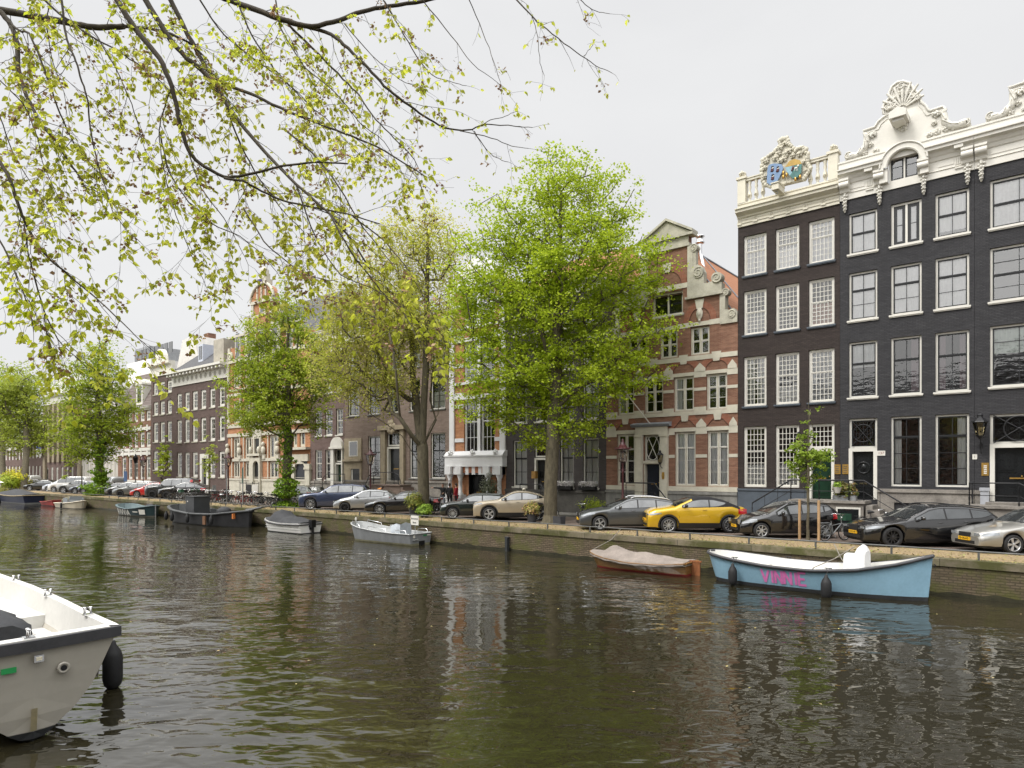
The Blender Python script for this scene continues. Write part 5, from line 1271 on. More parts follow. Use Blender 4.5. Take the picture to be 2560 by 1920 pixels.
# ================================================================ boats
def smooth(pts, x):
    """piecewise smooth interpolation of (x, value) pairs"""
    if x <= pts[0][0]: return pts[0][1]
    for (a, u), (b_, v) in zip(pts, pts[1:]):
        if x <= b_:
            k = (x-a)/(b_-a); k = k*k*(3-2*k); return u+(v-u)*k
    return pts[-1][1]
def lerpt(pts, x):
    if x <= pts[0][0]: return pts[0][1]
    for (a, u), (b_, v) in zip(pts, pts[1:]):
        if x <= b_: return u+(v-u)*(x-a)/(b_-a)
    return pts[-1][1]
class Boat:
    """open hull along local X; beam: (x, half breadth) at the rail, sheer: (x, height), low: fraction of breadth carried to the waterline"""
    def __init__(s, name, label, loc, rz, beam, sheer, low=.72, rake=(0,0), depth=-.25, n=26):
        s.root = thing(name, label, 'boat', loc, rz, 'boats on the canal'); s.beam, s.sheer, s.low, s.rake, s.depth = beam, sheer, low, rake, depth
        s.x0, s.x1 = beam[0][0], beam[-1][0]; s.n = n
    def xs(s):
        a = [.5-.5*cos(PI*i/s.n) for i in range(s.n+1)]
        return [s.x0+(s.x1-s.x0)*k for k in a]
    def hb(s, x): return max(lerpt(s.beam, x), .012)
    def pt(s, x, k, inset=0.):
        """k 0 keel..1 rail on the -Y side"""
        zs = lerpt(s.sheer, x); hb = max(s.hb(x)-inset, .006)
        z = s.depth+(zs-s.depth)*k
        f = s.low+(1-s.low)*max(0, (z+.05)/(zs+.05))**.8 if z > -.05 else s.low*max(0, (z-s.depth)/(-.05-s.depth))**.45
        kx = max(0, min(1, z/max(zs, .1)))
        xx = x
        e = (x-s.x0)/(s.x1-s.x0)
        xx += s.rake[0]*(1-kx)*max(0, 1-e*3)**1.5 + s.rake[1]*(1-kx)*max(0, e*3-2)**1.5
        return Vector((xx, -hb*f, z))
    def side_y(s, x, z):
        zs = lerpt(s.sheer, x); f = s.low+(1-s.low)*max(0, (z+.05)/(zs+.05))**.8
        return -s.hb(x)*f
    def hull(s, mats, band=None, floor=None, inner=None, th=.07, K=9):
        """mats: list [hull, boot, inside]; band: height up to which the boot colour reaches"""
        xs = s.xs(); b = MB(); ks = [i/K for i in range(K+1)]
        for sd in (1, -1):
            rows = []
            for x in xs:
                kk = ks
                if band is not None:
                    kb = (band-s.depth)/(lerpt(s.sheer, x)-s.depth); h = K//2
                    kk = [kb*i/h for i in range(h+1)]+[kb+(1-kb)*i/(K-h) for i in range(1, K-h+1)]
                r = [s.pt(x, k) for k in kk]; rows.append([Vector((p.x, p.y*sd, p.z)) for p in r])
            n = K+1
            for i in range(len(rows)-1):
                for j in range(K):
                    q = [rows[i][j], rows[i+1][j], rows[i+1][j+1], rows[i][j+1]]
                    if sd < 0: q = q[::-1]
                    zmid = sum(p.z for p in q)/4
                    b.add(q, [(0,1,2,3)], 1 if band is not None and zmid < band else 0, True)
            if s.hb(s.x0) > .05: s._cap(b, rows[0], sd, band)
            if s.hb(s.x1) > .05: s._cap(b, rows[-1], -sd, band)
        h = b.build('hull', mats[:2], s.root)
        bpy.context.view_layer.update()
        import bmesh
        bm = bmesh.new(); bm.from_mesh(h.data); bmesh.ops.remove_doubles(bm, verts=bm.verts, dist=.004); bmesh.ops.recalc_face_normals(bm, faces=bm.faces); bm.to_mesh(h.data); bm.free()
        s.hullo = h
        # inside lining, floor and rail top
        b = MB(); fl = .05 if floor is None else floor
        L = []; T = []; Bt = []
        for x in xs:
            zs = lerpt(s.sheer, x); hb = s.hb(x); w = max(hb-th, .004); kf = (fl-s.depth)/(zs-s.depth); pf = s.pt(x, kf); pm = s.pt(x, (zs-.12-s.depth)/(zs-s.depth))
            wf = max(-pf.y-th-.03, .002); wm = max(-pm.y-th, .003)
            L.append([Vector((x, -hb*1.0, zs+.004)), Vector((x, -w, zs+.004)), Vector((pm.x, -wm, zs-.12)), Vector((pf.x, -wf, fl)), Vector((pf.x, 0, fl))])
        for sd in (1, -1): b.loft([[Vector((p.x, p.y*sd, p.z)) for p in r] for r in L], 0, False)
        for r, e in ((L[0], s.x0), (L[-1], s.x1)):
            if s.hb(e) > .05: 
                d = .07 if e == s.x0 else -.07
                b.add([(e+d, r[1].y, r[1].z), (e+d, -r[1].y, r[1].z), (e+d, -r[3].y, fl), (e+d, r[3].y, fl)], [(0,1,2,3)]); b.box(min(e, e+d), max(e, e+d), r[1].y, -r[1].y, r[1].z-.05, r[1].z+.002)
        b.build('lining', mats[2], s.root)
    def _cap(s, b, row, sd, band):
        for j in range(len(row)-1):
            p, q = row[j], row[j+1]
            f = [p, q, Vector((q.x, 0, q.z)), Vector((p.x, 0, p.z))]
            if sd > 0: f = f[::-1]
            b.add(f, [(0,1,2,3)], 1 if band is not None and (p.z+q.z)/2 < band else 0, False)
    def strake(s, rad, mat, drop=.03, name='rubbing_strake', flat=None, k=None):
        b = MB(); xs = s.xs()
        for sd in (1, -1):
            pts = [Vector((x, -sd*(s.hb(x)+rad*.4), lerpt(s.sheer, x)-drop)) for x in xs]
            b.tube(pts, rad, 7)
        for e in (s.x0, s.x1):
            if s.hb(e) > .05: b.tube([(e-(.02 if e == s.x0 else -.02), -s.hb(e), lerpt(s.sheer, e)-drop), (e-(.02 if e == s.x0 else -.02), s.hb(e), lerpt(s.sheer, e)-drop)], rad, 7)
        return b.build(name, mat, s.root)
    def lettering(s, strokes, mat, th, out=.012, name='lettering'):
        """painted strokes on the -Y side: list of polylines of (x, z)"""
        for st in strokes:
            b = MB(); n = []
            for (x0, z0), (x1, z1) in zip(st, st[1:]):
                d = Vector((x1-x0, z1-z0)); L = d.length; d /= L; w = Vector((-d.y, d.x))*th/2; d *= th*.25
                m = 4
                for i in range(m):
                    p = [(x0-d.x+(x1-x0+2*d.x)*k/m, z0-d.y+(z1-z0+2*d.y)*k/m) for k in (i, i+1)]
                    q = [(p[0][0]-w.x, p[0][1]-w.y), (p[1][0]-w.x, p[1][1]-w.y), (p[1][0]+w.x, p[1][1]+w.y), (p[0][0]+w.x, p[0][1]+w.y)]
                    b.add([(x, s.side_y(x, z)-out, z) for x, z in q], [(0,1,2,3)])
            b.build(name, mat, s.hullo)
GL = {'V': [[(0,1),(.45,0),(.9,1)]], 'I': [[(.25,1),(.25,0)]], 'N': [[(0,0),(0,1),(.8,0),(.8,1)]], 'E': [[(.75,1),(0,1),(0,0),(.75,0)],[(0,.52),(.6,.52)]],
      'R': [[(0,0),(0,1),(.7,1),(.75,.75),(.6,.5),(0,.5)],[(.35,.5),(.75,0)]], 'A': [[(0,0),(.4,1),(.8,0)],[(.15,.35),(.65,.35)]]}
GW = {'V': 1.0, 'I': .55, 'N': 1.0, 'E': .95, 'R': 1., 'A': 1.}
def word(txt, x, z, size, wid=1., slope=0., jit=0.):
    out = []; rr = random.Random(2)
    for ch in txt:
        for st in GL[ch]:
            out.append([(x+px*size*wid, z+pz*size+slope*(x+px*size*wid)+(rr.random()-.5)*jit) for px, pz in st])
        x += GW[ch]*size*wid*1.12
    return out
def fender(name, label, top, r=.15, L=.75, tie=None, rot=0):
    t = thing(name, label, 'fender', (top[0], top[1], top[2]-L), 0, 'black fenders hanging on boats')
    b = MB(); b.lathe([(.03,L+.05),(.05,L+.02),(.06,L-.03),(r*.8,L-.14),(r,L-.24),(r,.2),(r*.85,.1),(r*.45,.02),(.02,0)], (0,0,0), 16); b.build('bumper', rubber, t)
    if tie:
        p = Vector(tie)-t.location; b = MB(); b.tube([(0,0,L+.03),((p.x)*.5,p.y*.5,(L+.03+p.z)/2-.02),tuple(p)], .012, 5); b.build('rope', rubber, t)
    return t
def cleat(b, p, ang=0, s_=1.):
    x, y, z = p; c, d = cos(ang)*.11*s_, sin(ang)*.11*s_
    for k in (-.4, .4): b.tube([(x+c*k, y+d*k, z), (x+c*k, y+d*k, z+.06*s_)], .014*s_, 6)
    b.tube([(x-c, y-d, z+.06*s_), (x+c, y+d, z+.06*s_)], .016*s_, 6)
boat_white = M('gelcoat_white', (.85,.84,.81), .3, .05, 1.5); lin_w = M('boat_lining_white', (.60,.59,.56), .5, .08, 1.2)
boat_grey = M('warm_grey_gelcoat', (.48,.45,.39), .22, .05, .8, coat=.4); boat_blue = M('pale_blue_hull', (.25,.42,.54), .38, .09, 1.4)
boat_dark = M('dark_boot_paint', (.035,.037,.04), .5, .3, 2.); rope_g = M('rope_grey', (.22,.2,.17), .9, .2, 9.)
strake_m = M('grey_rubber_strake', (.055,.055,.06), .55, .2, 3.)
# --- pale blue rowing-style boat
B = Boat('blue_boat', 'pale blue open boat with white inside and the pink name VINNIE on its side', (-6.45, 23.55, 0), 0,
  [(-3.62,.03),(-3.5,.38),(-3.25,.62),(-2.8,.84),(-2.0,1.02),(-.8,1.1),(.4,1.08),(1.6,.90),(2.5,.60),(3.1,.30),(3.45,.05)],
  [(-3.62,1.03),(-2.5,.91),(-1.2,.80),(.2,.78),(1.5,.90),(2.6,1.14),(3.45,1.42)], .74, (.30, -.13))
B.hull([boat_blue, boat_dark, lin_w], .13, .42, th=.09, K=14)
B.strake(.055, strake_m)
b = MB(); b.box(-2.75, -1.5, -.52, .52, .44, .66); b.box(1.8, 2.45, -.36, .36, .44, .85); b.build('deck_bench', lin_w, B.root)
B.lettering(word('VINNIE', -1.36, .24, .40, .66, .012, .02), M('pink_paint', (.74,.20,.50), .6, .15, 8.), .078)
# covered helm seat: draped white sheet
b = MB(); rows = []
for i in range(9):
    k = i/8; x = 1.05+.62*k; zt = .44+.86+(.0 if k < .45 else .30*sin(PI*(k-.45)/.62)); y = .42-.02*sin(k*9)
    rows.append([(x-.02*sin(i), -y-.03*sin(i*2.), .45), (x, -y, zt-.16), (x, -y+.1, zt-.03), (x, 0, zt), (x, y-.1, zt-.03), (x, y, zt-.16), (x, y, .45)])
b.loft(rows, 0, True, False, True, True); b.build('covered_seat', M('white_cover_cloth', (.70,.70,.70), .8, .08, 4., bump=.3, bscale=8), B.root)
b = MB(); cleat(b, (-2.3,-.93,.90), .2); cleat(b, (.75,-1.03,.82), 0); cleat(b, (-1.1,1.06,.82), 0); cleat(b, (.2,1.08,.8), 0); b.tube([(3.47,0,1.15),(3.52,0,1.1),(3.47,0,1.05)], .02, 5); b.build('cleats', blackiron, B.root)
def w_(B, p): return B.root.location + Matrix.Rotation(B.root.rotation_euler.z, 3, 'Z') @ Vector(p)
fender('fender', 'black fender hanging near the rounded left end of the blue boat', w_(B, (-2.30,-1.12,.72)), .15, .72, w_(B, (-2.3,-.98,.93)))
fender('fender', 'black fender hanging amidships on the blue boat right of the pink name', w_(B, (.75,-1.26,.66)), .16, .74, w_(B, (.75,-1.08,.83)))
t = thing('mooring_rope', 'grey mooring ropes running from the blue boat up to the quay', 'rope', w_(B, (.2,1.08,.84)))
b = MB()
for (p, q) in (((.1,-.2,.75),(.95,1.5,1.35)),((1.0,.35,.75),(.3,1.52,1.4)),((-.3,.3,.45),(.1,-.2,.75))):
    P, Q = w_(B, p)-t.location, w_(B, q)-t.location; b.tube([P, P.lerp(Q, .5)-Vector((0,0,.06)), Q], .018, 5)
b.build('rope', rope_g, t)
# --- varnished wooden boat under a tarpaulin
var = M('varnished_wood', (.22,.115,.035), .3, .35, 2.5, stretch=(.5,6,9), coat=.3); red_b = M('red_bottom_paint', (.22,.02,.02), .5, .2, 3.); oldwood = M('old_wood', (.16,.08,.04), .6, .3, 4., stretch=(.6,5,8))
B = Boat('wooden_boat', 'varnished wooden rowing boat under a dusty grey tarpaulin', (-12.95, 23.65, 0), R(1.5),
  [(-2.35,.04),(-2.2,.30),(-1.9,.52),(-1.2,.74),(-.2,.84),(.9,.80),(1.7,.70),(2.1,.60)], [(-2.35,.62),(-1.4,.47),(-.2,.38),(1.,.40),(2.1,.50)], .70, (.35, 0))
B.hull([var, red_b, oldwood], .06, .1, th=.05); B.strake(.035, var, .02)
B.strake(.02, M('grey_rope_trim', (.25,.22,.17), .8, .2, 9.), .10, 'rope_trim')
b = MB(); rows = []
for x in np.linspace(-2.2, 2.05, 24):
    zs = lerpt(B.sheer, x); w = B.hb(x)+.045
    top = .50+.62*math.exp(-((x+1.2)/.42)**2)*.5+.22*math.exp(-((x-.0)/1.5)**2)+.02*sin(x*7)
    if x < -1.95: top = zs+.06
    rows.append([(x, -w, zs-.09-.02*sin(x*9)), (x, -w+.01, zs+.03), (x, -w*.55, zs+(top-zs)*.55+.02*sin(x*5)), (x, 0, top), (x, w*.55, zs+(top-zs)*.55), (x, w-.01, zs+.03), (x, w, zs-.08)])
b.loft(rows, 0, True, False, True, True); b.build('tarpaulin', M('dusty_tarpaulin', (.235,.20,.175), .9, .22, 2.2, bump=.5, bscale=7), B.root)
b = MB(); b.box(2.11, 2.45, -.03, .03, -.2, .52); b.box(2.0, 2.5, -.04, .04, .5, .56); b.build('rudder', M('rudder_wood', (.26,.10,.04), .5, .3, 4.), B.root)
b = MB(); b.tube([(-2.3,0,.62),(-1.9,.9,1.0),(-1.75,1.45,1.42)], .015, 5); b.build('mooring_line', rope_g, B.root)
# --- grey aluminium boat
alu = M('dull_aluminium', (.26,.27,.28), .5, .14, 1.4, metal=.35, stretch=(2,2,.5)); alu_l = M('pale_aluminium', (.45,.46,.46), .5, .1, 2., metal=.3)
B = Boat('aluminium_boat', 'grey aluminium motorboat with bow rails and a small sign on a post', (-28.95, 23.85, 0), R(2),
  [(-2.75,.06),(-2.6,.42),(-2.2,.72),(-1.4,.86),(0,.9),(1.4,.9),(2.65,.82)], [(-2.75,1.0),(-1.5,.78),(0,.66),(1.4,.62),(2.65,.62)], .80, (.28, 0))
B.hull([alu, M('algae_alu', (.20,.19,.12), .6, .3, 4.), alu_l], .10, .2, th=.06); B.strake(.03, alu_l, .01, 'rail_edge')
b = MB()
for sd in (-1, 1):
    for (x0, x1) in ((-2.35,-1.35),(-.7,.9),(1.55,2.4)):
        y = sd*.80; z0 = lerpt(B.sheer, x0); z1 = lerpt(B.sheer, x1)
        b.tube([(x0,sd*(B.hb(x0)-.04),z0),(x0+.06,sd*(B.hb(x0)-.05),z0+.16),(x1-.08,sd*(B.hb(x1)-.05),z1+.16),(x1,sd*(B.hb(x1)-.04),z1)], .02, 6)
b.build('hand_rails', chrome, B.root)
b = MB(); rows = []
for i in range(7):
    k = i/6; x = .75+.75*k; zt = 1.05-.22*sin(PI*k)*.6+.1*(k > .6); y = .42+.03*sin(i*2)
    rows.append([(x,-y-.05*sin(i*2.3),.3),(x,-y,zt-.1),(x,0,zt-.06*sin(PI*k)),(x,y,zt-.1),(x,y+.04,.3)])
b.loft(rows, 0, True, False, True, True); b.build('covered_console', M('grey_cover_cloth', (.36,.39,.42), .8, .15, 4., bump=.4, bscale=9), B.root)
b = MB(); b.tube([(1.72,.5,.3),(1.72,.5,1.45)], .02, 6); b.build('sign_post', galv, B.root)
b = MB(); b.box(1.42, 2.02, .45, .48, .98, 1.5); so_ = b.build('sign_board', white, B.root)
for txt, z in (('Brouwers', 1.33), ('Boot', 1.12)):
    v, f = text_mb(txt, .135, .003); b = MB(); b.add([(1.72+p[0], .445, z+p[2]) for p in v], f); b.build('lettering', black, so_)
b = MB(); b.box(2.655, 2.68, -.12, .28, -.05, .22); b.build('motor_opening', black, B.root)
b = MB(); b.box(2.655, 2.675, -.55, -.42, .40, .54); b.build('sticker', white, B.root); b = MB(); b.box(2.655, 2.675, .2, .45, .46, .53); b.build('sticker', M('sticker_green', (.03,.22,.08), .5, .1, 5.), B.root)
b = MB(); b.box(2.655, 2.672, .46, .72, .47, .53); b.build('sticker', white, B.root); b = MB(); b.lathe([(.03,.72),(.07,.85),(.03,.95)], (-2.7,0,.3), 8); b.build('bow_light', white, B.root)
b = MB(); b.box(2.66, 2.72, -.6, -.22, .28, .32); b.build('boarding_step', alu_l, B.root)
# --- white boat with dark canvas
B = Boat('white_boat', 'small white motorboat under a dark grey canvas with an outboard', (-38.5, 23.75, 0), R(3),
  [(-2.35,.05),(-2.2,.42),(-1.8,.74),(-1.0,.92),(.3,.95),(1.4,.92),(2.1,.85)], [(-2.35,.86),(-1.3,.70),(0,.62),(2.1,.66)], .76, (.32, 0))
B.hull([boat_white, boat_dark, lin_w], .05, .2, th=.07); B.strake(.04, strake_m, .09)
b = MB()
for z in (.25, .40):
    for sd in (1, -1):
        b.tube([Vector((x, sd*B.side_y(x, z)*1.005-sd*.004, z)) for x in B.xs()[3:-1]], .012, 5)
b.build('plank_line', M('hull_shadow_grey', (.4,.4,.39), .5, .1, 3.), B.hullo)
canv = M('dark_canvas', (.045,.046,.05), .85, .25, 3., bump=.4, bscale=7)
b = MB(); rows = []
for x in np.linspace(-2.05, 2.1, 20):
    zs = lerpt(B.sheer, x); w = B.hb(x)*.96; top = zs+.08+.62*math.exp(-((x+.9)/.55)**2)+.30*math.exp(-((x-.3)/.9)**2)
    rows.append([(x,-w,zs-.02),(x,-w+.03,zs+.05),(x,-w*.6,zs+(top-zs)*.8),(x,0,top),(x,w*.6,zs+(top-zs)*.8),(x,w-.03,zs+.05),(x,w,zs-.02)])
b.loft(rows, 0, True, False, True, True); b.build('canvas_cover', canv, B.root)
b = MB(); b.box(2.12, 2.42, -.16, .16, .40, .86); b.lathe([(.09,-.3),(.08,.45)], (2.3,0,0), 8); b.box(2.1, 2.2, -.1, .1, .25, .72); b.build('outboard_motor', black, B.root)
# --- black steel workboat
stl = M('black_steel_hull', (.022,.022,.024), .5, .3, 1.5); stl2 = M('charcoal_deck', (.075,.078,.08), .7, .2, 2.)
B = Boat('black_workboat', 'black steel workboat with a square dark wheelhouse box and tyre fenders', (-48.7, 23.5, 0), R(2),
  [(-5.3,.15),(-5.1,.7),(-4.6,1.1),(-3.4,1.4),(-1,1.5),(1.8,1.42),(3.5,1.08),(4.7,.52),(5.3,.1)], [(-5.3,1.30),(-3.4,1.02),(-.5,.86),(2.5,.92),(5.3,1.22)], .84, (.5, -.15))
B.hull([stl, stl, stl2], .1, .35, th=.12); B.strake(.07, stl2, .06)
b = MB(); b.box(-3.05, -1.75, -.5, .75, .35, 1.95); b.box(-3.10, -1.70, -.55, .80, 1.95, 2.0); c_ = b.build('wheelhouse', M('charcoal_box', (.05,.052,.055), .55, .15, 2.), B.root)
b = MB(); b.box(-2.75, -2.65, -.52, -.5, 1.55, 1.65); b.build('lamp', white, c_)
b = MB(); b.prism([(4.6,1.1),(6.6,1.45),(6.6,1.52),(4.6,1.25)], .0, .5); b.build('gangplank', galv, B.root)
b = MB(); b.ball((1.2,.3,.95), (.55,.5,.35), 10); b.build('covered_gear', canv, B.root)
for i, x in enumerate((-4.4, -2.9, -.4, 2.6)): fender('fender', ['black fender at the rounded end of the black workboat', 'black fender below the wheelhouse of the black workboat', 'black fender amidships on the black workboat', 'black fender towards the square end of the black workboat'][i], w_(B, (x,-B.hb(x)-.17,.80)), .14, .65, w_(B, (x,-B.hb(x)-.02,.95)))
b = MB(); b.box(1.6, 1.95, -1.55, -1.46, .12, .72); b.build('timber_guard', oldwood, B.hullo)
b = MB(); b.box(4.3, 4.45, -.85, -.68, .6, .95); b.build('orange_marker', M('orange_paint', (.5,.16,.04), .6, .1, 3.), B.hullo)
# --- dark teal boat
teal = M('dark_teal_hull', (.018,.038,.042), .45, .2, 2.)
B = Boat('teal_boat', 'dark teal open boat lettered RIVVIA in white on its side', (-62.5, 23.65, 0), R(2),
  [(-3.1,.12),(-2.95,.6),(-2.5,.92),(-1.5,1.08),(.3,1.12),(1.5,1.0),(2.4,.68),(2.9,.30),(3.1,.06)], [(-3.1,.96),(-1.6,.74),(0,.64),(1.5,.74),(3.1,.98)], .78, (.35, -.12))
B.hull([teal, M('muddy_boot', (.09,.085,.07), .6, .2, 3.), M('teal_lining', (.15,.20,.21), .6, .15, 2.)], .10, .2, th=.1); B.strake(.05, M('teal_rail', (.09,.13,.135), .6, .2, 3.), .02)
B.lettering(word('RIVVIA', -1.95, .10, .46, 1.0, -.005), white, .12, .02)
b = MB(); b.loft([[(x, B.side_y(x, z)-.03, z) for z in (.2,.4,.62)] for x in np.linspace(1.9,2.5,7)]); b.build('poster', white, B.hullo)
b = MB(); b.loft([[(x, B.side_y(x, z)-.03, z) for z in (.36,.46)] for x in np.linspace(1.1,1.75,6)]); b.build('lettering_strip', white, B.hullo)
b = MB(); b.tube([(3.17,0,-.2),(3.17,0,1.05)], .05, 6); b.build('stern_pole', galv, B.root); b = MB(); b.ball((1.2,.4,.75), (.6,.35,.3), 9); b.build('covered_gear', canv, B.root)
# --- cream day boat, red dinghy, navy covered launch
B = Boat('cream_boat', 'small cream motorboat with a low windscreen and folded hood', (-79.9, 23.8, 0), R(4), [(-2.6,.85),(-1,.95),(.8,.92),(1.9,.6),(2.5,.1)], [(-2.6,.52),(0,.56),(1.6,.68),(2.5,.84)], .78, (0, -.3))
B.hull([M('cream_hull', (.62,.55,.42), .4, .08, 2.), boat_dark, lin_w], .04, .15); B.strake(.05, M('cream_hull', (.62,.55,.42)), .02)
b = MB(); b.prism_x([(-.75,.6),(.75,.6),(.55,1.25),(-.55,1.25)], .6, .66); b.prism_z([(.6,-.78),(-.4,-.8),(-.4,-.76),(.6,-.74)], .58, 1.1); b.prism_z([(.6,.78),(-.4,.8),(-.4,.76),(.6,.74)], .58, 1.1); b.build('windscreen', dark_glass('screen_glass', (.2,.22,.24)), B.root)
b = MB(); b.ball((-.9,0,.75), (.55,.8,.45), 9); b.build('folded_hood', M('faded_hood', (.16,.15,.10), .9, .2, 3.), B.root); b = MB(); b.lathe([(.1,0),(.12,.2),(.1,.5),(.03,.55)], (-.2,-1.05,.05), 8); b.build('bumper', rubber, B.root)
B = Boat('red_dinghy', 'small plain red dinghy beside the cream motorboat', (-87.9, 24.0, 0), R(3), [(-2.1,.1),(-1.7,.55),(-.5,.75),(1,.75),(2.1,.62)], [(-2.1,.42),(0,.42),(2.1,.66)], .72, (.2, 0))
B.hull([M('red_hull', (.30,.035,.03), .45, .15, 2.), boat_dark, M('red_lining', (.25,.06,.05), .6, .2, 2.)], .05, .15); B.strake(.04, M('red_trim', (.35,.06,.05), .5, .1, 3.), .02)
B = Boat('navy_launch', 'long navy blue launch under an arched grey cover', (-98.6, 23.6, 0), R(3), [(-4.9,.15),(-4.4,.8),(-3,1.25),(0,1.4),(3.4,1.3),(4.9,1.1)], [(-4.9,1.2),(-2,.95),(2,.9),(4.9,1.0)], .8, (.3, 0))
B.hull([M('navy_hull', (.015,.02,.045), .4, .2, 2.), M('grey_boot', (.2,.2,.2), .6, .1, 3.), stl2], .12, .3); B.strake(.06, M('tan_rail', (.28,.22,.12), .6, .2, 3.), .02)
b = MB(); rows = []
for x in np.linspace(-4.4, 4.6, 14):
    zs = lerpt(B.sheer, x); w = B.hb(x); k = (x+4.4)/9; top = zs+.15+.55*sin(PI*min(1, k*1.15))
    rows.append([(x,-w,zs),(x,-w*.8,zs+(top-zs)*.6),(x,0,top),(x,w*.8,zs+(top-zs)*.6),(x,w,zs)])
b.loft(rows, 0, True, False, True, True); b.build('arched_cover', canv, B.root)
# --- houseboat at the left edge
t = thing('houseboat', 'white houseboat cabin with a pyramid roof on a dark barge planted with shrubs', 'houseboat', (-109.5, 22.8, 0), 0, 'boats on the canal')
b = MB(); b.box(-6, 6.2, -1.6, 1.9, -.3, .55); b.build('barge_hull', stl, t); b = MB(); b.box(-6.2, 6.3, -1.7, 2.0, .55, .68); b.build('barge_deck', stl2, t)
b = MB(); b.box(-4.6, -.6, -1.5, 1.5, .68, 2.3); c_ = b.build('cabin', boat_white, t); b = MB(); b.add([(-4.9,-1.8,2.3),(-.3,-1.8,2.3),(-.3,1.8,2.3),(-4.9,1.8,2.3),(-2.6,0,3.5)], [(0,1,4),(1,2,4),(2,3,4),(3,0,4),(3,2,1,0)]); b.lathe([(.25,3.3),(.3,3.6),(.05,3.9)], (-2.6,0,0), 8); b.build('roof', boat_white, t)
b = MB(); b.box(-3.4, -2.4, -1.53, -1.5, 1.1, 1.9); b.build('window', dark_glass('dark_pane'), c_)
# --- large warm grey boat in the foreground, square end towards us
t = thing('grey_sloop', 'large warm grey open boat with black rubbing band in the left foreground', 'boat', (-11.75, 2.95, 0), 0, 'boats on the canal')
prof = [(0,.0),(.14,.05),(.30,.16),(.55,.38),(.77,.66),(.89,.92),(1.0,1.18),(1.08,1.36),(1.11,1.52)]
st = [(.17, 1.0, 0.), (.05, 1.0, .01), (-1.2, 1.02, .02), (-2.5, 1.05, .05), (-4.5, 1.06, .09), (-6.5, .95, .15), (-8.0, .68, .24), (-9.0, .3, .34), (-9.5, .02, .4)]
def prow(x, f, up, sd, e=0):
    rk = .0 if x < 0 else 1
    out = []
    for (y, z) in prof:
        xx = x
        if x >= .05: xx = (.05 if x < .1 else x)-.22*(1-min(1, z/1.5))
        bow = .10*(1-(y/1.11)**2) if x > .1 else 0
        out.append((xx+bow, sd*y*f, z+up*min(1, z)))
    return out
b = MB()
rows_by = {}
for sd in (-1, 1):
    rows = [prow(x, f, up, sd) for x, f, up in st]
    b.loft(rows, 0, True); rows_by[sd] = rows
# transom with a soft fold down the middle
n = len(prof)
for sd in (-1, 1):
    r = rows_by[sd][0]
    mid = [(p[0]+.0, 0, p[2]) for p in r]
    for j in range(n-1): b.add([r[j], r[j+1], (r[j+1][0]+.05, 0, r[j+1][2]), (r[j][0]+.05, 0, r[j][2])], [(0,1,2,3)], 0, False)
gh = b.build('hull', boat_grey, t)
import bmesh as _bm
bm = _bm.new(); bm.from_mesh(gh.data); _bm.ops.remove_doubles(bm, verts=bm.verts, dist=.003); _bm.ops.recalc_face_normals(bm, faces=bm.faces); bm.to_mesh(gh.data); bm.free()
b = MB()                       # boot stripe
for sd in (-1, 1):
    rows = [[(p[0]+.012*(1 if x > 0 else 0), p[1]*1.01+sd*.006, p[2]-.006) for p in prow(x, f, up, sd)[:4]] for x, f, up in st]
    b.loft([[r[0], r[1], r[2]] for r in rows], 0, True); r = rows[0]
    for j in range(2): b.add([r[j], r[j+1], (r[j+1][0]+.055, 0, r[j+1][2]), (r[j][0]+.055, 0, r[j][2])], [(0,1,2,3)])
b.build('boot_stripe', boat_dark, gh)
b = MB()                       # rubbing band and rail
def rail_pts(z, o, sd): return [(x+(o if x > .1 else 0), sd*(1.11*f+o), z+up) for x, f, up in st]
for sd in (-1, 1):
    A, B2, C2, D2 = rail_pts(1.36, .012, sd), rail_pts(1.355, .045, sd), rail_pts(1.515, .045, sd), rail_pts(1.52, .0, sd)
    b.loft([A, B2, C2, D2], 0, False)
    a, c = B2[0], C2[0]
for z0, z1 in ((1.355, 1.515),):
    ee = .17+.045
    b.add([(ee,-1.155,z0),(ee+.05,0,z0),(ee+.05,0,z1),(ee,-1.155,z1),(ee,1.155,z0),(ee,1.155,z1)], [(0,1,2,3),(1,4,5,2)]); b.add([(ee,-1.155,z1),(ee+.05,0,z1),(ee,1.155,z1),(.15,1.1,z1+.004),(.15,-1.1,z1+.004)], [(0,1,2,3,4)]); b.add([(ee,-1.155,z0),(ee+.05,0,z0),(ee,1.155,z0),(.1,1.08,z0-.01),(.1,-1.08,z0-.01)], [(4,3,2,1,0)])
b.build('rubbing_band', strake_m, t)
b = MB()                       # cap rail, inside walls and floor
for sd in (-1, 1):
    o_ = rail_pts(1.53, .02, sd); i_ = [(min(x, .07), sd*(1.11*f-.12 if f > .1 else .0), 1.53+up) for x, f, up in st]
    j_ = [(min(x, .05)-.05, sd*max(1.11*f-.22, 0), .72) for x, f, up in st]; k_ = [(p[0], 0, .72) for p in j_]
    b.loft([o_, i_, j_, k_], 0, False)
b.box(-.02, .2, -1.0, 1.0, 1.40, 1.532); b.add([(.0,-1,1.53),(.0,1,1.53),(-.12,.9,.72),(-.12,-.9,.72)], [(0,1,2,3)])
b.box(-6.4, -3.1, -1.02, 1.02, .73, 1.25); b.box(-3.1, -.6, .72, 1.0, .73, 1.02)
b.build('lining', lin_w, t)
b = MB(); rows = []
for i in range(10):
    k = i/9; x = -1.75+1.25*k; zt = 1.62+.16*sin(PI*k)**.5-.02*sin(i*2); y0, y1 = -.95, .18+.04*sin(i)
    rows.append([(x,y0,.74),(x,y0+.03,zt-.2),(x,y0+.3,zt),(x,y1-.3,zt),(x,y1-.05,zt-.14),(x,y1+.02,.74)])
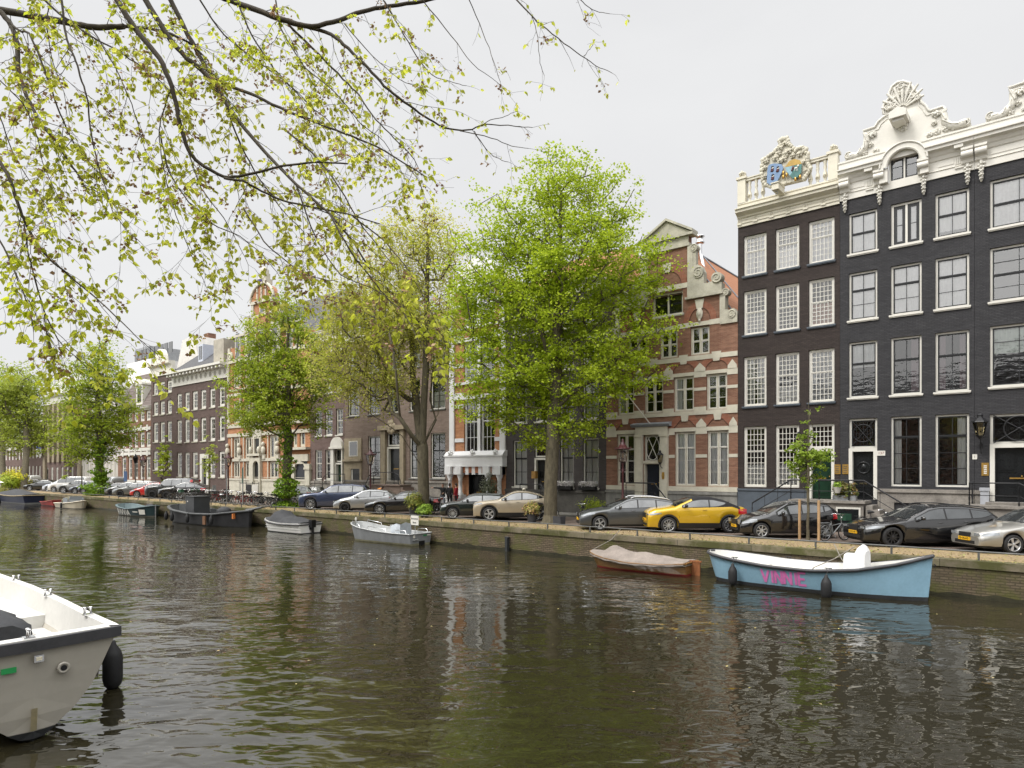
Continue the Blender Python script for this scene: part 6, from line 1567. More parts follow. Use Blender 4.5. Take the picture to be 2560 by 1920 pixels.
b.loft(rows, 0, True, False, True, True); b.build('canvas_cover', canv, t)
for (p, a) in (((.09,-.05,1.535),.0), ((-.9,1.03,1.55),1.5), ((-3.2,1.08,1.58),1.5), ((-5.4,1.1,1.62),1.5)):
    b = MB(); b.box(p[0]-.07, p[0]+.07, p[1]-.07, p[1]+.07, p[2], p[2]+.02)
    for k in (-.045, .045): b.lathe([(.022,0),(.016,.04),(.018,.08),(.03,.095),(.028,.115),(.01,.12)], (p[0]+k*cos(a), p[1]+k*sin(a), p[2]+.02), 10)
    b.build('bollard_cleat', chrome, t)
b = MB(); b.lathe([(.02,.0),(.085,.0),(.085,.03),(.06,.035),(.045,.02)], (.20,.36,1.03), 18, 0, 'x'); b.build('outlet_flange', boat_grey, gh)
b = MB(); b.lathe([(.042,.025),(.042,.03)], (.205,.36,1.03), 14, 0, 'x'); b.build('outlet_hole', black, gh)
b = MB(); b.box(.24, .30, -.03, .09, 1.20, 1.30, 0); b.box(.30, .31, -.005, .065, 1.225, 1.275, 1); b.build('stern_light', [chrome, frost], gh)
b = MB(); b.box(.19, .205, -.40, -.22, 1.09, 1.17); b.build('permit_sticker', M('permit_green', (.03,.35,.10), .5, .08, 5.), gh)
b = MB(); b.prism([(-.04,.18),(.04,.18),(.04,.52),(-.04,.52)], 0, .01)
b.v = [(.135+.165*v[2]-.0+.012, v[0]-.01, v[2]) for v in b.v]; b.build('depth_scale', M('cream_scale', (.55,.49,.32), .6, .15, 9.), gh)
fender('fender', 'large black fender hanging at the near corner of the grey sloop', (-13.4, 4.62, .82), .165, .86, (-13.3, 4.16, 1.56))
# ================================================================ cars
def car_glass_mat():
    m, nt, out = nt_new('car_glass'); q = N(nt)
    fr = q.n('ShaderNodeFresnel', {'IOR': 1.6}); f = q.math('ADD', q.math('MULTIPLY', fr.outputs[0], 1.0), q.math('MULTIPLY', q.noise(1.6, 3, .6, q.pos()), .16), clamp=True)
    g = q.n('ShaderNodeBsdfGlossy', {'Color': (.95,.97,.98), 'Roughness': .03}); d = q.n('ShaderNodeBsdfPrincipled', {'Base Color': (.016,.019,.02), 'Roughness': .2})
    x = q.n('ShaderNodeMixShader', {0: f}); nt.links.new(d.outputs[0], x.inputs[1]); nt.links.new(g.outputs[0], x.inputs[2]); nt.links.new(x.outputs[0], out.inputs[0]); return m
car_glass = car_glass_mat()
trim_b = M('black_car_trim', (.018,.018,.019), .5, .15, 6., world=False)
lamp_clear = M('headlamp_lens', (.30,.32,.34), .10, .12, 9., metal=.35, coat=1., world=False)
lamp_red = M('tail_lamp_red', (.42,.012,.015), .12, .1, 6., coat=1., world=False)
rim_silver = M('alloy_silver', (.52,.53,.54), .28, .08, 8., metal=.7, world=False); rim_black = M('alloy_black', (.02,.02,.022), .3, .1, 8., world=False)
plate_y = M('plate_yellow', (.75,.42,.02), .5, .06, 8., world=False)
softtop = M('soft_top_cloth', (.014,.014,.016), .9, .2, 9., world=False)
tyre_m = M('tyre_rubber', (.02,.02,.021), .8, .2, 12., world=False); caliper = M('brake_red', (.35,.03,.02), .5, .1, 8., world=False)
SPEC = dict(
 hatch=dict(L=4.05,W=1.72,R=.315,af=.80,ar=3.37,top=[(0,.58),(.08,.70),(.5,.875),(1.0,.985),(1.15,1.01),(1.9,1.395),(2.3,1.455),(2.9,1.44),(3.5,1.355),(3.85,1.12),(3.98,.96),(4.05,.78)],belt=[(0,.52),(.5,.76),(1.2,.90),(3.6,1.03),(4.05,.80)],ws=(1.17,1.95),rw=(3.5,3.86),dlo=(1.45,3.62),pil=(2.42,3.30),rim=(7,'s'),head=(.05,.62,.60,.77)),
 cabrio=dict(L=4.27,W=1.81,R=.345,af=.87,ar=3.50,top=[(0,.76),(.05,.91),(.3,1.03),(.95,1.11),(1.15,1.145),(1.9,1.48),(2.25,1.54),(2.8,1.53),(3.3,1.42),(3.66,1.26),(3.95,1.15),(4.15,1.11),(4.23,1.0),(4.27,.88)],belt=[(0,.70),(.4,.97),(1.3,1.075),(3.6,1.13),(4.27,.9)],ws=(1.17,1.9),rw=None,dlo=(1.5,3.30),pil=(2.62,),rim=(10,'s'),head=(.03,.55,.76,.87),clad=1,soft=(1.88,3.95)),
 estate=dict(L=4.94,W=1.89,R=.36,af=.92,ar=3.84,top=[(0,.62),(.06,.74),(.5,.87),(1.2,.965),(1.45,1.0),(2.3,1.40),(2.7,1.465),(3.6,1.45),(4.3,1.36),(4.72,1.06),(4.88,.98),(4.94,.8)],belt=[(0,.56),(.5,.78),(1.4,.92),(4.4,1.02),(4.94,.82)],ws=(1.47,2.32),rw=(4.32,4.74),dlo=(1.75,4.40),pil=(2.80,3.70),rim=(10,'b'),head=(.04,.62,.63,.75),roofrail=1),
 wagon=dict(L=4.67,W=1.83,R=.33,af=.90,ar=3.60,top=[(0,.62),(.06,.74),(.5,.90),(1.1,1.0),(1.35,1.04),(2.15,1.42),(2.55,1.49),(3.4,1.475),(4.1,1.37),(4.45,1.10),(4.62,1.0),(4.67,.8)],belt=[(0,.56),(.5,.80),(1.3,.95),(4.2,1.06),(4.67,.82)],ws=(1.37,2.18),rw=(4.12,4.46),dlo=(1.62,4.22),pil=(2.60,3.42),rim=(5,'s'),head=(.06,.68,.66,.80),roofrail=1),
 suv=dict(L=4.95,W=1.96,R=.385,af=.88,ar=3.86,top=[(0,.86),(.05,1.0),(.4,1.12),(1.3,1.20),(1.5,1.23),(2.2,1.655),(2.6,1.75),(3.6,1.76),(4.5,1.66),(4.8,1.25),(4.93,1.1),(4.95,.9)],belt=[(0,.80),(.4,1.03),(1.4,1.14),(4.5,1.22),(4.95,.95)],ws=(1.52,2.24),rw=(4.5,4.8),dlo=(1.78,4.60),pil=(2.75,3.72),rim=(10,'s'),head=(.03,.5,.88,1.0),clad=0,roofrail=1),
 coupesuv=dict(L=4.44,W=1.87,R=.37,af=.87,ar=3.57,top=[(0,.80),(.05,.94),(.4,1.04),(1.1,1.105),(1.3,1.13),(2.05,1.52),(2.4,1.60),(2.9,1.585),(3.6,1.42),(4.1,1.19),(4.38,1.10),(4.44,.9)],belt=[(0,.74),(.4,.96),(1.3,1.05),(3.5,1.14),(4.44,.98)],ws=(1.32,2.08),rw=(3.6,4.1),dlo=(1.58,3.72),pil=(2.62,3.45),rim=(5,'w'),head=(.03,.5,.84,.95),clad=1),
 mini=dict(L=3.85,W=1.73,R=.32,af=.72,ar=3.22,top=[(0,.62),(.06,.78),(.4,.92),(.95,.985),(1.1,1.02),(1.6,1.32),(1.9,1.40),(2.8,1.41),(3.4,1.36),(3.7,1.05),(3.82,.95),(3.85,.75)],belt=[(0,.58),(.4,.84),(1.1,.94),(3.5,.99),(3.85,.8)],ws=(1.12,1.63),rw=(3.4,3.7),dlo=(1.28,3.46),pil=(2.35,),rim=(12,'s'),head=(.06,.36,.66,.86),clad=1),
 sedan=dict(L=4.64,W=1.76,R=.33,af=.95,ar=3.62,top=[(0,.60),(.06,.70),(.6,.87),(1.3,.965),(1.45,1.0),(2.2,1.37),(2.6,1.44),(3.2,1.42),(3.9,1.11),(4.1,1.06),(4.55,1.03),(4.64,.85)],belt=[(0,.55),(.6,.78),(1.4,.91),(4.1,1.01),(4.64,.84)],ws=(1.47,2.24),rw=(3.25,3.9),dlo=(1.72,3.70),pil=(2.68,3.45),rim=(10,'s'),head=(.05,.62,.62,.75)),
 oldhatch=dict(L=4.63,W=1.71,R=.315,af=1.02,ar=3.62,top=[(0,.55),(.05,.68),(.6,.83),(1.35,.945),(1.5,.98),(2.15,1.36),(2.6,1.43),(3.2,1.40),(3.9,1.14),(4.3,1.02),(4.6,.95),(4.63,.8)],belt=[(0,.50),(.6,.74),(1.4,.88),(4.2,.96),(4.63,.8)],ws=(1.52,2.18),rw=(3.25,4.2),dlo=(1.75,3.78),pil=(2.66,3.45),rim=(5,'w'),head=(.04,.55,.56,.69)),
 box=dict(L=4.6,W=1.95,R=.40,af=.85,ar=3.75,top=[(0,.95),(.05,1.1),(.3,1.2),(1.2,1.26),(1.35,1.30),(1.8,1.80),(2.1,1.92),(4.2,1.94),(4.5,1.85),(4.58,1.2),(4.6,.9)],belt=[(0,.9),(.3,1.1),(1.3,1.2),(4.4,1.25),(4.6,1.0)],ws=(1.37,1.82),rw=None,dlo=(1.55,4.3),pil=(2.6,3.5),rim=(5,'b'),head=(.02,.3,.95,1.1),clad=1),
 van=dict(L=4.7,W=1.9,R=.34,af=.85,ar=3.75,top=[(0,.80),(.05,.95),(.6,1.15),(1.0,1.30),(1.7,1.80),(2.1,1.92),(4.3,1.93),(4.6,1.80),(4.68,1.2),(4.7,.9)],belt=[(0,.7),(.5,.98),(1.2,1.15),(4.5,1.22),(4.7,1.0)],ws=(1.02,1.72),rw=None,dlo=(1.35,4.35),pil=(2.3,3.3),rim=(7,'s'),head=(.05,.5,.78,.95)))
RIMS = {}
def wheel_meshes(R_, style):
    key = (R_, style)
    if key in RIMS: return RIMS[key]
    b = MB(); w = .205; r = R_
    b.lathe([(r*.68,w),(r*.78,w+.012),(r*.93,w+.01),(r*.985,w-.02),(r,w-.06),(r,.06),(r*.985,.02),(r*.9,0),(r*.66,0)], (0,0,0), 24, 0, 'y', True, False)
    t = b.build('wheel', tyre_m)
    n, kind = style; mm = rim_black if kind == 'b' else rim_silver
    b = MB()
    b.lathe([(r*.655,w-.10),(r*.64,w-.005),(r*.68,w+.008),(r*.70,w-.0)], (0,0,0), 24, 0, 'y', True, False)
    b.lathe([(r*.64,w-.09),(.001,w-.09)], (0,0,0), 20, 1, 'y', False, False)
    b.lathe([(r*.17,w-.06),(r*.16,w-.012),(.02,w-.008)], (0,0,0), 12, 0, 'y', False, True)
    for k in range(n):
        a = 2*PI*k/n
        offs = (-.10, .10) if (kind == 's' and n == 5) else (0,)
        for o in offs:
            hw0, hw1 = (r*.05, r*.035) if n >= 10 else (r*.07, r*.06) if n >= 7 else (r*.055, r*.05)
            if kind == 'w': hw0, hw1 = r*.075, r*.15
            a2 = a+o; d = Vector((cos(a2),0,sin(a2))); p = Vector((-sin(a2),0,cos(a2)))
            i0, i1 = d*r*.13, d*r*.655
            y0, y1 = w-.02, w-.012
            v = [i0-p*hw0, i0+p*hw0, i1+p*hw1, i1-p*hw1]
            b.add([(q.x, y0 if j < 2 else y1, q.z) for j, q in enumerate(v)]+[(q.x, w-.07, q.z) for q in v], [(3,2,1,0),(0,1,5,4),(1,2,6,5),(2,3,7,6),(3,0,4,7)], 0)
    ri = b.build('rim', [mm, black])
    if kind == 'b':
        b2 = MB(); b2.box(r*.25, r*.5, w-.088, w-.075, -r*.12, r*.25); 
    ri.parent = t
    RIMS[key] = (t, [True])
    return RIMS[key]
def make_car(spec, col, label, cpx, cpy, delta=40., name='parked_car', cat='car', plate=None, pal=None, far=False, group='cars parked nose out along the far quay', extra=None, z=ST, at=None):
    S = SPEC[spec]; L, Wd, R_ = S['L'], S['W'], S['R']; hw = Wd/2; af, ar = S['af'], S['ar']; xn = (af+ar)/2
    X = lambda a: xn-a
    topz = lambda a: lerpt(S['top'], a)
    belt = lambda a: min(lerpt(S['belt'], a), topz(a)-.03)
    Ra = R_+.055; sill = .24
    def zb(a):
        z = sill if .35 < a < L-.35 else sill+.02
        for c in (af, ar):
            if abs(a-c) < Ra: z = max(z, R_+sqrt(max(0, Ra*Ra-(a-c)**2)))
        return z
    def w(a):
        e = min(a, .9); f = lerpt([(0,.76),(.04,.84),(.12,.90),(.35,.965),(.8,1.0)], a)*lerpt([(0,.84),(.06,.90),(.2,.95),(.5,1.)], L-a)
        return hw*f
    wr = lambda a: w(a)*.955-max(0, topz(a)-belt(a)-.03)*.40
    def sec(a):
        z0, z1, z2, W_, Q = zb(a), belt(a), topz(a), w(a), wr(a)
        z1 = max(z1, z0+.04); z2 = max(z2, z1+.03)
        return [(W_*.92, z0), (W_*.975, z0+.22*(z1-z0)), (W_*1.0, z0+.55*(z1-z0)), (W_*.995, z0+.8*(z1-z0)), (W_*.965, z1), (Q+.012, max(z2-.075, z1+.01)), (Q*.94, z2-.022), (Q*.6, z2), (0, z2+.012)]
    def yside(a, z):
        s = sec(a)
        for (y0, z0), (y1, z1) in zip(s[:6], s[1:6]):
            if z <= z1: 
                k = (z-z0)/max(z1-z0, 1e-4); return y0+(y1-y0)*max(0, k)
        return s[5][0]
    A = sorted(set([0,.02,.05,.1,.18,.3,.45,.6]+[L-v for v in (0,.02,.05,.1,.18,.3,.45)]+[c+Ra*cos(PI*i/12) for c in (af, ar) for i in range(13)]+[c+s_*(Ra+.004) for c in (af,ar) for s_ in (-1,1)]+[p[0] for p in S['top']]+list(np.linspace(af+Ra+.05, ar-Ra-.05, 8))+list(np.linspace(0.6, L-.6, 12))))
    A = [a for i, a in enumerate(A) if i == 0 or a-A[i-1] > .0035]
    if at is None:
        P = G(cpx, cpy, z); rz = PI+R(delta); loc = P-Matrix.Rotation(rz, 3, 'Z') @ Vector((xn-af, hw-.05, 0))*1.05; loc.z = z
    else: loc, rz = Vector(at[:3]), at[3]
    root = thing(name, label, cat, loc, rz, group); root.scale = (1.05, 1.05, 1.05)
    b = MB(); soft = S.get('soft')
    rows = []
    for a in A:
        s = sec(a); rows.append([(X(a), y, zz) for y, zz in s]+[(X(a), -y, zz) for y, zz in s[-2::-1]])
    n = len(rows[0])
    for i in range(len(rows)-1):
        am = (A[i]+A[i+1])/2
        for j in range(n-1):
            jj = j if j < 8 else n-2-j
            m = 1 if soft and jj >= 4 and soft[0] < am < soft[1] else 0
            b.add([rows[i][j], rows[i+1][j], rows[i+1][j+1], rows[i][j+1]], [(0,1,2,3)], m, True)
    b.add(rows[0], [tuple(range(n))], 0); b.add(rows[-1], [tuple(range(n-1,-1,-1))], 0)
    body = b.build('body', [col, softtop], root)
    bm = _bm.new(); bm.from_mesh(body.data); _bm.ops.remove_doubles(bm, verts=bm.verts, dist=.0015); _bm.ops.recalc_face_normals(bm, faces=bm.faces); bm.to_mesh(body.data); bm.free()
    b = MB(); b.box(X(L-.2), X(.2), -hw+.34, hw-.34, .17, .62); b.box(X(ar-Ra-.05), X(af+Ra+.05), -hw+.12, hw-.12, .19, .30); b.box(X(af-Ra-.1), X(.12), -hw*.75, hw*.75, .19, .30); b.build('underbody', trim_b, root)
    # glass
    def side_patch(bb, sd, a0, a1, lo, hi, off, n=8):
        r0, r1, rm = [], [], []
        for i in range(n+1):
            a = a0+(a1-a0)*i/n; l, h_ = lo(a), hi(a)
            if h_ < l+.004: h_ = l+.004
            r0.append((X(a), sd*(yside(a, l)+off), l)); rm.append((X(a), sd*(yside(a, (l+h_)/2)+off), (l+h_)/2)); r1.append((X(a), sd*(yside(a, h_)+off), h_))
        bb.loft([r0, rm, r1] if sd > 0 else [r1, rm, r0], 0, True)
    d0, d1 = S['dlo']; top_l = lambda a: topz(a)-.115
    kick = lambda a: belt(a)+.035+(max(0, (a-(d1-.5))/.5)**2*.10)
    b = MB()
    for sd in (1, -1): side_patch(b, sd, d0-.06, d1+.06, lambda a: kick(a)-.025, lambda a: top_l(a)+.028, .004, 14)
    b.build('window_surround', trim_b, root)
    cuts = [d0]+list(S['pil'])+[d1]
    for sd in ((1, -1) if not far else (1,)):
        for k in range(len(cuts)-1):
            b = MB(); side_patch(b, sd, cuts[k]+(.03 if k else .0), cuts[k+1]-(.03 if k < len(cuts)-2 else 0), kick, top_l, .009, 8); b.build('window', car_glass, root)
    for rng, nm in ((S['ws'], 'windscreen'), (S['rw'], 'rear_window')):
        if not rng: continue
        b = MB(); rr = []
        for i in range(7):
            a = rng[0]+(rng[1]-rng[0])*i/6; q = wr(a)*.90; rr.append([(X(a), q*t_, topz(a)+.020-.034*(t_*.96)**2) for t_ in np.linspace(-1, 1, 9)])
        b.loft(rr, 0, True); b.build(nm, car_glass, root)
    # trim
    if not far or spec != 'van':
        h0, h1, hz0, hz1 = S['head']
        for sd in (1, -1):
            b = MB(); side_patch(b, sd, h0, h1, lambda a: hz0+(a-h0)*.12, lambda a: min(hz1-.02+(a-h0)*.06, topz(a)-.05), .008, 6)
            y0 = w(0)*.66; y1 = w(0)*.99; b.box(X(-.006), X(.02), min(sd*y0, sd*y1), max(sd*y0, sd*y1), hz0+.01, hz1-.03)
            b.build('headlight', lamp_clear, root)
            zt_ = topz(L-.15)-.08; b = MB(); side_patch(b, sd, L-.42, L-.012, lambda a: zt_-.20, lambda a: zt_+.0, .008, 5); b.build('taillight', lamp_red, root)
            b = MB(); am = S['ws'][0]+.42; zm = belt(am)+.10; b.ball((X(am), sd*(w(am)+.11), zm), (.075,.12,.07), 10); b.tube([(X(am), sd*(w(am)-.06), zm-.07), (X(am), sd*(w(am)+.05), zm-.03)], .025, 5); b.build('mirror', trim_b if S.get('clad') else col, root)
    b = MB(); gz0, gz1 = S['head'][2]-.12, S['head'][3]-.03
    b.box(X(-.014), X(.02), -w(0)*.40, w(0)*.40, gz0, gz1)
    b.box(X(-.012), X(.02), -w(0)*.70, w(0)*.70, .30, .40); b.build('grille', trim_b, root)
    b = MB(); pz = (gz0+.42)/2+.02; b.box(X(-.03), X(0), -.26, .26, pz-.055, pz+.055); pl = b.build('number_plate', plate_y, root)
    if plate:
        v, f = text_mb(plate, .10, .002); b = MB(); b.add([(X(-.034), p[0], pz+p[2]) for p in v], f); b.build('lettering', black, pl)
    if not far:
        b = MB()
        for a in ([d0+.0]+list(S['pil'][:2])):
            a_ = a if a != d0 else d0-.18
            for sd in (1, -1): side_patch(b, sd, a_-.006, a_+.006, lambda a: max(zb(a), .3)+.02, lambda a: belt(a)+.0, .002, 1)
        b.build('door_seam', trim_b, root)
        for a in S['pil'][:2]:
            for sd in (1, -1):
                b = MB(); a_ = a-.22; z_ = belt(a_)-.09; y_ = sd*(yside(a_, z_)+.018); b.ball((X(a_), y_, z_), (.10,.022,.018), 8); b.build('door_handle', col, root)
        if S.get('roofrail'):
            b = MB()
            for sd in (1, -1):
                pts = [(X(a), sd*(wr(a)-.02), topz(a)+.03) for a in np.linspace(S['ws'][1]+.25, L-.75, 8)]; pts = [(pts[0][0]+.12, pts[0][1], pts[0][2]-.06)]+pts+[(pts[-1][0]-.12, pts[-1][1], pts[-1][2]-.07)]; b.tube(pts, .018, 6)
            b.build('roof_rail', chrome if spec == 'wagon' else trim_b, root)
    if S.get('clad'):
        b = MB()
        for c in (af, ar):
            for sd in (1, -1):
                I, O = [], []
                for i in range(17):
                    t_ = -.28+(PI+.56)*i/16; 
                    ai, zi = c+Ra*cos(t_), R_+Ra*sin(t_); ao, zo = c+(Ra+.065)*cos(t_), R_+(Ra+.065)*sin(t_)
                    zi = max(zi, .25); zo = max(zo, .25); ai = min(max(ai, .01), L-.01); ao = min(max(ao, .01), L-.01)
                    I.append((X(ai), sd*(w(ai)*.98+.004), zi)); O.append((X(ao), sd*(yside(ao, zo)+.012), zo))
                b.loft([I, O], 0, True)
        for sd in (1, -1): side_patch(b, sd, af+Ra+.03, ar-Ra-.03, lambda a: sill+.002, lambda a: sill+.20, .01, 4)
        b.build('wheel_arch_trim', trim_b, root)
    elif not far:
        b = MB()
        for sd in (1, -1): side_patch(b, sd, af+Ra+.05, ar-Ra-.05, lambda a: sill+.0, lambda a: sill+.05, .008, 4)
        b.build('sill_trim', trim_b, root)
    proto, fresh = wheel_meshes(R_, S['rim'] if not pal else pal)
    for c in (af, ar):
        for sd in (1, -1):
            rot = 0 if sd > 0 else PI; yy = (hw-.225)*sd
            if fresh[0]: o = proto; fresh[0] = False; o.parent = root; o.location = (X(c), yy, R_); o.rotation_euler = (0, 0, rot)
            else: dup(proto, (X(c), yy, R_), rot, parent=root)
    if extra: extra(root, X, topz, wr, belt, yside, w, S)
    return root
P_ = paint
silver = P_('silver_paint', (.40,.39,.36), .6, .3); blackp = P_('black_car_paint', (.008,.008,.009), 0, .15); yellow = P_('yellow_paint', (.60,.37,.012), .25, .3)
greyp = P_('grey_car_paint', (.085,.09,.095), .5, .3); beige = P_('beige_car_paint', (.40,.34,.25), .35, .3); dkgreen = P_('dark_green_paint', (.010,.016,.015), 0, .15)
bluep = P_('blue_car_paint', (.045,.06,.115), .4, .3); silver2 = P_('light_silver_paint', (.36,.37,.38), .6, .3); redp = P_('red_car_paint', (.42,.02,.02), 0, .2)
whitep = P_('white_car_paint', (.62,.62,.6), 0, .25); navyp = P_('navy_car_paint', (.02,.025,.05), .2, .2); palebl = P_('pale_blue_paint', (.30,.38,.42), 0, .3)
make_car('oldhatch', silver, 'old silver hatchback cut off by the right edge of the photo', 2534, 1386, 41, plate='05-GR-HG')
make_car('estate', blackp, 'glossy black estate car with black wheels and red brake calipers', 2232, 1369, 40, plate='H-572-HR')
make_car('hatch', blackp, 'black hatchback parked behind the staked young tree', 1904, 1347, 41, plate='7-TFX-11')
make_car('cabrio', yellow, 'bright yellow convertible with a closed black soft top', 1672, 1333, 40, plate='L-808-TX')
make_car('wagon', greyp, 'dark grey estate car with silver roof rails left of the yellow convertible', 1500, 1327, 40)
def taxi_sign(root, X, topz, wr, belt, yside, w, S):
    b = MB(); a = 2.75; z = topz(a)+.03
    b.ball((X(a), 0, z+.05), (.10,.30,.075), 10); b.build('roof_sign', M('pale_roof_sign', (.6,.58,.5), .4, .1, 6., world=False), root)
make_car('coupesuv', beige, 'beige crossover with a pale roof sign, half hidden by the tallest tree trunk', 1223, 1302, 40, extra=taxi_sign)
make_car('mini', dkgreen, 'small dark car with silver wheels tucked behind the beige crossover', 1132, 1298, 40)
make_car('sedan', blackp, 'black saloon parked behind the forked tree and the planters', 949, 1287, 40)
make_car('hatch', silver2, 'silver hatchback between the blue estate and the black saloon', 862, 1281, 40, pal=(7,'b'))
make_car('suv', bluep, 'large dark blue estate SUV right of the ivy covered trunk', 776, 1275, 40)
make_car('coupesuv', blackp, 'black SUV left of the parked bicycles', 416, 1248.5, 40, far=False, pal=(10,'b'))
make_car('box', P_('charcoal_car_paint', (.03,.033,.036), .2, .3), 'boxy charcoal off-roader with a tall roof between the red car and the black SUV', 381, 1247, 40)
make_car('hatch', redp, 'bright red car partly hidden by the boxy off-roader', 342, 1244.5, 40)
make_car('wagon', P_('taupe_grey_paint', (.14,.145,.14), .4, .3), 'grey estate with dark wheels just left of the red car', 300, 1243, 40, pal=(7,'b'))
make_car('hatch', P_('mid_grey_paint', (.20,.205,.21), .5, .3), 'mid grey car squeezed left of the grey estate', 277, 1240, 40, far=True, pal=(7,'b'))
make_car('mini', P_('graphite_paint', (.03,.03,.032), .2, .3), 'small graphite car beside the second ivy covered trunk', 258, 1239.5, 40, far=True)
make_car('mini', navyp, 'navy small car just left of the second ivy covered trunk', 208, 1235.5, 40, far=True)
make_car('hatch', navyp, 'navy blue car with a rounded bonnet next to the silver crossover', 187, 1235, 40, far=True)
make_car('coupesuv', P_('steel_grey_paint', (.22,.22,.21), .4, .3), 'steel grey crossover with dark wheel arches among the far cars', 158, 1234, 40, far=True)
make_car('van', whitep, 'white van standing among the far parked cars', 134, 1231, 40, far=True)
make_car('hatch', palebl, 'pale blue old car at the left of the white van', 119, 1229, 40, far=True)
make_car('sedan', blackp, 'black saloon with bright wheels in the far group', 74, 1227, 40, far=True)
make_car('sedan', P_('ink_paint', (.012,.014,.022), .1, .2), 'dark saloon behind the black one near the yellow bush', 52, 1224, 40, far=True)
make_car('van', P_('dull_grey_paint', (.16,.17,.18), .3, .3), 'dull grey van at the far left edge of the row', 12, 1219, 40, far=True)
p = G(812, 1256)
make_car('wagon', P_('sage_paint', (.17,.19,.17), .2, .3), 'sage grey old car standing across the street behind the blue SUV', 0, 0, at=(p.x, 31.8, ST, PI), far=True, name='parked_car', group='cars parked nose out along the far quay')
p = G(80, 1216)
make_car('van', whitep, 'white camper van across the street at the far left', 0, 0, at=(fs(78, 31.5), 31.5, ST, PI), far=True)
make_car('van', P_('silver_van_paint', (.42,.43,.44), .5, .3), 'silver van across the street behind the second ivy covered trunk', 0, 0, at=(fs(277, 31.5), 31.5, ST, PI), far=True)
# ================================================================ trees
bark_m = M('grey_green_bark', (.10,.085,.055), .9, .4, 5., bump=.8, bscale=18, stretch=(1.5,1.5,.5))
bark_d = M('dark_bark', (.045,.036,.028), .9, .35, 6., bump=.6, bscale=20)
leaf_a = leaf_mat('linden_leaf', [(0,(.17,.245,.012)),(.45,(.34,.45,.02)),(1,(.50,.59,.05))], .52)
leaf_b = leaf_mat('young_elm_leaf', [(0,(.32,.36,.04)),(.5,(.48,.52,.07)),(.8,(.60,.62,.10)),(1,(.46,.36,.17))], .55)
leaf_c = leaf_mat('far_leaf', [(0,(.14,.21,.012)),(.45,(.27,.36,.022)),(1,(.42,.48,.05))], .48)
leaf_y = leaf_mat('pale_spring_leaf', [(0,(.22,.28,.03)),(.5,(.33,.40,.05)),(1,(.43,.48,.09))], .48)
leaf_ivy = leaf_mat('ivy_leaf', [(0,(.07,.15,.012)),(.5,(.15,.28,.02)),(1,(.27,.40,.03))], .35)
def leaves_mesh(P, size, seed, droop=.5, up=.55, shape=0):
    """P: (n,3) leaf positions -> one mesh of folded leaf blades"""
    rs = np.random.RandomState(seed); n = len(P)
    nrm = rs.normal(size=(n,3)); nrm[:,2] = np.abs(nrm[:,2])+up; nrm /= np.linalg.norm(nrm, axis=1)[:,None]
    d = rs.normal(size=(n,3)); d[:,2] -= droop; d -= nrm*(d*nrm).sum(1)[:,None]; d /= np.linalg.norm(d, axis=1)[:,None]+1e-9
    w = np.cross(nrm, d); L = (size*(.6+.8*rs.rand(n)))[:,None]; wd = L*.42
    a = P; c = P+d*L; m = P+d*L*.45
    l = m-w*wd+nrm*L*.10; r = m+w*wd+nrm*L*.10
    V = np.stack([a, r, c, l], 1).reshape(-1, 3)
    return V, n
def quads_object(name, V, n, mat, parent, off):
    me = bpy.data.meshes.new(name); V = V-np.array(off)
    me.vertices.add(4*n); me.vertices.foreach_set('co', V.astype(np.float32).ravel())
    me.loops.add(4*n); me.loops.foreach_set('vertex_index', np.arange(4*n, dtype=np.int32))
    me.polygons.add(n); me.polygons.foreach_set('loop_start', np.arange(0, 4*n, 4, dtype=np.int32)); me.polygons.foreach_set('loop_total', np.full(n, 4, dtype=np.int32))
    me.materials.append(mat); me.update(calc_edges=True); me.validate()
    o = bpy.data.objects.new(name, me); C.objects.link(o); o.parent = parent; return o
def grow(base, trunk, pts, bf=.35):
    """skeleton joining trunk nodes and crown points: every point hangs on the node that keeps wood and path short"""
    nodes = [Vector(p) for p in trunk]; par = [-1]+list(range(len(trunk)-1)); dist = [0.]
    for i in range(1, len(nodes)): dist.append(dist[-1]+(nodes[i]-nodes[i-1]).length)
    c0 = nodes[-1]
    order = sorted(range(len(pts)), key=lambda i: (Vector(pts[i])-nodes[len(trunk)//2]).length)
    N_ = np.array([tuple(p) for p in nodes]); Dn = np.array(dist)
    k0 = max(1, int(len(trunk)*.28))
    pen = np.array([9e3 if i < k0 else 0. for i in range(len(nodes))])
    for i in order:
        p = np.array(pts[i]); dd = np.linalg.norm(N_-p, axis=1); cost = dd+bf*Dn+pen
        j = int(np.argmin(cost)); L = dd[j]
        # insert intermediate bends so limbs curve upwards
        m = max(1, int(L/.9)); prev = j
        for q_ in range(1, m+1):
            k = q_/m; v = N_[j]+(p-N_[j])*k; v = v+np.array([0,0,-.10*L*sin(PI*k)*(.5)]) if False else v+np.array([rnd.uniform(-.05,.05)*L*(k<1), rnd.uniform(-.05,.05)*L*(k<1), .07*L*sin(PI*k)])
            N_ = np.vstack([N_, v]); Dn = np.append(Dn, Dn[prev]+L/m); pen = np.append(pen, 0.); par.append(prev); prev = len(par)-1
    return N_, par
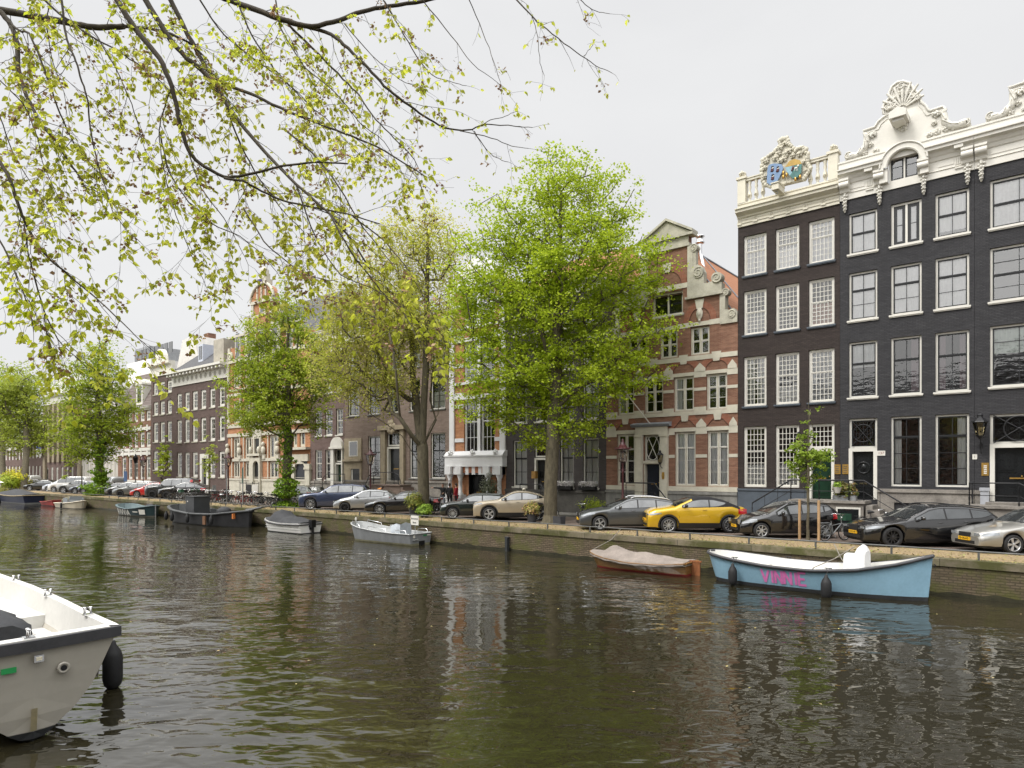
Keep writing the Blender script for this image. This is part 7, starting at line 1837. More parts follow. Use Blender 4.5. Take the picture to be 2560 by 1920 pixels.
def wood_mesh(N_, par, r0, tip=.012, power=2.1, minr=0.):
    n = len(N_); load = np.zeros(n); ch = [[] for _ in range(n)]
    for i, p in enumerate(par):
        if p >= 0: ch[p].append(i)
    for i in range(n-1, -1, -1):
        if not ch[i]: load[i] = 1.
        if par[i] >= 0: load[par[i]] += load[i]
    rad = (load/load[0])**(1/power)*r0; rad = np.maximum(rad, tip)
    b = MB(); used = set()
    # chains: follow the heaviest child
    starts = [(0, None)]
    while starts:
        s, pr = starts.pop(); chain = [s] if pr is None else [pr, s]; c = s
        while ch[c]:
            k = max(ch[c], key=lambda i: load[i])
            for o in ch[c]:
                if o != k: starts.append((o, c))
            chain.append(k); c = k
        rr = [float(min(rad[i], rad[chain[1]] if len(chain) > 1 else rad[i])) if j == 0 and pr is not None else float(rad[i]) for j, i in enumerate(chain)]
        if max(rr) < minr: continue
        k_ = 9 if rr[0] > .12 else 6 if rr[0] > .05 else 4
        b.tube([N_[i] for i in chain], rr, k_, 0, False)
    return b
def lobes_px(lobes, d0, dscale=1.):
    """crown lobes measured on the photo (cx, cy, rx, ry[, depth shift]) at distance d0 -> (centre, radii)"""
    out = []
    for l in lobes:
        cx, cy, rx, ry = l[:4]; dz = l[4] if len(l) > 4 else 0.
        p = D(cx, cy, d0+dz); out.append((np.array(p), np.array([rx*d0/F, rx*d0/F*dscale, ry*d0/F])))
    return out
def crown_points(lobes, n, seed, shell=.35):
    rs = np.random.RandomState(seed); vol = np.array([l[1].prod() for l in lobes]); vol = vol/vol.sum(); P = []
    for i in range(n):
        c, r = lobes[rs.choice(len(lobes), p=vol)]
        u = rs.normal(size=3); u /= np.linalg.norm(u); k = rs.rand()**shell
        P.append(c+u*r*k)
    return np.array(P)
def tree(name, label, base, r0, lobes, npts, nleaf, leafsize, leafm, seed, barkm=None, clump=.55, trunk_top=None, lean=(0,0), shell=.4, bf=.35, droop=.5, group='trees along the far quay', forks=None, tip=.010, twigs=1.):
    root = thing(name, label, 'tree', base, 0, group)
    pts = crown_points(lobes, npts, seed, shell)
    top = trunk_top or (np.mean([l[0] for l in lobes], axis=0)+np.array([0,0,.25*np.mean([l[1][2] for l in lobes])]))
    base_ = np.array(base); tr = []
    m = 9; rs = np.random.RandomState(seed+1)
    for i in range(m+1):
        k = i/m; p = base_+(np.array(top)-base_)*k; p[:2] += rs.normal(size=2)*(.06 if r0 > .2 else .008)*(0 < i < m)*(1+k); tr.append(p)
    N_, par = grow(base_, tr, pts, bf)
    b = wood_mesh(N_, par, r0, tip)
    b.lathe([(r0*1.55,0),(r0*1.25,.15),(r0*1.02,.45)], tuple(base), 12, 0, 'z', True, False)
    b.build('trunk', barkm or bark_m, root, Vector(base))
    # leaf clumps gather along the outer twigs
    rs = np.random.RandomState(seed+2)
    tips = N_[len(tr):]
    idx = rs.choice(len(tips), nleaf//13+1); cen = tips[idx]+rs.normal(size=(len(idx),3))*clump*np.array([1,1,.55])
    dens = .5+.5*np.sin(cen[:,0]*1.7+seed)*np.sin(cen[:,1]*1.9+1)*np.sin(cen[:,2]*2.1+2)
    keep = rs.rand(len(cen)) < .2+1.0*dens**1.4; cen = cen[keep]
    P = (cen[:,None,:]+rs.normal(size=(len(cen),13,3))*clump*.40*np.array([1,1,.42])).reshape(-1,3)[:nleaf]
    V, n = leaves_mesh(P, leafsize, seed+3, droop)
    quads_object('crown', V, n, leafm, root, base)
    return root
def gpt(x, y): p = G(x, y); return (p.x, p.y, ST)
# tallest linden in the middle
bA = gpt(1376, 1308); dA = 36.5
lobA = lobes_px([(1400,470,95,100),(1330,535,95,110),(1470,535,100,115),(1565,560,60,90),(1240,570,65,100),(1190,650,90,120),(1400,650,190,130),(1570,680,95,105),(1620,700,60,70),(1330,760,190,130),(1190,800,95,120),(1530,820,120,110),(1630,850,65,60),(1270,930,140,105),(1420,930,150,110),(1570,930,90,60),(1400,1040,120,70),(1220,1000,85,70),(1340,1090,70,45),(1450,1090,70,45),(1290,1040,70,50),(1340,440,45,60)], dA, .8)
tree('linden_tree', 'tallest bright green linden tree with a wide dense crown before the dark house', bA, .36, lobA, 900, 135000, .14, leaf_a, 11, clump=.50, trunk_top=tuple(D(1402, 480, dA)), shell=.33)
# forked, thinly leaved tree
bB = gpt(1060, 1289); dB = 42
lobB = lobes_px([(1060,640,100,110),(960,720,110,110),(880,780,90,110),(1120,760,60,130),(1010,820,150,110),(840,900,90,90),(940,960,110,80),(1120,900,50,100),(1000,600,60,60),(1080,560,50,60)], dB, .8)
def limb(px): return [np.array(D(x, y, d)) for x, y, d in px]
def forked_tree():
    root = thing('elm_tree', 'forked tree with thin brownish spring foliage and several rising limbs', 'tree', bB, 0, 'trees along the far quay')
    base = np.array(bB); d = (Vector(bB).xy.length); Y0 = 41.2
    tr = [base, np.array(D(1059,1230,Y0)), np.array(D(1057,1170,Y0)), np.array(D(1056,1120,Y0))]
    nodes = [tuple(p) for p in tr]; par = [-1,0,1,2]
    def chain(px, at):
        j = at
        for x, y, dd in px: nodes.append(tuple(D(x, y, Y0+dd))); par.append(j); j = len(nodes)-1
    chain([(1030,1090,-.5),(1000,1045,-1),(995,1000,-1.5),(990,930,-1.8),(975,840,-2)], 3)
    chain([(1046,1060,.6),(1040,1000,1),(1032,940,1.4),(1030,850,1.6)], 3)
    chain([(1058,1060,0),(1060,1000,0),(1064,930,0),(1066,830,.2),(1068,700,.4),(1070,580,.5)], 3)
    chain([(1075,1070,-.8),(1095,1035,-1.2),(1098,985,-1.5),(1108,920,-1.6),(1118,820,-1.6)], 3)
    chain([(1030,1130,-1),(1005,1090,-2),(980,1070,-3),(920,1030,-4),(860,990,-4.5)], 2)
    chain([(1090,1050,1),(1075,1000,1.6),(1085,900,2)], 3)
    pts = crown_points(lobB, 700, 21, .42)
    N0 = np.array(nodes); dist = [0.]
    for i in range(1, len(nodes)): dist.append(dist[par[i]]+float(np.linalg.norm(N0[i]-N0[par[i]])))
    N_, Dn = N0, np.array(dist); pen = np.array([9e3 if i < 5 else 0. for i in range(len(nodes))])
    for p in sorted(pts, key=lambda p: np.linalg.norm(p-N0[3])):
        dd = np.linalg.norm(N_-p, axis=1); j = int(np.argmin(dd+.25*Dn+pen)); L = dd[j]; m = max(1, int(L/.9)); prev = j
        for q_ in range(1, m+1):
            k = q_/m; v = N_[j]+(p-N_[j])*k+np.array([rnd.uniform(-.06,.06)*L*(k<1), rnd.uniform(-.06,.06)*L*(k<1), .06*L*sin(PI*k)])
            N_ = np.vstack([N_, v]); Dn = np.append(Dn, Dn[prev]+L/m); pen = np.append(pen, 0.); par.append(prev); prev = len(par)-1
    b = wood_mesh(N_, par, .36, .009, 2.05); b.lathe([(.54,0),(.42,.2),(.36,.5)], bB, 12, 0, 'z', True, False)
    b.build('trunk', bark_m, root, Vector(bB))
    rs = np.random.RandomState(5); tips = N_[len(nodes):]
    idx = rs.choice(len(tips), 7500); cen = tips[idx]+rs.normal(size=(len(idx),3))*.42
    P = (cen[:,None,:]+rs.normal(size=(len(cen),7,3))*.2).reshape(-1,3)
    V, n = leaves_mesh(P, .12, 8, .7); quads_object('crown', V, n, leaf_b, root, bB)
forked_tree()
# trunk shoots on the forked tree and ivy on the left trunks
def ivy(parent_root, name, base, h0, h1, r0, r1, n, seed, size=.16):
    rs = np.random.RandomState(seed); z = h0+(h1-h0)*rs.rand(n)**1.25; k = (z-h0)/(h1-h0)
    bump = .75+.35*np.sin(z*3.1+seed)+.25*np.sin(z*7.3)
    r = (r0+(r1-r0)*k)*bump*(.75+.45*rs.rand(n)); a = rs.rand(n)*2*PI
    P = np.stack([base[0]+r*np.cos(a), base[1]+r*np.sin(a), base[2]+z], 1)
    V, m = leaves_mesh(P, size, seed+1, .9, .3); return quads_object(name, V, m, leaf_ivy, parent_root, base)
bC = gpt(715, 1268); dC = 51.5
lobC = lobes_px([(722,770,55,50),(700,840,85,65),(760,880,70,60),(640,900,70,55),(720,950,125,75),(610,960,55,50),(800,960,50,55),(690,1030,120,55),(620,1050,60,35),(770,1040,60,50),(650,830,40,30)], dC, .8)
tC = tree('linden_tree', 'dark green conical linden tree with an ivy wrapped trunk before the ornate orange house', bC, .33, lobC, 480, 62000, .15, leaf_c, 31, clump=.5, trunk_top=tuple(D(718, 770, dC)), shell=.35)
ivy(tC, 'trunk_ivy', bC, 0, 2.4, 1.0, .62, 2600, 3); ivy(tC, 'trunk_ivy', bC, 2.4, 6.2, .62, .42, 900, 4)
bD = gpt(250, 1239); dD = 75
lobD = lobes_px([(245,890,40,35),(225,930,60,45),(270,940,55,45),(235,1000,85,55),(300,1010,45,50),(190,1020,45,50),(245,1070,100,45),(180,1110,60,35),(290,1090,50,40),(240,1130,70,30),(165,1080,40,30)], dD, .8)
tD = tree('linden_tree', 'dark green linden tree with ivy at its foot among the far parked cars', bD, .4, lobD, 340, 44000, .20, leaf_c, 41, clump=.7, trunk_top=tuple(D(247, 890, dD)), shell=.35)
ivy(tD, 'trunk_ivy', bD, 0, 2.6, 1.7, .8, 2200, 5, .2); ivy(tD, 'trunk_ivy', bD, 2.4, 6.5, .8, .6, 900, 6, .2)
bE = gpt(60, 1226); dE = 98
lobE = lobes_px([(55,960,50,45),(20,1010,60,60),(80,1030,50,55),(110,1060,30,50),(45,1090,75,45),(90,1110,40,30)], dE, .8)
tree('elm_tree', 'pale yellow green tree at the far left in front of the row houses', bE, .42, lobE, 260, 34000, .24, leaf_y, 51, clump=.85, shell=.4)
bF = gpt(8, 1220); dF = 112
lobF = lobes_px([(5,960,50,60),(-25,1040,70,70),(20,1090,50,40)], dF, .8)
tree('linden_tree', 'green tree cut by the left edge behind the pale yellow one', bF, .42, lobF, 200, 20000, .28, leaf_c, 61, clump=.9, shell=.4)
# slim young trees
def sapling(label, base, hgt, lobes, nleaf, leafm, seed, r=.05, size=.10, stakes=None, name='young_tree'):
    root = tree(name, label, base, r, lobes, 60, nleaf, size, leafm, seed, clump=.16, shell=.6, trunk_top=(base[0]+.02, base[1], base[2]+hgt), bf=.2, tip=.005, droop=.3, group='young trees along the far quay')
    return root
bG = gpt(2020, 1352); dG = 27.0
lobG = lobes_px([(2030,1030,18,28),(2022,1080,22,25),(2000,1120,36,22),(2010,1155,55,28),(2055,1140,30,25),(1985,1165,25,18),(2020,1200,35,22),(2035,1225,12,16)], dG, .8)
sapling('slim young tree tied between two wooden stakes', bG, 5.6, lobG, 3400, leaf_mat('young_tree_leaf', [(0,(.11,.18,.015)),(.5,(.21,.31,.03)),(1,(.32,.42,.06))], .45), 71, .06, .10)
stk = M('pine_stake', (.36,.23,.12), .8, .25, 3., stretch=(4,4,.5))
for px, py, lb in ((1999, 1352, 'left wooden stake supporting the young tree'), (2047, 1357, 'right wooden stake supporting the young tree')):
    p = G(px, py); t = thing('tree_stake', lb, 'stake', (p.x, p.y, ST), 0, 'stakes of the young tree'); b = MB(); b.lathe([(.055,-.1),(.055,1.62),(.05,1.66)], (0,0,0), 9); b.build('pole', stk, t)
    b = MB(); q = Vector(bG)-p; b.tube([(0,0,1.5), (q.x*.5,q.y*.5,1.53), (q.x,q.y,1.5)], .022, 5); b.build('tie_strap', rubber, t)
bH = gpt(410, 1237); lobH = lobes_px([(412,1110,18,22),(408,1140,24,22),(412,1165,26,20),(405,1185,20,14)], 70, .8)
sapling('small young tree before the narrow umber house', (bH[0], bH[1], ST), 5.5, lobH, 2600, leaf_c, 81, .07, .16)
bI = gpt(524, 1252); lobI = lobes_px([(530,1095,14,18),(524,1125,24,25),(520,1160,26,22),(535,1150,20,22),(526,1185,14,12)], 59, .8)
sapling('small pale young tree before the wide umber house', (bI[0], bI[1], ST), 6.2, lobI, 1600, leaf_y, 91, .06, .13)
bJ = gpt(168, 1236); lobJ = lobes_px([(165,1130,14,20),(172,1160,18,20),(165,1185,14,14)], 80, .8)
sapling('small pale young tree among the far parked cars', (bJ[0], bJ[1]+1.5, ST), 6, lobJ, 1300, leaf_y, 95, .07, .18)
# ================================================================ elm on the near bank, its branches hanging over the canal
leaf_n = leaf_mat('fresh_elm_leaf', [(0,(.36,.43,.02)),(.4,(.54,.60,.04)),(.8,(.66,.70,.09)),(1,(.60,.57,.14))], .7, .45)
seed_m = leaf_mat('dry_seed', [(0,(.20,.11,.06)),(.5,(.33,.20,.12)),(1,(.42,.29,.18))], .25, .8)
bark_n = M('elm_twig_bark', (.060,.050,.036), .9, .35, 9., bump=.6, bscale=35)
PL = [  # pixels along each limb, width at both ends (px), distance at both ends (m)
 ([(-60,15),(0,25),(100,42),(190,62),(250,70),(310,66)],18,13,7,7), ([(310,66),(370,70),(430,85),(480,110),(520,150)],9,4,7,6.8),
 ([(500,-40),(560,-5),(640,25),(720,55),(780,68),(850,50),(905,28),(970,15),(1060,3),(1120,-14)],15,8,7.6,7.6),
 ([(262,-50),(295,5),(340,75),(400,145),(430,215),(450,310),(470,375),(495,407),(560,445),(610,440),(700,415),(790,405),(870,410)],15,4,6.5,6.2),
 ([(560,445),(610,452),(640,470),(700,500),(790,520),(870,535),(950,560)],7,3,6.4,6.),
 ([(335,-45),(420,90),(450,130),(520,190),(560,250),(610,320),(680,400),(740,460),(820,530),(880,600),(930,680)],14,4,6.9,6.),
 ([(408,-40),(460,70),(500,140),(515,175),(560,210),(640,240),(720,280),(800,310),(880,340),(960,375),(1060,440)],12,3,7.2,6.6),
 ([(0,28),(28,60),(42,105),(45,170),(58,220),(80,270),(105,315),(135,345),(160,385),(190,430),(215,470)],13,4,6.9,6.),
 ([(20,55),(50,78),(72,80),(90,120),(120,200),(145,270),(170,330),(190,370),(225,410)],6,3,6.6,6.2),
 ([(148,-40),(160,60),(170,110),(186,140),(200,190),(218,240),(226,320),(240,390),(250,430),(268,480),(280,530),(320,580),(350,605)],6,1.6,6.2,5.7),
 ([(-50,350),(0,405),(25,445),(40,500),(60,550),(80,590),(115,640),(150,670),(185,700),(240,745),(300,800),(350,850),(385,878)],10,1.6,5.6,5.4),
 ([(60,560),(72,640),(90,710),(110,780),(117,840),(130,870)],4,1.6,5.5,5.3), ([(85,690),(110,780),(144,850),(174,880),(200,901),(225,915)],4,1.6,5.5,5.2),
 ([(-50,520),(10,620),(45,700),(70,760),(85,830)],5,2,5.4,5.2),
 ([(70,-40),(150,35),(205,75),(235,95),(300,130),(350,165),(400,200),(450,260)],6,2,6.8,6.5),
 ([(700,45),(760,65),(830,85),(870,120),(920,170),(960,215),(1010,255),(1060,290),(1110,320),(1170,327),(1210,310),(1290,315),(1330,320)],10,1.4,7.6,7.4),
 ([(1150,327),(1230,345),(1280,365),(1320,370)],2.5,1.3,7.4,7.3), ([(1185,328),(1215,375),(1240,395),(1270,406)],2.5,1.3,7.4,7.3), ([(1195,318),(1225,300),(1265,290),(1290,278)],2.2,1.2,7.4,7.4),
 ([(720,60),(800,140),(860,200),(900,240),(940,300),(985,345),(1030,390),(1050,430)],6,1.6,7.6,7.2),
 ([(1250,-40),(1330,40),(1380,85),(1440,130),(1490,165),(1530,182)],4,1.4,7.8,7.6), ([(1460,140),(1475,122),(1482,112)],1.6,1.2,7.6,7.6), ([(1425,-30),(1455,5),(1490,30),(1525,34)],2.4,1.2,7.6,7.6),
 ([(940,-30),(1000,70),(1040,140),(1080,190),(1130,205),(1165,215)],3.4,1.3,7.6,7.4), ([(1160,-25),(1200,60),(1230,140),(1250,205)],2.6,1.2,7.6,7.4), ([(1055,0),(1130,90),(1180,160),(1245,208)],2.8,1.2,7.6,7.4), ([(1330,40),(1345,90),(1350,160),(1362,190)],2,1.2,7.7,7.6),
 ([(720,330),(800,400),(850,470),(900,560),(950,620),(1000,690)],5,2,6.6,6), ([(610,520),(660,605),(710,650),(753,683),(800,697),(845,704)],4,1.5,6.2,6),
 ([(820,530),(860,600),(890,650),(934,704),(970,748),(1006,777),(1035,827),(1060,881)],5,1.5,6,5.4), ([(740,460),(790,600),(850,690),(930,720),(1000,760)],4,1.5,6.2,5.7), ([(880,540),(960,600),(1010,660),(1060,740),(1085,800)],4,1.4,6,5.5),
 ([(430,215),(400,300),(398,350),(410,430),(440,540),(470,620),(500,680),(520,725)],3.4,1.3,6.4,6.2), ([(400,330),(420,430),(470,505),(530,560),(600,590),(660,640),(700,690)],4.5,1.4,6.4,6.), ([(470,375),(500,470),(560,545),(590,600),(620,660)],3.4,1.3,6.4,6.2),
 ([(560,250),(600,360),(650,450),(700,520),(760,580)],5,1.8,6.8,6.4), ([(600,20),(640,110),(700,190),(770,260),(830,310),(900,390)],4.5,1.5,7.5,7), ([(500,0),(560,90),(640,150),(730,215),(790,280)],4.5,1.6,7.3,7),
 ([(860,60),(930,140),(1000,200),(1060,225)],2.6,1.2,7.6,7.4), ([(690,0),(700,70),(760,170),(840,230),(900,310),(960,350),(1010,440)],4,1.4,7.4,7), ([(230,70),(290,170),(330,260),(350,330),(370,400)],3.5,1.3,6.8,6.4), ([(130,-30),(115,60),(130,150),(160,230),(170,300)],3.2,1.2,6.6,6.3),
 ([(0,200),(60,260),(90,330),(110,420),(150,500),(200,560)],3.2,1.2,6.1,5.8), ([(0,290),(30,380),(80,460),(130,540),(150,610)],3,1.2,5.9,5.6)]
TK = Vector((-9.5, -1.3, ST))
el = thing('overhanging_elm', 'near elm with dark drooping twigs and fresh yellow green leaves filling the upper left', 'tree', TK)
rr = random.Random(12)
LV = []; SD = []
limbs = []
for pi, (px, w0, w1, d0, d1) in enumerate(PL):
    n = len(px); P = []
    # resample with a little waviness
    for i in range(n-1):
        for k in range(4):
            t_ = k/4; x = px[i][0]+(px[i+1][0]-px[i][0])*t_; y = px[i][1]+(px[i+1][1]-px[i][1])*t_; u = (i+t_)/(n-1)
            P.append((x, y, d0+(d1-d0)*u+.12*sin(u*7+pi), w0+(w1-w0)*u))
    P.append((px[-1][0], px[-1][1], d1, w1))
    # smooth corners
    Q = [P[0]]+[tuple((P[i-1][j]+2*P[i][j]+P[i+1][j])/4 for j in range(4)) for i in range(1, len(P)-1)]+[P[-1]]
    V = [D(x+(rr.random()-.5)*2.5, y+(rr.random()-.5)*2.5, d) for x, y, d, w in Q]; Rd = [max(w/2/F*d, .0022) for x, y, d, w in Q]
    limbs.append((V, Rd))
bw = MB()
# trunk and the limbs that join it to what hangs in view
cr = [TK, TK+Vector((.1,.1,2.5)), TK+Vector((.35,.25,5.2)), TK+Vector((.8,.6,7.6)), TK+Vector((1.3,1.,9.6))]
bw.lathe([(.62,-.05),(.48,.25),(.42,.8)], tuple(TK), 14, 0, 'z', True, False); bw.tube(cr, [.43,.38,.33,.26,.2], 12)
for i in (0, 2, 3, 5, 6, 9, 10, 13, 14, 20, 22):
    s_ = limbs[i][0][0]; r_ = limbs[i][1][0]; a = cr[4] if limbs[i][0][0].z > 7.4 else cr[2]
    m_ = a.lerp(s_, .5)+Vector((0,0,.5)); bw.tube([a, a.lerp(m_, .5)+Vector((0,0,.15)), m_, m_.lerp(s_, .5)+Vector((0,0,.12)), s_], [max(.07, r_*1.8), max(.06, r_*1.6), max(.04, r_*1.4), r_*1.15, r_], 7)
def leafat(p, d, size):
    LV.append((tuple(p), tuple(d), size))
def seeds(p):
    for _ in range(rr.randint(5, 10)):
        SD.append((p[0]+rr.gauss(0,.028), p[1]+rr.gauss(0,.028), p[2]-.02+rr.gauss(0,.022)))
def twig(p, d, L, r, lev=0, dens=1.):
    n = max(3, int(L/.07)); pts = [p]; rad = [r]; d = d.normalized()
    for i in range(n):
        d = (d+Vector((rr.gauss(0,.13), rr.gauss(0,.13), rr.gauss(0,.10)-.045))).normalized(); p = p+d*(L/n); pts.append(p); rad.append(max(r*(1-.7*(i+1)/n), .0013))
        k = (i+1)/n
        if rr.random() < (.2+.48*k)*dens:
            for s_ in range(rr.choice((1,1,2,3))):
                sd = d.cross(Vector((0,0,1))); sd = sd.normalized() if sd.length > .1 else Vector((1,0,0))
                q = d*.4+sd*rr.choice((-1,1))*(.6+.3*rr.random())+Vector((rr.gauss(0,.25),rr.gauss(0,.25),-.45+rr.gauss(0,.25)))
                leafat(p, q.normalized(), .040+.030*rr.random())
        if rr.random() < .05: seeds(p)
        if lev < 2 and rr.random() < .42:
            sd = Vector((rr.gauss(0,1), rr.gauss(0,1), rr.gauss(-.25,.6))).normalized()
            twig(p, d*.7+sd*.8, L*(.25+.4*rr.random()), r*.55, lev+1, dens)
    bw.tube(pts, rad, 3, 0, False)
for li, (V, Rd) in enumerate(limbs):
    bw.tube(V, Rd, 8 if Rd[0] > .02 else 5, 0, True)
    acc = 0.; nxt = .12
    for i in range(1, len(V)):
        seg = V[i]-V[i-1]; acc += seg.length
        if acc > nxt:
            nxt = acc+.085+.10*rr.random(); tg_ = seg.normalized()
            x_img = 1280+F*(V[i].x*CP+V[i].y*SP)/(V[i].y*CP-V[i].x*SP)
            dens = 1. if x_img < 900 else .8 if x_img < 1100 else .5
            if rr.random() < (.93 if x_img < 1050 else .42):
                sd = Vector((rr.gauss(0,1), rr.gauss(0,1), rr.gauss(0,.7))).normalized()
                twig(V[i], tg_*.8+sd*.8+Vector((0,0,-.28)), (.22+.55*rr.random())*(1 if x_img < 1050 else .6), min(.0042, Rd[i]*.6), 0 if x_img < 1100 else 1, dens)
    twig(V[-1], (V[-1]-V[-3]), .22, .0022, 1, .9)
bw.build('trunk', bark_n, el, TK)
print('leaves', len(LV), 'seeds', len(SD), 'wood faces', len(bw.f))
P = np.array([l[0] for l in LV]); d = np.array([l[1] for l in LV]); L = np.array([l[2] for l in LV])[:,None]
rs = np.random.RandomState(4); n = len(P)
nr = rs.normal(size=(n,3))*.75+np.array([0,0,.8]); nr -= d*(nr*d).sum(1)[:,None]; nr /= np.linalg.norm(nr, axis=1)[:,None]+1e-9
w = np.cross(nr, d)
st_ = P+d*L*.16; tip = P+d*L*1.12-nr*L*.18; 
mid = P+d*L*.62+nr*L*.02
l1 = st_+d*L*.22-w*L*.30+nr*L*.07; l2 = st_+d*L*.58-w*L*.27+nr*L*.05; r1 = st_+d*L*.22+w*L*.30+nr*L*.07; r2 = st_+d*L*.58+w*L*.27+nr*L*.05
V = np.stack([st_, r1, r2, tip, l2, l1], 1).reshape(-1,3)-np.array(TK)
me = bpy.data.meshes.new('crown'); me.vertices.add(6*n); me.vertices.foreach_set('co', V.astype(np.float32).ravel())
idx = (np.arange(n)[:,None]*6+np.array([0,1,2,3, 0,3,4,5])).ravel().astype(np.int32)
me.loops.add(8*n); me.loops.foreach_set('vertex_index', idx); me.polygons.add(2*n)
me.polygons.foreach_set('loop_start', np.arange(0, 8*n, 4, dtype=np.int32)); me.polygons.foreach_set('loop_total', np.full(2*n, 4, dtype=np.int32))
me.materials.append(leaf_n); me.update(calc_edges=True); me.validate(); o = bpy.data.objects.new('crown', me); C.objects.link(o); o.parent = el
V, n = leaves_mesh(np.array(SD), .034, 9, .3); quads_object('seed_clusters', V, n, seed_m, el, TK)
# ================================================================ bicycles
bike_grey = M('bike_grey_paint', (.30,.31,.32), .35, .15, 8., world=False, metal=.3); bike_red = M('bike_red_paint', (.25,.02,.02), .35, .15, 8., world=False)
def bike_proto(name, mat, basket=False):
    t = thing(name, 'bicycle', 'bicycle')
    for x in (-.53, .53):
        b = MB(); b.ring((x,0,.345), .325, .022, 'y', 22, 5); b.ring((x,0,.345), .30, .010, 'y', 20, 4, 1)
        for k in range(9): a = 2*PI*k/9; b.tube([(x,0,.345),(x+.30*cos(a),0,.345+.30*sin(a))], .0035, 3, 1)
        b.lathe([(.03,-.05),(.03,.05)], (x,0,.345), 8, 1, 'y'); b.build('wheel', [tyre_m, rim_silver], t)
    b = MB(); bb = (-.08,0,.30); st = (-.20,0,.80); hd = (.34,0,.88); hl = (.38,0,.70)
    b.tube([bb, st], .018, 6); b.tube([bb, hl], .02, 6); b.tube([(-.16,0,.62), hl], .016, 6); b.tube([(.53,0,.345),(.45,0,.5),hl,hd,(.32,0,1.0)], .017, 6)
    for s_ in (-.05,.05): b.tube([(-.53,s_,.345),bb], .010, 4); b.tube([(-.53,s_,.345),(-.19,s_*.4,.72)], .010, 4); b.tube([(.53,s_,.345),(.39,s_*.6,.69)], .010, 4)
    b.ring((-.53,0,.345), .36, .014, 'y', 12, 4, 0, .3, 2.9); b.ring((.53,0,.345), .36, .014, 'y', 10, 4, 0, .9, 2.6)
    b.box(-.88,-.32,-.06,.06,.735,.75); b.tube([(-.8,0,.74),(-.53,0,.345)], .008, 4); b.box(-.45,-.02,.03,.05,.25,.37); b.tube([(-.08,-.1,.30),(-.08,-.1,.14)], .012, 4); b.tube([(-.08,.1,.30),(-.08,.1,.46)], .012, 4)
    b.build('frame', mat, t)
    b = MB(); b.tube([(-.33,0,.93),(-.2,0,.95),(-.05,0,.94)], [.09,.07,.025], 8); b.tube([st,(-.21,0,.93)], .014, 5); b.build('saddle', trim_b, t)
    b = MB(); b.tube([(.10,-.28,1.04),(.26,-.27,1.08),(.34,-.1,1.06),(.34,.1,1.06),(.26,.27,1.08),(.10,.28,1.04)], .014, 6); b.ball((.40,0,.92), .05, 8); b.build('handlebar', chrome, t)
    if basket:
        b = MB()
        for x in (.38,.68): b.box(x-.008,x+.008,-.2,.2,.82,1.08)
        for y in (-.2,.2): b.box(.38,.68,y-.008,y+.008,.82,1.08)
        b.box(.38,.68,-.2,.2,.81,.825); b.build('crate', basket, t)
    return t
crate_w = M('white_crate', (.55,.54,.52), .6, .15, 9., world=False); crate_g = M('green_crate', (.02,.07,.04), .6, .15, 9., world=False)
b1 = bike_proto('bicycle', blackiron); b2 = bike_proto('bicycle', bike_grey, crate_g); b3 = bike_proto('bicycle', bike_red); b4 = bike_proto('bicycle', trim_b, crate_w)
first = {id(k): True for k in (b1,b2,b3,b4)}
def put(pr, x, y, rz, label, group='bicycles parked on the far quay'):
    if first[id(pr)]: o = pr; first[id(pr)] = False; o.location = (x,y,ST); o.rotation_euler = (0,0,rz); tag(o, label, None, group)
    else: o = dup(pr, (x,y,ST), rz, label, group)
    return o
p = G(2087, 1356); put(b2, p.x-.15, p.y+.6, R(62), 'pale grey bicycle with a green crate leaning between two black cars')
p = G(2190, 1340); put(b1, p.x-.3, p.y+1.5, R(10), 'black bicycle at the foot of the shared stoop stairs')
p = G(1352, 1303); put(b4, p.x, p.y+.3, R(50), 'dark bicycle with a white crate against the tallest tree trunk')
p = G(1440, 1312); put(dup(b1) if False else b1, p.x+.2, p.y+.3, R(128), 'bicycle showing its wheel beside the dark grey estate car')
p = G(1475, 1305); put(b1, p.x+.3, p.y+2.6, R(30), 'bicycle behind the dark grey estate bonnet near the hedge')
p = G(1082, 1288); put(b1, p.x, p.y+.8, R(100), 'bicycle standing in front of the small dark car')
rq = random.Random(3); row = 'bicycles in the dense row left of the blue SUV'
n = 30
for i in range(n):
    x = -64.0+19.0*i/(n-1)+rq.uniform(-.12,.12); pr = b3 if i in (12, 19, 20) else b2 if i in (1, 3, 4) else b4 if i in (9,25) else b1
    lb = 'red framed bicycle in the dense row' if pr is b3 else 'pale bicycle with a crate near the black workboat wheelhouse' if pr is b2 else 'dark bicycle with a white crate in the dense row' if pr is b4 else 'dark bicycle in the dense row along the quay'
    put(pr, x, 27.4+rq.uniform(-.25,.5)+(.9 if i % 4 == 1 else 0), R(90+rq.uniform(-32,32))+(PI if rq.random() < .5 else 0), lb, {b3: 'red bicycles of the row', b2: 'pale crated bicycles of the row', b4: 'crate bicycles of the row'}.get(pr, row))
t = thing('motor_scooter', 'dark motor scooter with a windshield among the bicycles', 'scooter', (G(540,1256).x, 28.4, ST), R(210))
b = MB(); b.ball((.0,0,.55), (.6,.22,.25), 10); b.tube([(.45,0,.35),(.62,0,.95)], [.16,.12], 8); b.box(-.7,-.35,-.2,.2,.8,1.15); b.build('body', blackp, t)
for x in (-.55,.68): b = MB(); b.ring((x,0,.24), .2, .06, 'y', 16, 6); b.build('wheel', tyre_m, t)
b = MB(); b.prism_x([(-.3,.95),(.3,.95),(.22,1.5),(-.22,1.5)], .66, .68); b.build('windscreen', M('grey_plexi', (.25,.27,.28), .15, .05, 4.), t)
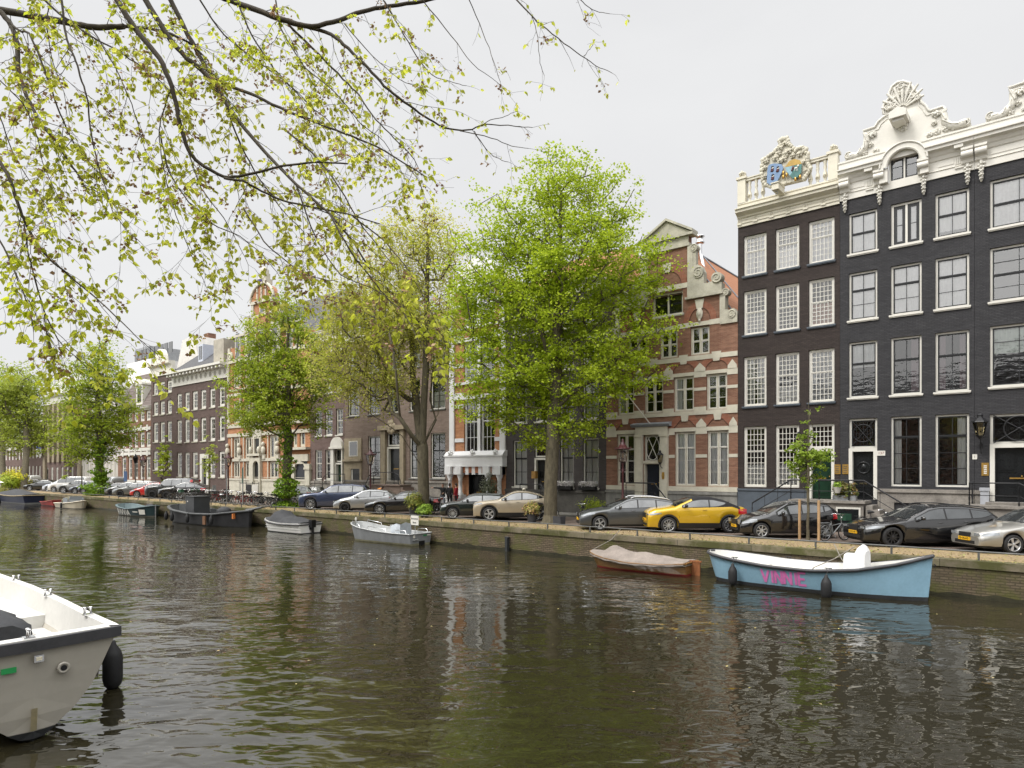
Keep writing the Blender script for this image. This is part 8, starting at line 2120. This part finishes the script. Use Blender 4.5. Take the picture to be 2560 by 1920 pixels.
# ================================================================ lamps and signs
lampm = M('oxblood_lamp_paint', (.055,.014,.016), .4, .2, 5.)
def lamp_proto():
    t = thing('street_lamp', 'lamp', 'street lamp')
    b = MB(); b.lathe([(.14,0),(.14,.5),(.10,.56),(.085,.62),(.07,1.2),(.085,1.25),(.06,1.3),(.05,2.7),(.075,2.75),(.05,2.8),(.045,3.1),(.09,3.18),(.05,3.24)], (0,0,0), 12)
    b.tube([(-.22,0,2.85),(.22,0,2.85)], .018, 6); b.build('post', lampm, t)
    b = MB(); b.lathe([(.19,3.28),(.32,3.90)], (0,0,0), 6, 1, 'z', False, False)
    for k in range(6):
        a = 2*PI*k/6; b.tube([(.19*cos(a),.19*sin(a),3.28),(.32*cos(a),.32*sin(a),3.90)], .014, 4, 0); 
    for k in range(12): a = 2*PI*k/12; b.tube([(.38*cos(a),.38*sin(a),3.94),(.45*cos(a),.45*sin(a),4.05)], [.025,.008], 4, 0)
    b.lathe([(.06,3.2),(.2,3.28)], (0,0,0), 6); b.lathe([(.34,3.90),(.42,3.93),(.40,3.97),(.24,4.02),(.15,4.15),(.11,4.17),(.13,4.25),(.06,4.3),(.08,4.36),(.02,4.46)], (0,0,0), 12); b.ball((0,0,3.6), (.06,.06,.14), 8, 2)
    b.build('lantern', [lampm, glass_mat('lantern_glass', (.8,.74,.68), .12), frost], t); return t
lp = lamp_proto(); LL = ['crown topped street lamp in front of the red brick house', 'crown topped street lamp before the wide grey brown house', 'crown topped street lamp at the left corner of the ornate orange house', 'crown topped street lamp before the small red house']
for k, px in enumerate((1557, 926, 571, 358)):
    o = lp if k == 0 else dup(lp); o.location = (fs(px, 29.8), 29.8, ST); o['label'] = LL[k]; o['group'] = 'crown topped street lamps'
t = thing('street_lamp', 'plain black square lantern on a post by the small red house', 'street lamp', (fs(339, 30.5), 30.5, ST)); b = MB(); b.lathe([(.1,0),(.06,.6),(.05,3.6)], (0,0,0), 8); b.build('post', blackiron, t); b = MB(); b.lathe([(.14,3.6),(.3,4.2),(.34,4.22),(.1,4.5),(.02,4.7)], (0,0,0), 4); b.build('lantern', blackiron, t)
for k, (px, z, lb) in enumerate(((567, 2.9, 'tall grey steel sign post among the bicycles'), (607, 3.1, 'green grey steel post right of the tall one among the bicycles'))):
    t = thing('sign_post', lb, 'post', (fs(px, 27.0), 27.0, ST)); b = MB(); b.tube([(0,0,0),(0,0,z)], .045, 7); b.build('pole', galv, t)
    if k: b = MB(); b.box(-.05,.05,-.06,-.045,z-1.3,z-.1); b.build('sign', M('green_sign', (.08,.16,.12), .5, .1, 4.), t)
t = thing('information_fence', 'low iron fence carrying a black and a white sign panel before the ornate house', 'fence', (fs(627, 32), 32, ST)); b = MB(); o = t.location
x0, x1 = fs(600,32)-o.x, fs(647,32)-o.x
for k in range(4): x = x0+(x1-x0)*k/3; b.tube([(x,0,0),(x,0,1.75)], .03, 5)
b.tube([(x0,0,1.6),(x1,0,1.6)], .03, 5); b.build('rails', blackiron, t); m_ = (x0+x1)/2; w3 = (x1-x0)/3
b = MB(); b.box(x0+w3+.1, x0+2*w3-.1, -.05, -.02, .6, 1.5); b.build('black_panel', black, t); b = MB(); b.box(x0+2*w3+.05, x1-.1, -.05, -.02, .6, 1.5); b.build('white_panel', white, t)
t = thing('parking_sign', 'small blue square sign before the small red house', 'sign', (fs(315, 31), 31, ST)); b = MB(); b.tube([(0,0,0),(0,0,2.5)], .04, 6); b.build('pole', galv, t); b = MB(); b.box(-.5,.5,-.07,-.04,1.5,2.7); b.build('panel', M('sign_blue', (.07,.17,.42), .5, .08, 4.), t)
t = thing('timber_fender', 'dark vertical timber fixed to the quay wall right of the grey boat', 'timber', (W(1270,1350,TQ).x, TQ-.08, 0)); b = MB(); b.prism([(-.08,-.3),(.08,-.3),(.07,.62),(.11,.70),(-.11,.72),(-.07,.6)], -.08, .1); b.build('post', M('tarred_timber', (.03,.032,.034), .8, .35, 5.), t)
# ================================================================ plants
def bush(name, label, loc, r, n, mat, seed, size=.09, pot=None, cat='plant', z0=.35, group=None, stem=False):
    t = thing(name, label, cat, loc, 0, group); rs = np.random.RandomState(seed); u = rs.normal(size=(n,3)); u /= np.linalg.norm(u, axis=1)[:,None]; k = rs.rand(n,1)**.4
    lump = 1+.25*np.sin(u[:,:1]*5+seed)*np.sin(u[:,2:]*6); P = u*k*lump*np.array(r)+np.array([0,0,z0+r[2]*.8])
    V, m = leaves_mesh(P, size, seed, .2, .6); quads_object('foliage', V, m, mat, t, (0,0,0))
    b = MB()
    for _ in range(7): q = P[rs.randint(n)]; b.tube([(0,0,.1),(q[0]*.4,q[1]*.4,z0),tuple(q)], [.02,.012,.004], 4)
    b.build('stems', bark_d, t)
    if pot: b = MB(); b.lathe([(pot*.72,0),(pot,z0),(pot*1.05,z0+.04),(pot*.9,z0+.03),(pot*.85,z0-.05)], (0,0,0), 14); b.build('pot', M('slate_pot', (.045,.047,.055), .7, .2, 6.), t)
    return t
leaf_s = leaf_mat('shrub_leaf', [(0,(.10,.14,.02)),(.6,(.20,.23,.04)),(1,(.32,.26,.06))], .3); leaf_h = leaf_mat('hydrangea_leaf', [(0,(.12,.22,.02)),(.6,(.22,.34,.04)),(1,(.32,.44,.07))], .35)
leaf_o = leaf_mat('olive_leaf', [(0,(.06,.075,.04)),(.6,(.11,.125,.07)),(1,(.17,.18,.12))], .25); leaf_w = leaf_mat('white_blossom', [(0,(.10,.16,.04)),(.3,(.5,.45,.46)),(1,(.72,.70,.70))], .2); leaf_yl = leaf_mat('yellow_bloom', [(0,(.35,.36,.02)),(1,(.62,.55,.03))], .3)
g = gpt(1035, 1291); bush('potted_shrub', 'round bronze green shrub in a dark pot beside the forked tree', g, (.62,.62,.55), 1500, leaf_s, 1, .10, .34, z0=.55)
g = gpt(1062, 1294); bush('potted_shrub', 'low bright green bush right of the potted shrub', g, (.52,.52,.38), 1200, leaf_h, 2, .10, .25, z0=.15)
bush('potted_shrub', 'tall olive green potted shrub by the dark doors of the arcaded house', (fs(1222, 33.4), 33.4, ST+.1), (.65,.65,1.15), 1500, leaf_o, 3, .12, .35, z0=.5)
g = gpt(1330, 1306); bush('potted_flowers', 'grey planter of pale pink and yellow flowers left of the tallest trunk', g, (.55,.45,.42), 900, leaf_mat('mixed_bloom', [(0,(.13,.2,.03)),(.5,(.3,.34,.07)),(.75,(.5,.42,.1)),(1,(.45,.2,.18))], .3), 4, .10, .30, z0=.42)
g = gpt(1398, 1312); t = thing('square_planter', 'small slate planter box right of the tallest trunk', 'planter', g); b = MB(); b.prism_x([(-.2,0),(.2,0),(.24,.45),(-.24,.45)], -.24, .24); b.build('box', MATS['slate_pot'], t); b = MB(); b.box(-.2,.2,-.2,.2,.44,.455); b.build('soil', bark_d, t)
for k, (a, c, lb) in enumerate(((1397,1437,'white flower box under the ground floor window just right of the tallest trunk'), (1456,1497,'white flower box at the right corner of the dark brick house'))):
    z = fz(1400, 1222); x0, x1 = fs(a), fs(c); t = thing('flower_box', lb, 'flower box', ((x0+x1)/2, TF-.32, z), 0, 'white flower boxes'); b = MB(); w = (x1-x0)/2; b.box(-w, w, -.14, .14, -.02, .2); b.build('box', black, t)
    rs = np.random.RandomState(k); P = np.stack([rs.uniform(-w,w,700), rs.uniform(-.2,.2,700), .2+.3*rs.rand(700)], 1); V, m = leaves_mesh(P, .075, k, .2); quads_object('flowers', V, m, leaf_w, t, (0,0,0))
zl = 2.62; zst = fz(2090, 1251, 33.7)
t = bush('stoop_plants', 'window box of grasses and small flowers on the shared stoop', (fs(2112, 33.9), 33.9, zst), (.55,.22,.38), 700, leaf_mat('grass_mix', [(0,(.08,.12,.02)),(.6,(.2,.22,.06)),(1,(.36,.22,.10))], .3), 7, .14, None, z0=.2)
b = MB(); b.box(-.5,.5,-.16,.16,0,.24); b.build('trough', galv, t)
bush('hanging_pot', 'white hanging pot with a plant on the stoop rail', (fs(2094, 33.6), 33.55, zst+.35), (.2,.2,.16), 200, leaf_h, 8, .09, None, z0=.25)
b = MB(); b.lathe([(.1,0),(.19,.26),(.2,.28)], (0,0,0), 12); b.build('pot', white, C.objects['hanging_pot'])
bush('yellow_bush', 'yellow flowering bush at the far left of the quay', (fs(38,27), 27, ST), (3.2,1.6,1.5), 2200, leaf_yl, 9, .22, None, 'bush', .4)
bush('green_bush', 'dull green bush behind the houseboat', (fs(24,26), 26, ST), (2.4,1.5,1.2), 1500, leaf_c, 10, .22, None, 'bush', .3)
bush('barge_shrubs', 'low olive shrubs growing on the houseboat barge', (-105.6, 22.9, .6), (2.2,1.2,.7), 1500, leaf_s, 11, .18, None, 'bush', .1)
bush('hedge_shrub', 'small green shrub behind the bicycles by the dark brick house', (fs(1478,33), 33.2, ST), (1.1,.5,.6), 900, leaf_c, 12, .10, None, 'bush', .2)
g = gpt(1985, 1205); 
# weeds and fallen seeds along the coping
rs = np.random.RandomState(77); n = 5000; P = np.stack([-80+86*rs.rand(n)**.7, TQ+.06+rs.rand(n)**1.5*2.6, np.full(n, ST+.012)+.05*rs.rand(n)], 1); P[:,2] += np.where(P[:,1] < TQ+.45, .02, 0)
V, m = leaves_mesh(P, .07, 78, 0., 2.5); o = quads_object('fallen_leaves', V, m, leaf_mat('fallen_leaf', [(0,(.16,.10,.05)),(.6,(.34,.25,.12)),(1,(.20,.24,.06))], .1, .8), None, (0,0,0)); tag(o, kind='stuff')
n = 90; P = np.stack([-45+50*rs.rand(n), 3+21*rs.rand(n), np.full(n, .012)], 1); P = P[P[:,1] > 3-.25*P[:,0]*0]
V, m = leaves_mesh(P, .06, 79, 0., 6.); o = quads_object('floating_leaves', V, m, leaf_mat('floating_leaf', [(0,(.30,.26,.10)),(.6,(.45,.42,.14)),(1,(.35,.25,.15))], .1, .7), None, (0,0,0)); tag(o, kind='stuff')
# ================================================================ people
skin_m = M('skin', (.42,.25,.18), .55, .08, 12.)
def skin_mesh(name, verts, edges, rad, mat, parent):
    me = bpy.data.meshes.new(name); me.from_pydata(verts, edges, []); o = bpy.data.objects.new(name, me); C.objects.link(o)
    o.modifiers.new('s', 'SKIN'); sv = me.skin_vertices[0].data
    for i, r in enumerate(rad): sv[i].radius = r if hasattr(r, '__len__') else (r, r)
    sv[0].use_root = True; m2 = o.modifiers.new('u', 'SUBSURF'); m2.levels = m2.render_levels = 2
    dg = bpy.context.evaluated_depsgraph_get(); nm = bpy.data.meshes.new_from_object(o.evaluated_get(dg)); bpy.data.objects.remove(o)
    nm.materials.clear(); nm.materials.append(mat)
    for p in nm.polygons: p.use_smooth = True; p.material_index = 0
    q = bpy.data.objects.new(name, nm); C.objects.link(q); q.parent = parent; return q
def person(label, loc, rz, arms, top, legm, hair, coat=0., bow=0., scale=1., stride=.06):
    """faces -Y; arms: (elbow, wrist) per side, x first to the left hand of the viewer"""
    t = thing('person', label, 'person', loc, rz, 'people standing on the far side of the street'); t.scale = (scale,)*3
    hx, hy = 0, -.02-.30*bow; hz = 1.62-.16*bow
    V = [(0,0,.95),(0,.01,1.14),(0,-.03*bow,1.36),(0,-.01-.14*bow,1.49),(hx,hy,hz),(hx,hy-.01,hz+.11),(hx,hy-.105,hz+.01)]; E = [(0,1),(1,2),(2,3),(3,4),(4,5),(4,6)]; Rr = [(.13,.10),(.125,.095),(.15,.10),(.055,.055),(.078,.095),(.07,.085),.016]
    for s_ in (-1, 1): V.append((s_*.078,hy+.01,hz+.01)); E.append((4,len(V)-1)); Rr.append(.014)
    J = {}
    for k, s_ in enumerate((-1, 1)):
        i = len(V); y = stride*s_; V += [(s_*.10,0,.88),(s_*.105,-.01+y*.4,.50),(s_*.11,y,.10),(s_*.12,y-.15,.045)]; E += [(0,i),(i,i+1),(i+1,i+2),(i+2,i+3)]; Rr += [.088,.060,.043,.040]
        sh = (s_*.19, -.02*bow, 1.40-.03*bow); e, w = arms[k]; j = len(V); V += [sh, e, w]; E += [(2,j),(j,j+1),(j+1,j+2)]; Rr += [.062,.045,.032]
        d = (Vector(w)-Vector(e)).normalized(); u = d.cross(Vector((0,1,.2))).normalized(); pal = Vector(w)+d*.06; V.append(tuple(pal)); E.append((j+2,j+3)); Rr.append((.036,.020))
        for f, L in enumerate((.058,.066,.072,.064,.050)):
            a = pal+u*(.030*(f-2)/2)*(1 if f else 1.5); m_ = a+d*L*.6*(1 if f else .4)+u*(-.02 if f == 0 else 0); c_ = m_+d*L*.6+Vector((0,-.012,-.008)); n_ = len(V); V += [tuple(m_), tuple(c_)]; E += [(j+3,n_),(n_,n_+1)]; Rr += [.0085,.007]
        J[k] = (sh, e, w)
    skin_mesh('body', V, E, Rr, skin_m, t)
    z0 = .92-coat
    Vc = [(0,0,1.0),(0,0,.92 if not coat else z0+.0),(0,.01,1.16),(0,-.03*bow,1.37),(0,-.01-.12*bow,1.47)]; Ec = [(0,1),(0,2),(2,3),(3,4)]; Rc = [(.175,.135),(.185,.15) if not coat else (.23,.19),(.165,.125),(.19,.125),(.085,.08)]
    for k in (0, 1): sh, e, w = J[k]; i = len(Vc); w2 = tuple(Vector(e).lerp(Vector(w), .93)); Vc += [sh, e, w2]; Ec += [(3,i),(i,i+1),(i+1,i+2)]; Rc += [.085,.064,.05]
    skin_mesh('coat' if coat else 'jacket', Vc, Ec, Rc, top, t)
    Vl = [(0,0,.98)]; El = []; Rl = [(.155,.12)]
    for s_ in (-1, 1): i = len(Vl); y = stride*s_; Vl += [(s_*.10,0,.86),(s_*.105,-.01+y*.4,.50),(s_*.11,y,.09)]; El += [(0,i),(i,i+1),(i+1,i+2)]; Rl += [.105,.078,.066]
    skin_mesh('trousers', Vl, El, Rl, legm, t)
    b = MB()
    for s_ in (-1, 1): y = stride*s_; b.loft([[(s_*.115+q*cos(a), y+.06-.27*k, .005 if sin(a) < 0 else .005+.085*sin(a)*(1-.35*k)) for a in np.linspace(-PI*.05, PI*1.05, 7)] for k, q in ((0,.035),(.4,.05),(.8,.052),(1,.03))], 0, True, True, True, True)
    b.build('shoes', black, t)
    b = MB(); b.ball((hx,hy+.022,hz+.075), (.092,.108,.105), 12); b.ball((hx,hy+.05,hz), (.082,.07,.10), 10); b.build('hair', hair, t)
    b = MB()
    for s_ in (-1, 1): b.ball((hx+s_*.033,hy-.088,hz+.03), .011, 6)
    b.build('eyes', black, t); return t
down = lambda s_: ((s_*.24,.02,1.13),(s_*.25,-.06,.88))
hair_b = M('dark_hair', (.03,.02,.015), .7, .3, 20.); clothb = M('black_cloth', (.014,.014,.016), .85, .25, 9.); jeans = M('faded_jeans', (.17,.19,.23), .85, .2, 9.); redc = M('red_coat_cloth', (.33,.012,.025), .8, .15, 9.); org = M('orange_jacket_cloth', (.55,.20,.03), .7, .12, 9.)
person('man in black jacket and faded jeans pointing with an outstretched arm', (fs(1107,33.6), 33.6, ST+.12), R(25), (((-.46,-.05,1.43),(-.72,-.1,1.44)), ((.24,-.05,1.14),(.12,-.22,1.05))), clothb, jeans, hair_b)
person('person dressed all in black with their back turned beside the pointing man', (fs(1123,33.7), 33.75, ST+.12), R(200), (down(-1), down(1)), clothb, clothb, hair_b)
person('person in a bright red coat standing right of the two in black', (fs(1143,33.6), 33.5, ST+.12), R(-60), (((-.25,0,1.14),(-.2,-.14,.95)), ((.25,0,1.14),(.2,-.14,.95))), redc, clothb, hair_b, .28)
person('person in an orange jacket seen from behind with bowed head beyond the parked cars', (fs(948,32), 32, ST), R(170), (((-.27,-.06,1.14),(-.18,-.25,1.0)), ((.27,-.06,1.14),(.18,-.25,1.0))), org, clothb, hair_b, 0, .9)
# ================================================================ unseen near bank, added for what window panes and car paint reflect
for k, (s_, y, a) in enumerate(((-62,-3.5,.3), (-46,-3.2,1.9), (-29,-3.4,4.), (13,-3.4,2.5), (29,-3.2,5.), (44,-3.4,.9))):
    dup(tC, (s_, y, ST), a, 'unseen leafy linden added on the near bank for reflections', 'unseen trees along the near bank')
for k in range(9):
    s0 = -86+16*k; z1 = 11.5+2*((k*7) % 4)/3; h = House('reflected_bank_house', 'unseen brick house added on the near bank for reflections', s0, s0+15.9, -15., group='unseen houses of the near bank')
    b = MB(); b.box(s0, s0+15.9, -25, -15, ST, z1, 0); h.part(b, 'wall', [bk_plum, bk_red, bk_slate][k % 3])
    for j in range(6):
        for i in range(3): b = MB(); x = s0+1.4+2.4*j; z = ST+1.+3.4*i; b.box(x, x+1.4, -15, -14.9, z, z+2.3, 0); b.box(x+.12, x+1.28, -14.9, -14.88, z+.12, z+2.18, 1); h.part(b, 'window', [white, dark_glass('dark_pane') if 'dark_pane' not in MATS else MATS['dark_pane']])
    b = MB(); b.prism_x([(-25,z1),(-14.7,z1),(-20,z1+3)], s0, s0+15.9); h.part(b, 'roof', tile_d)
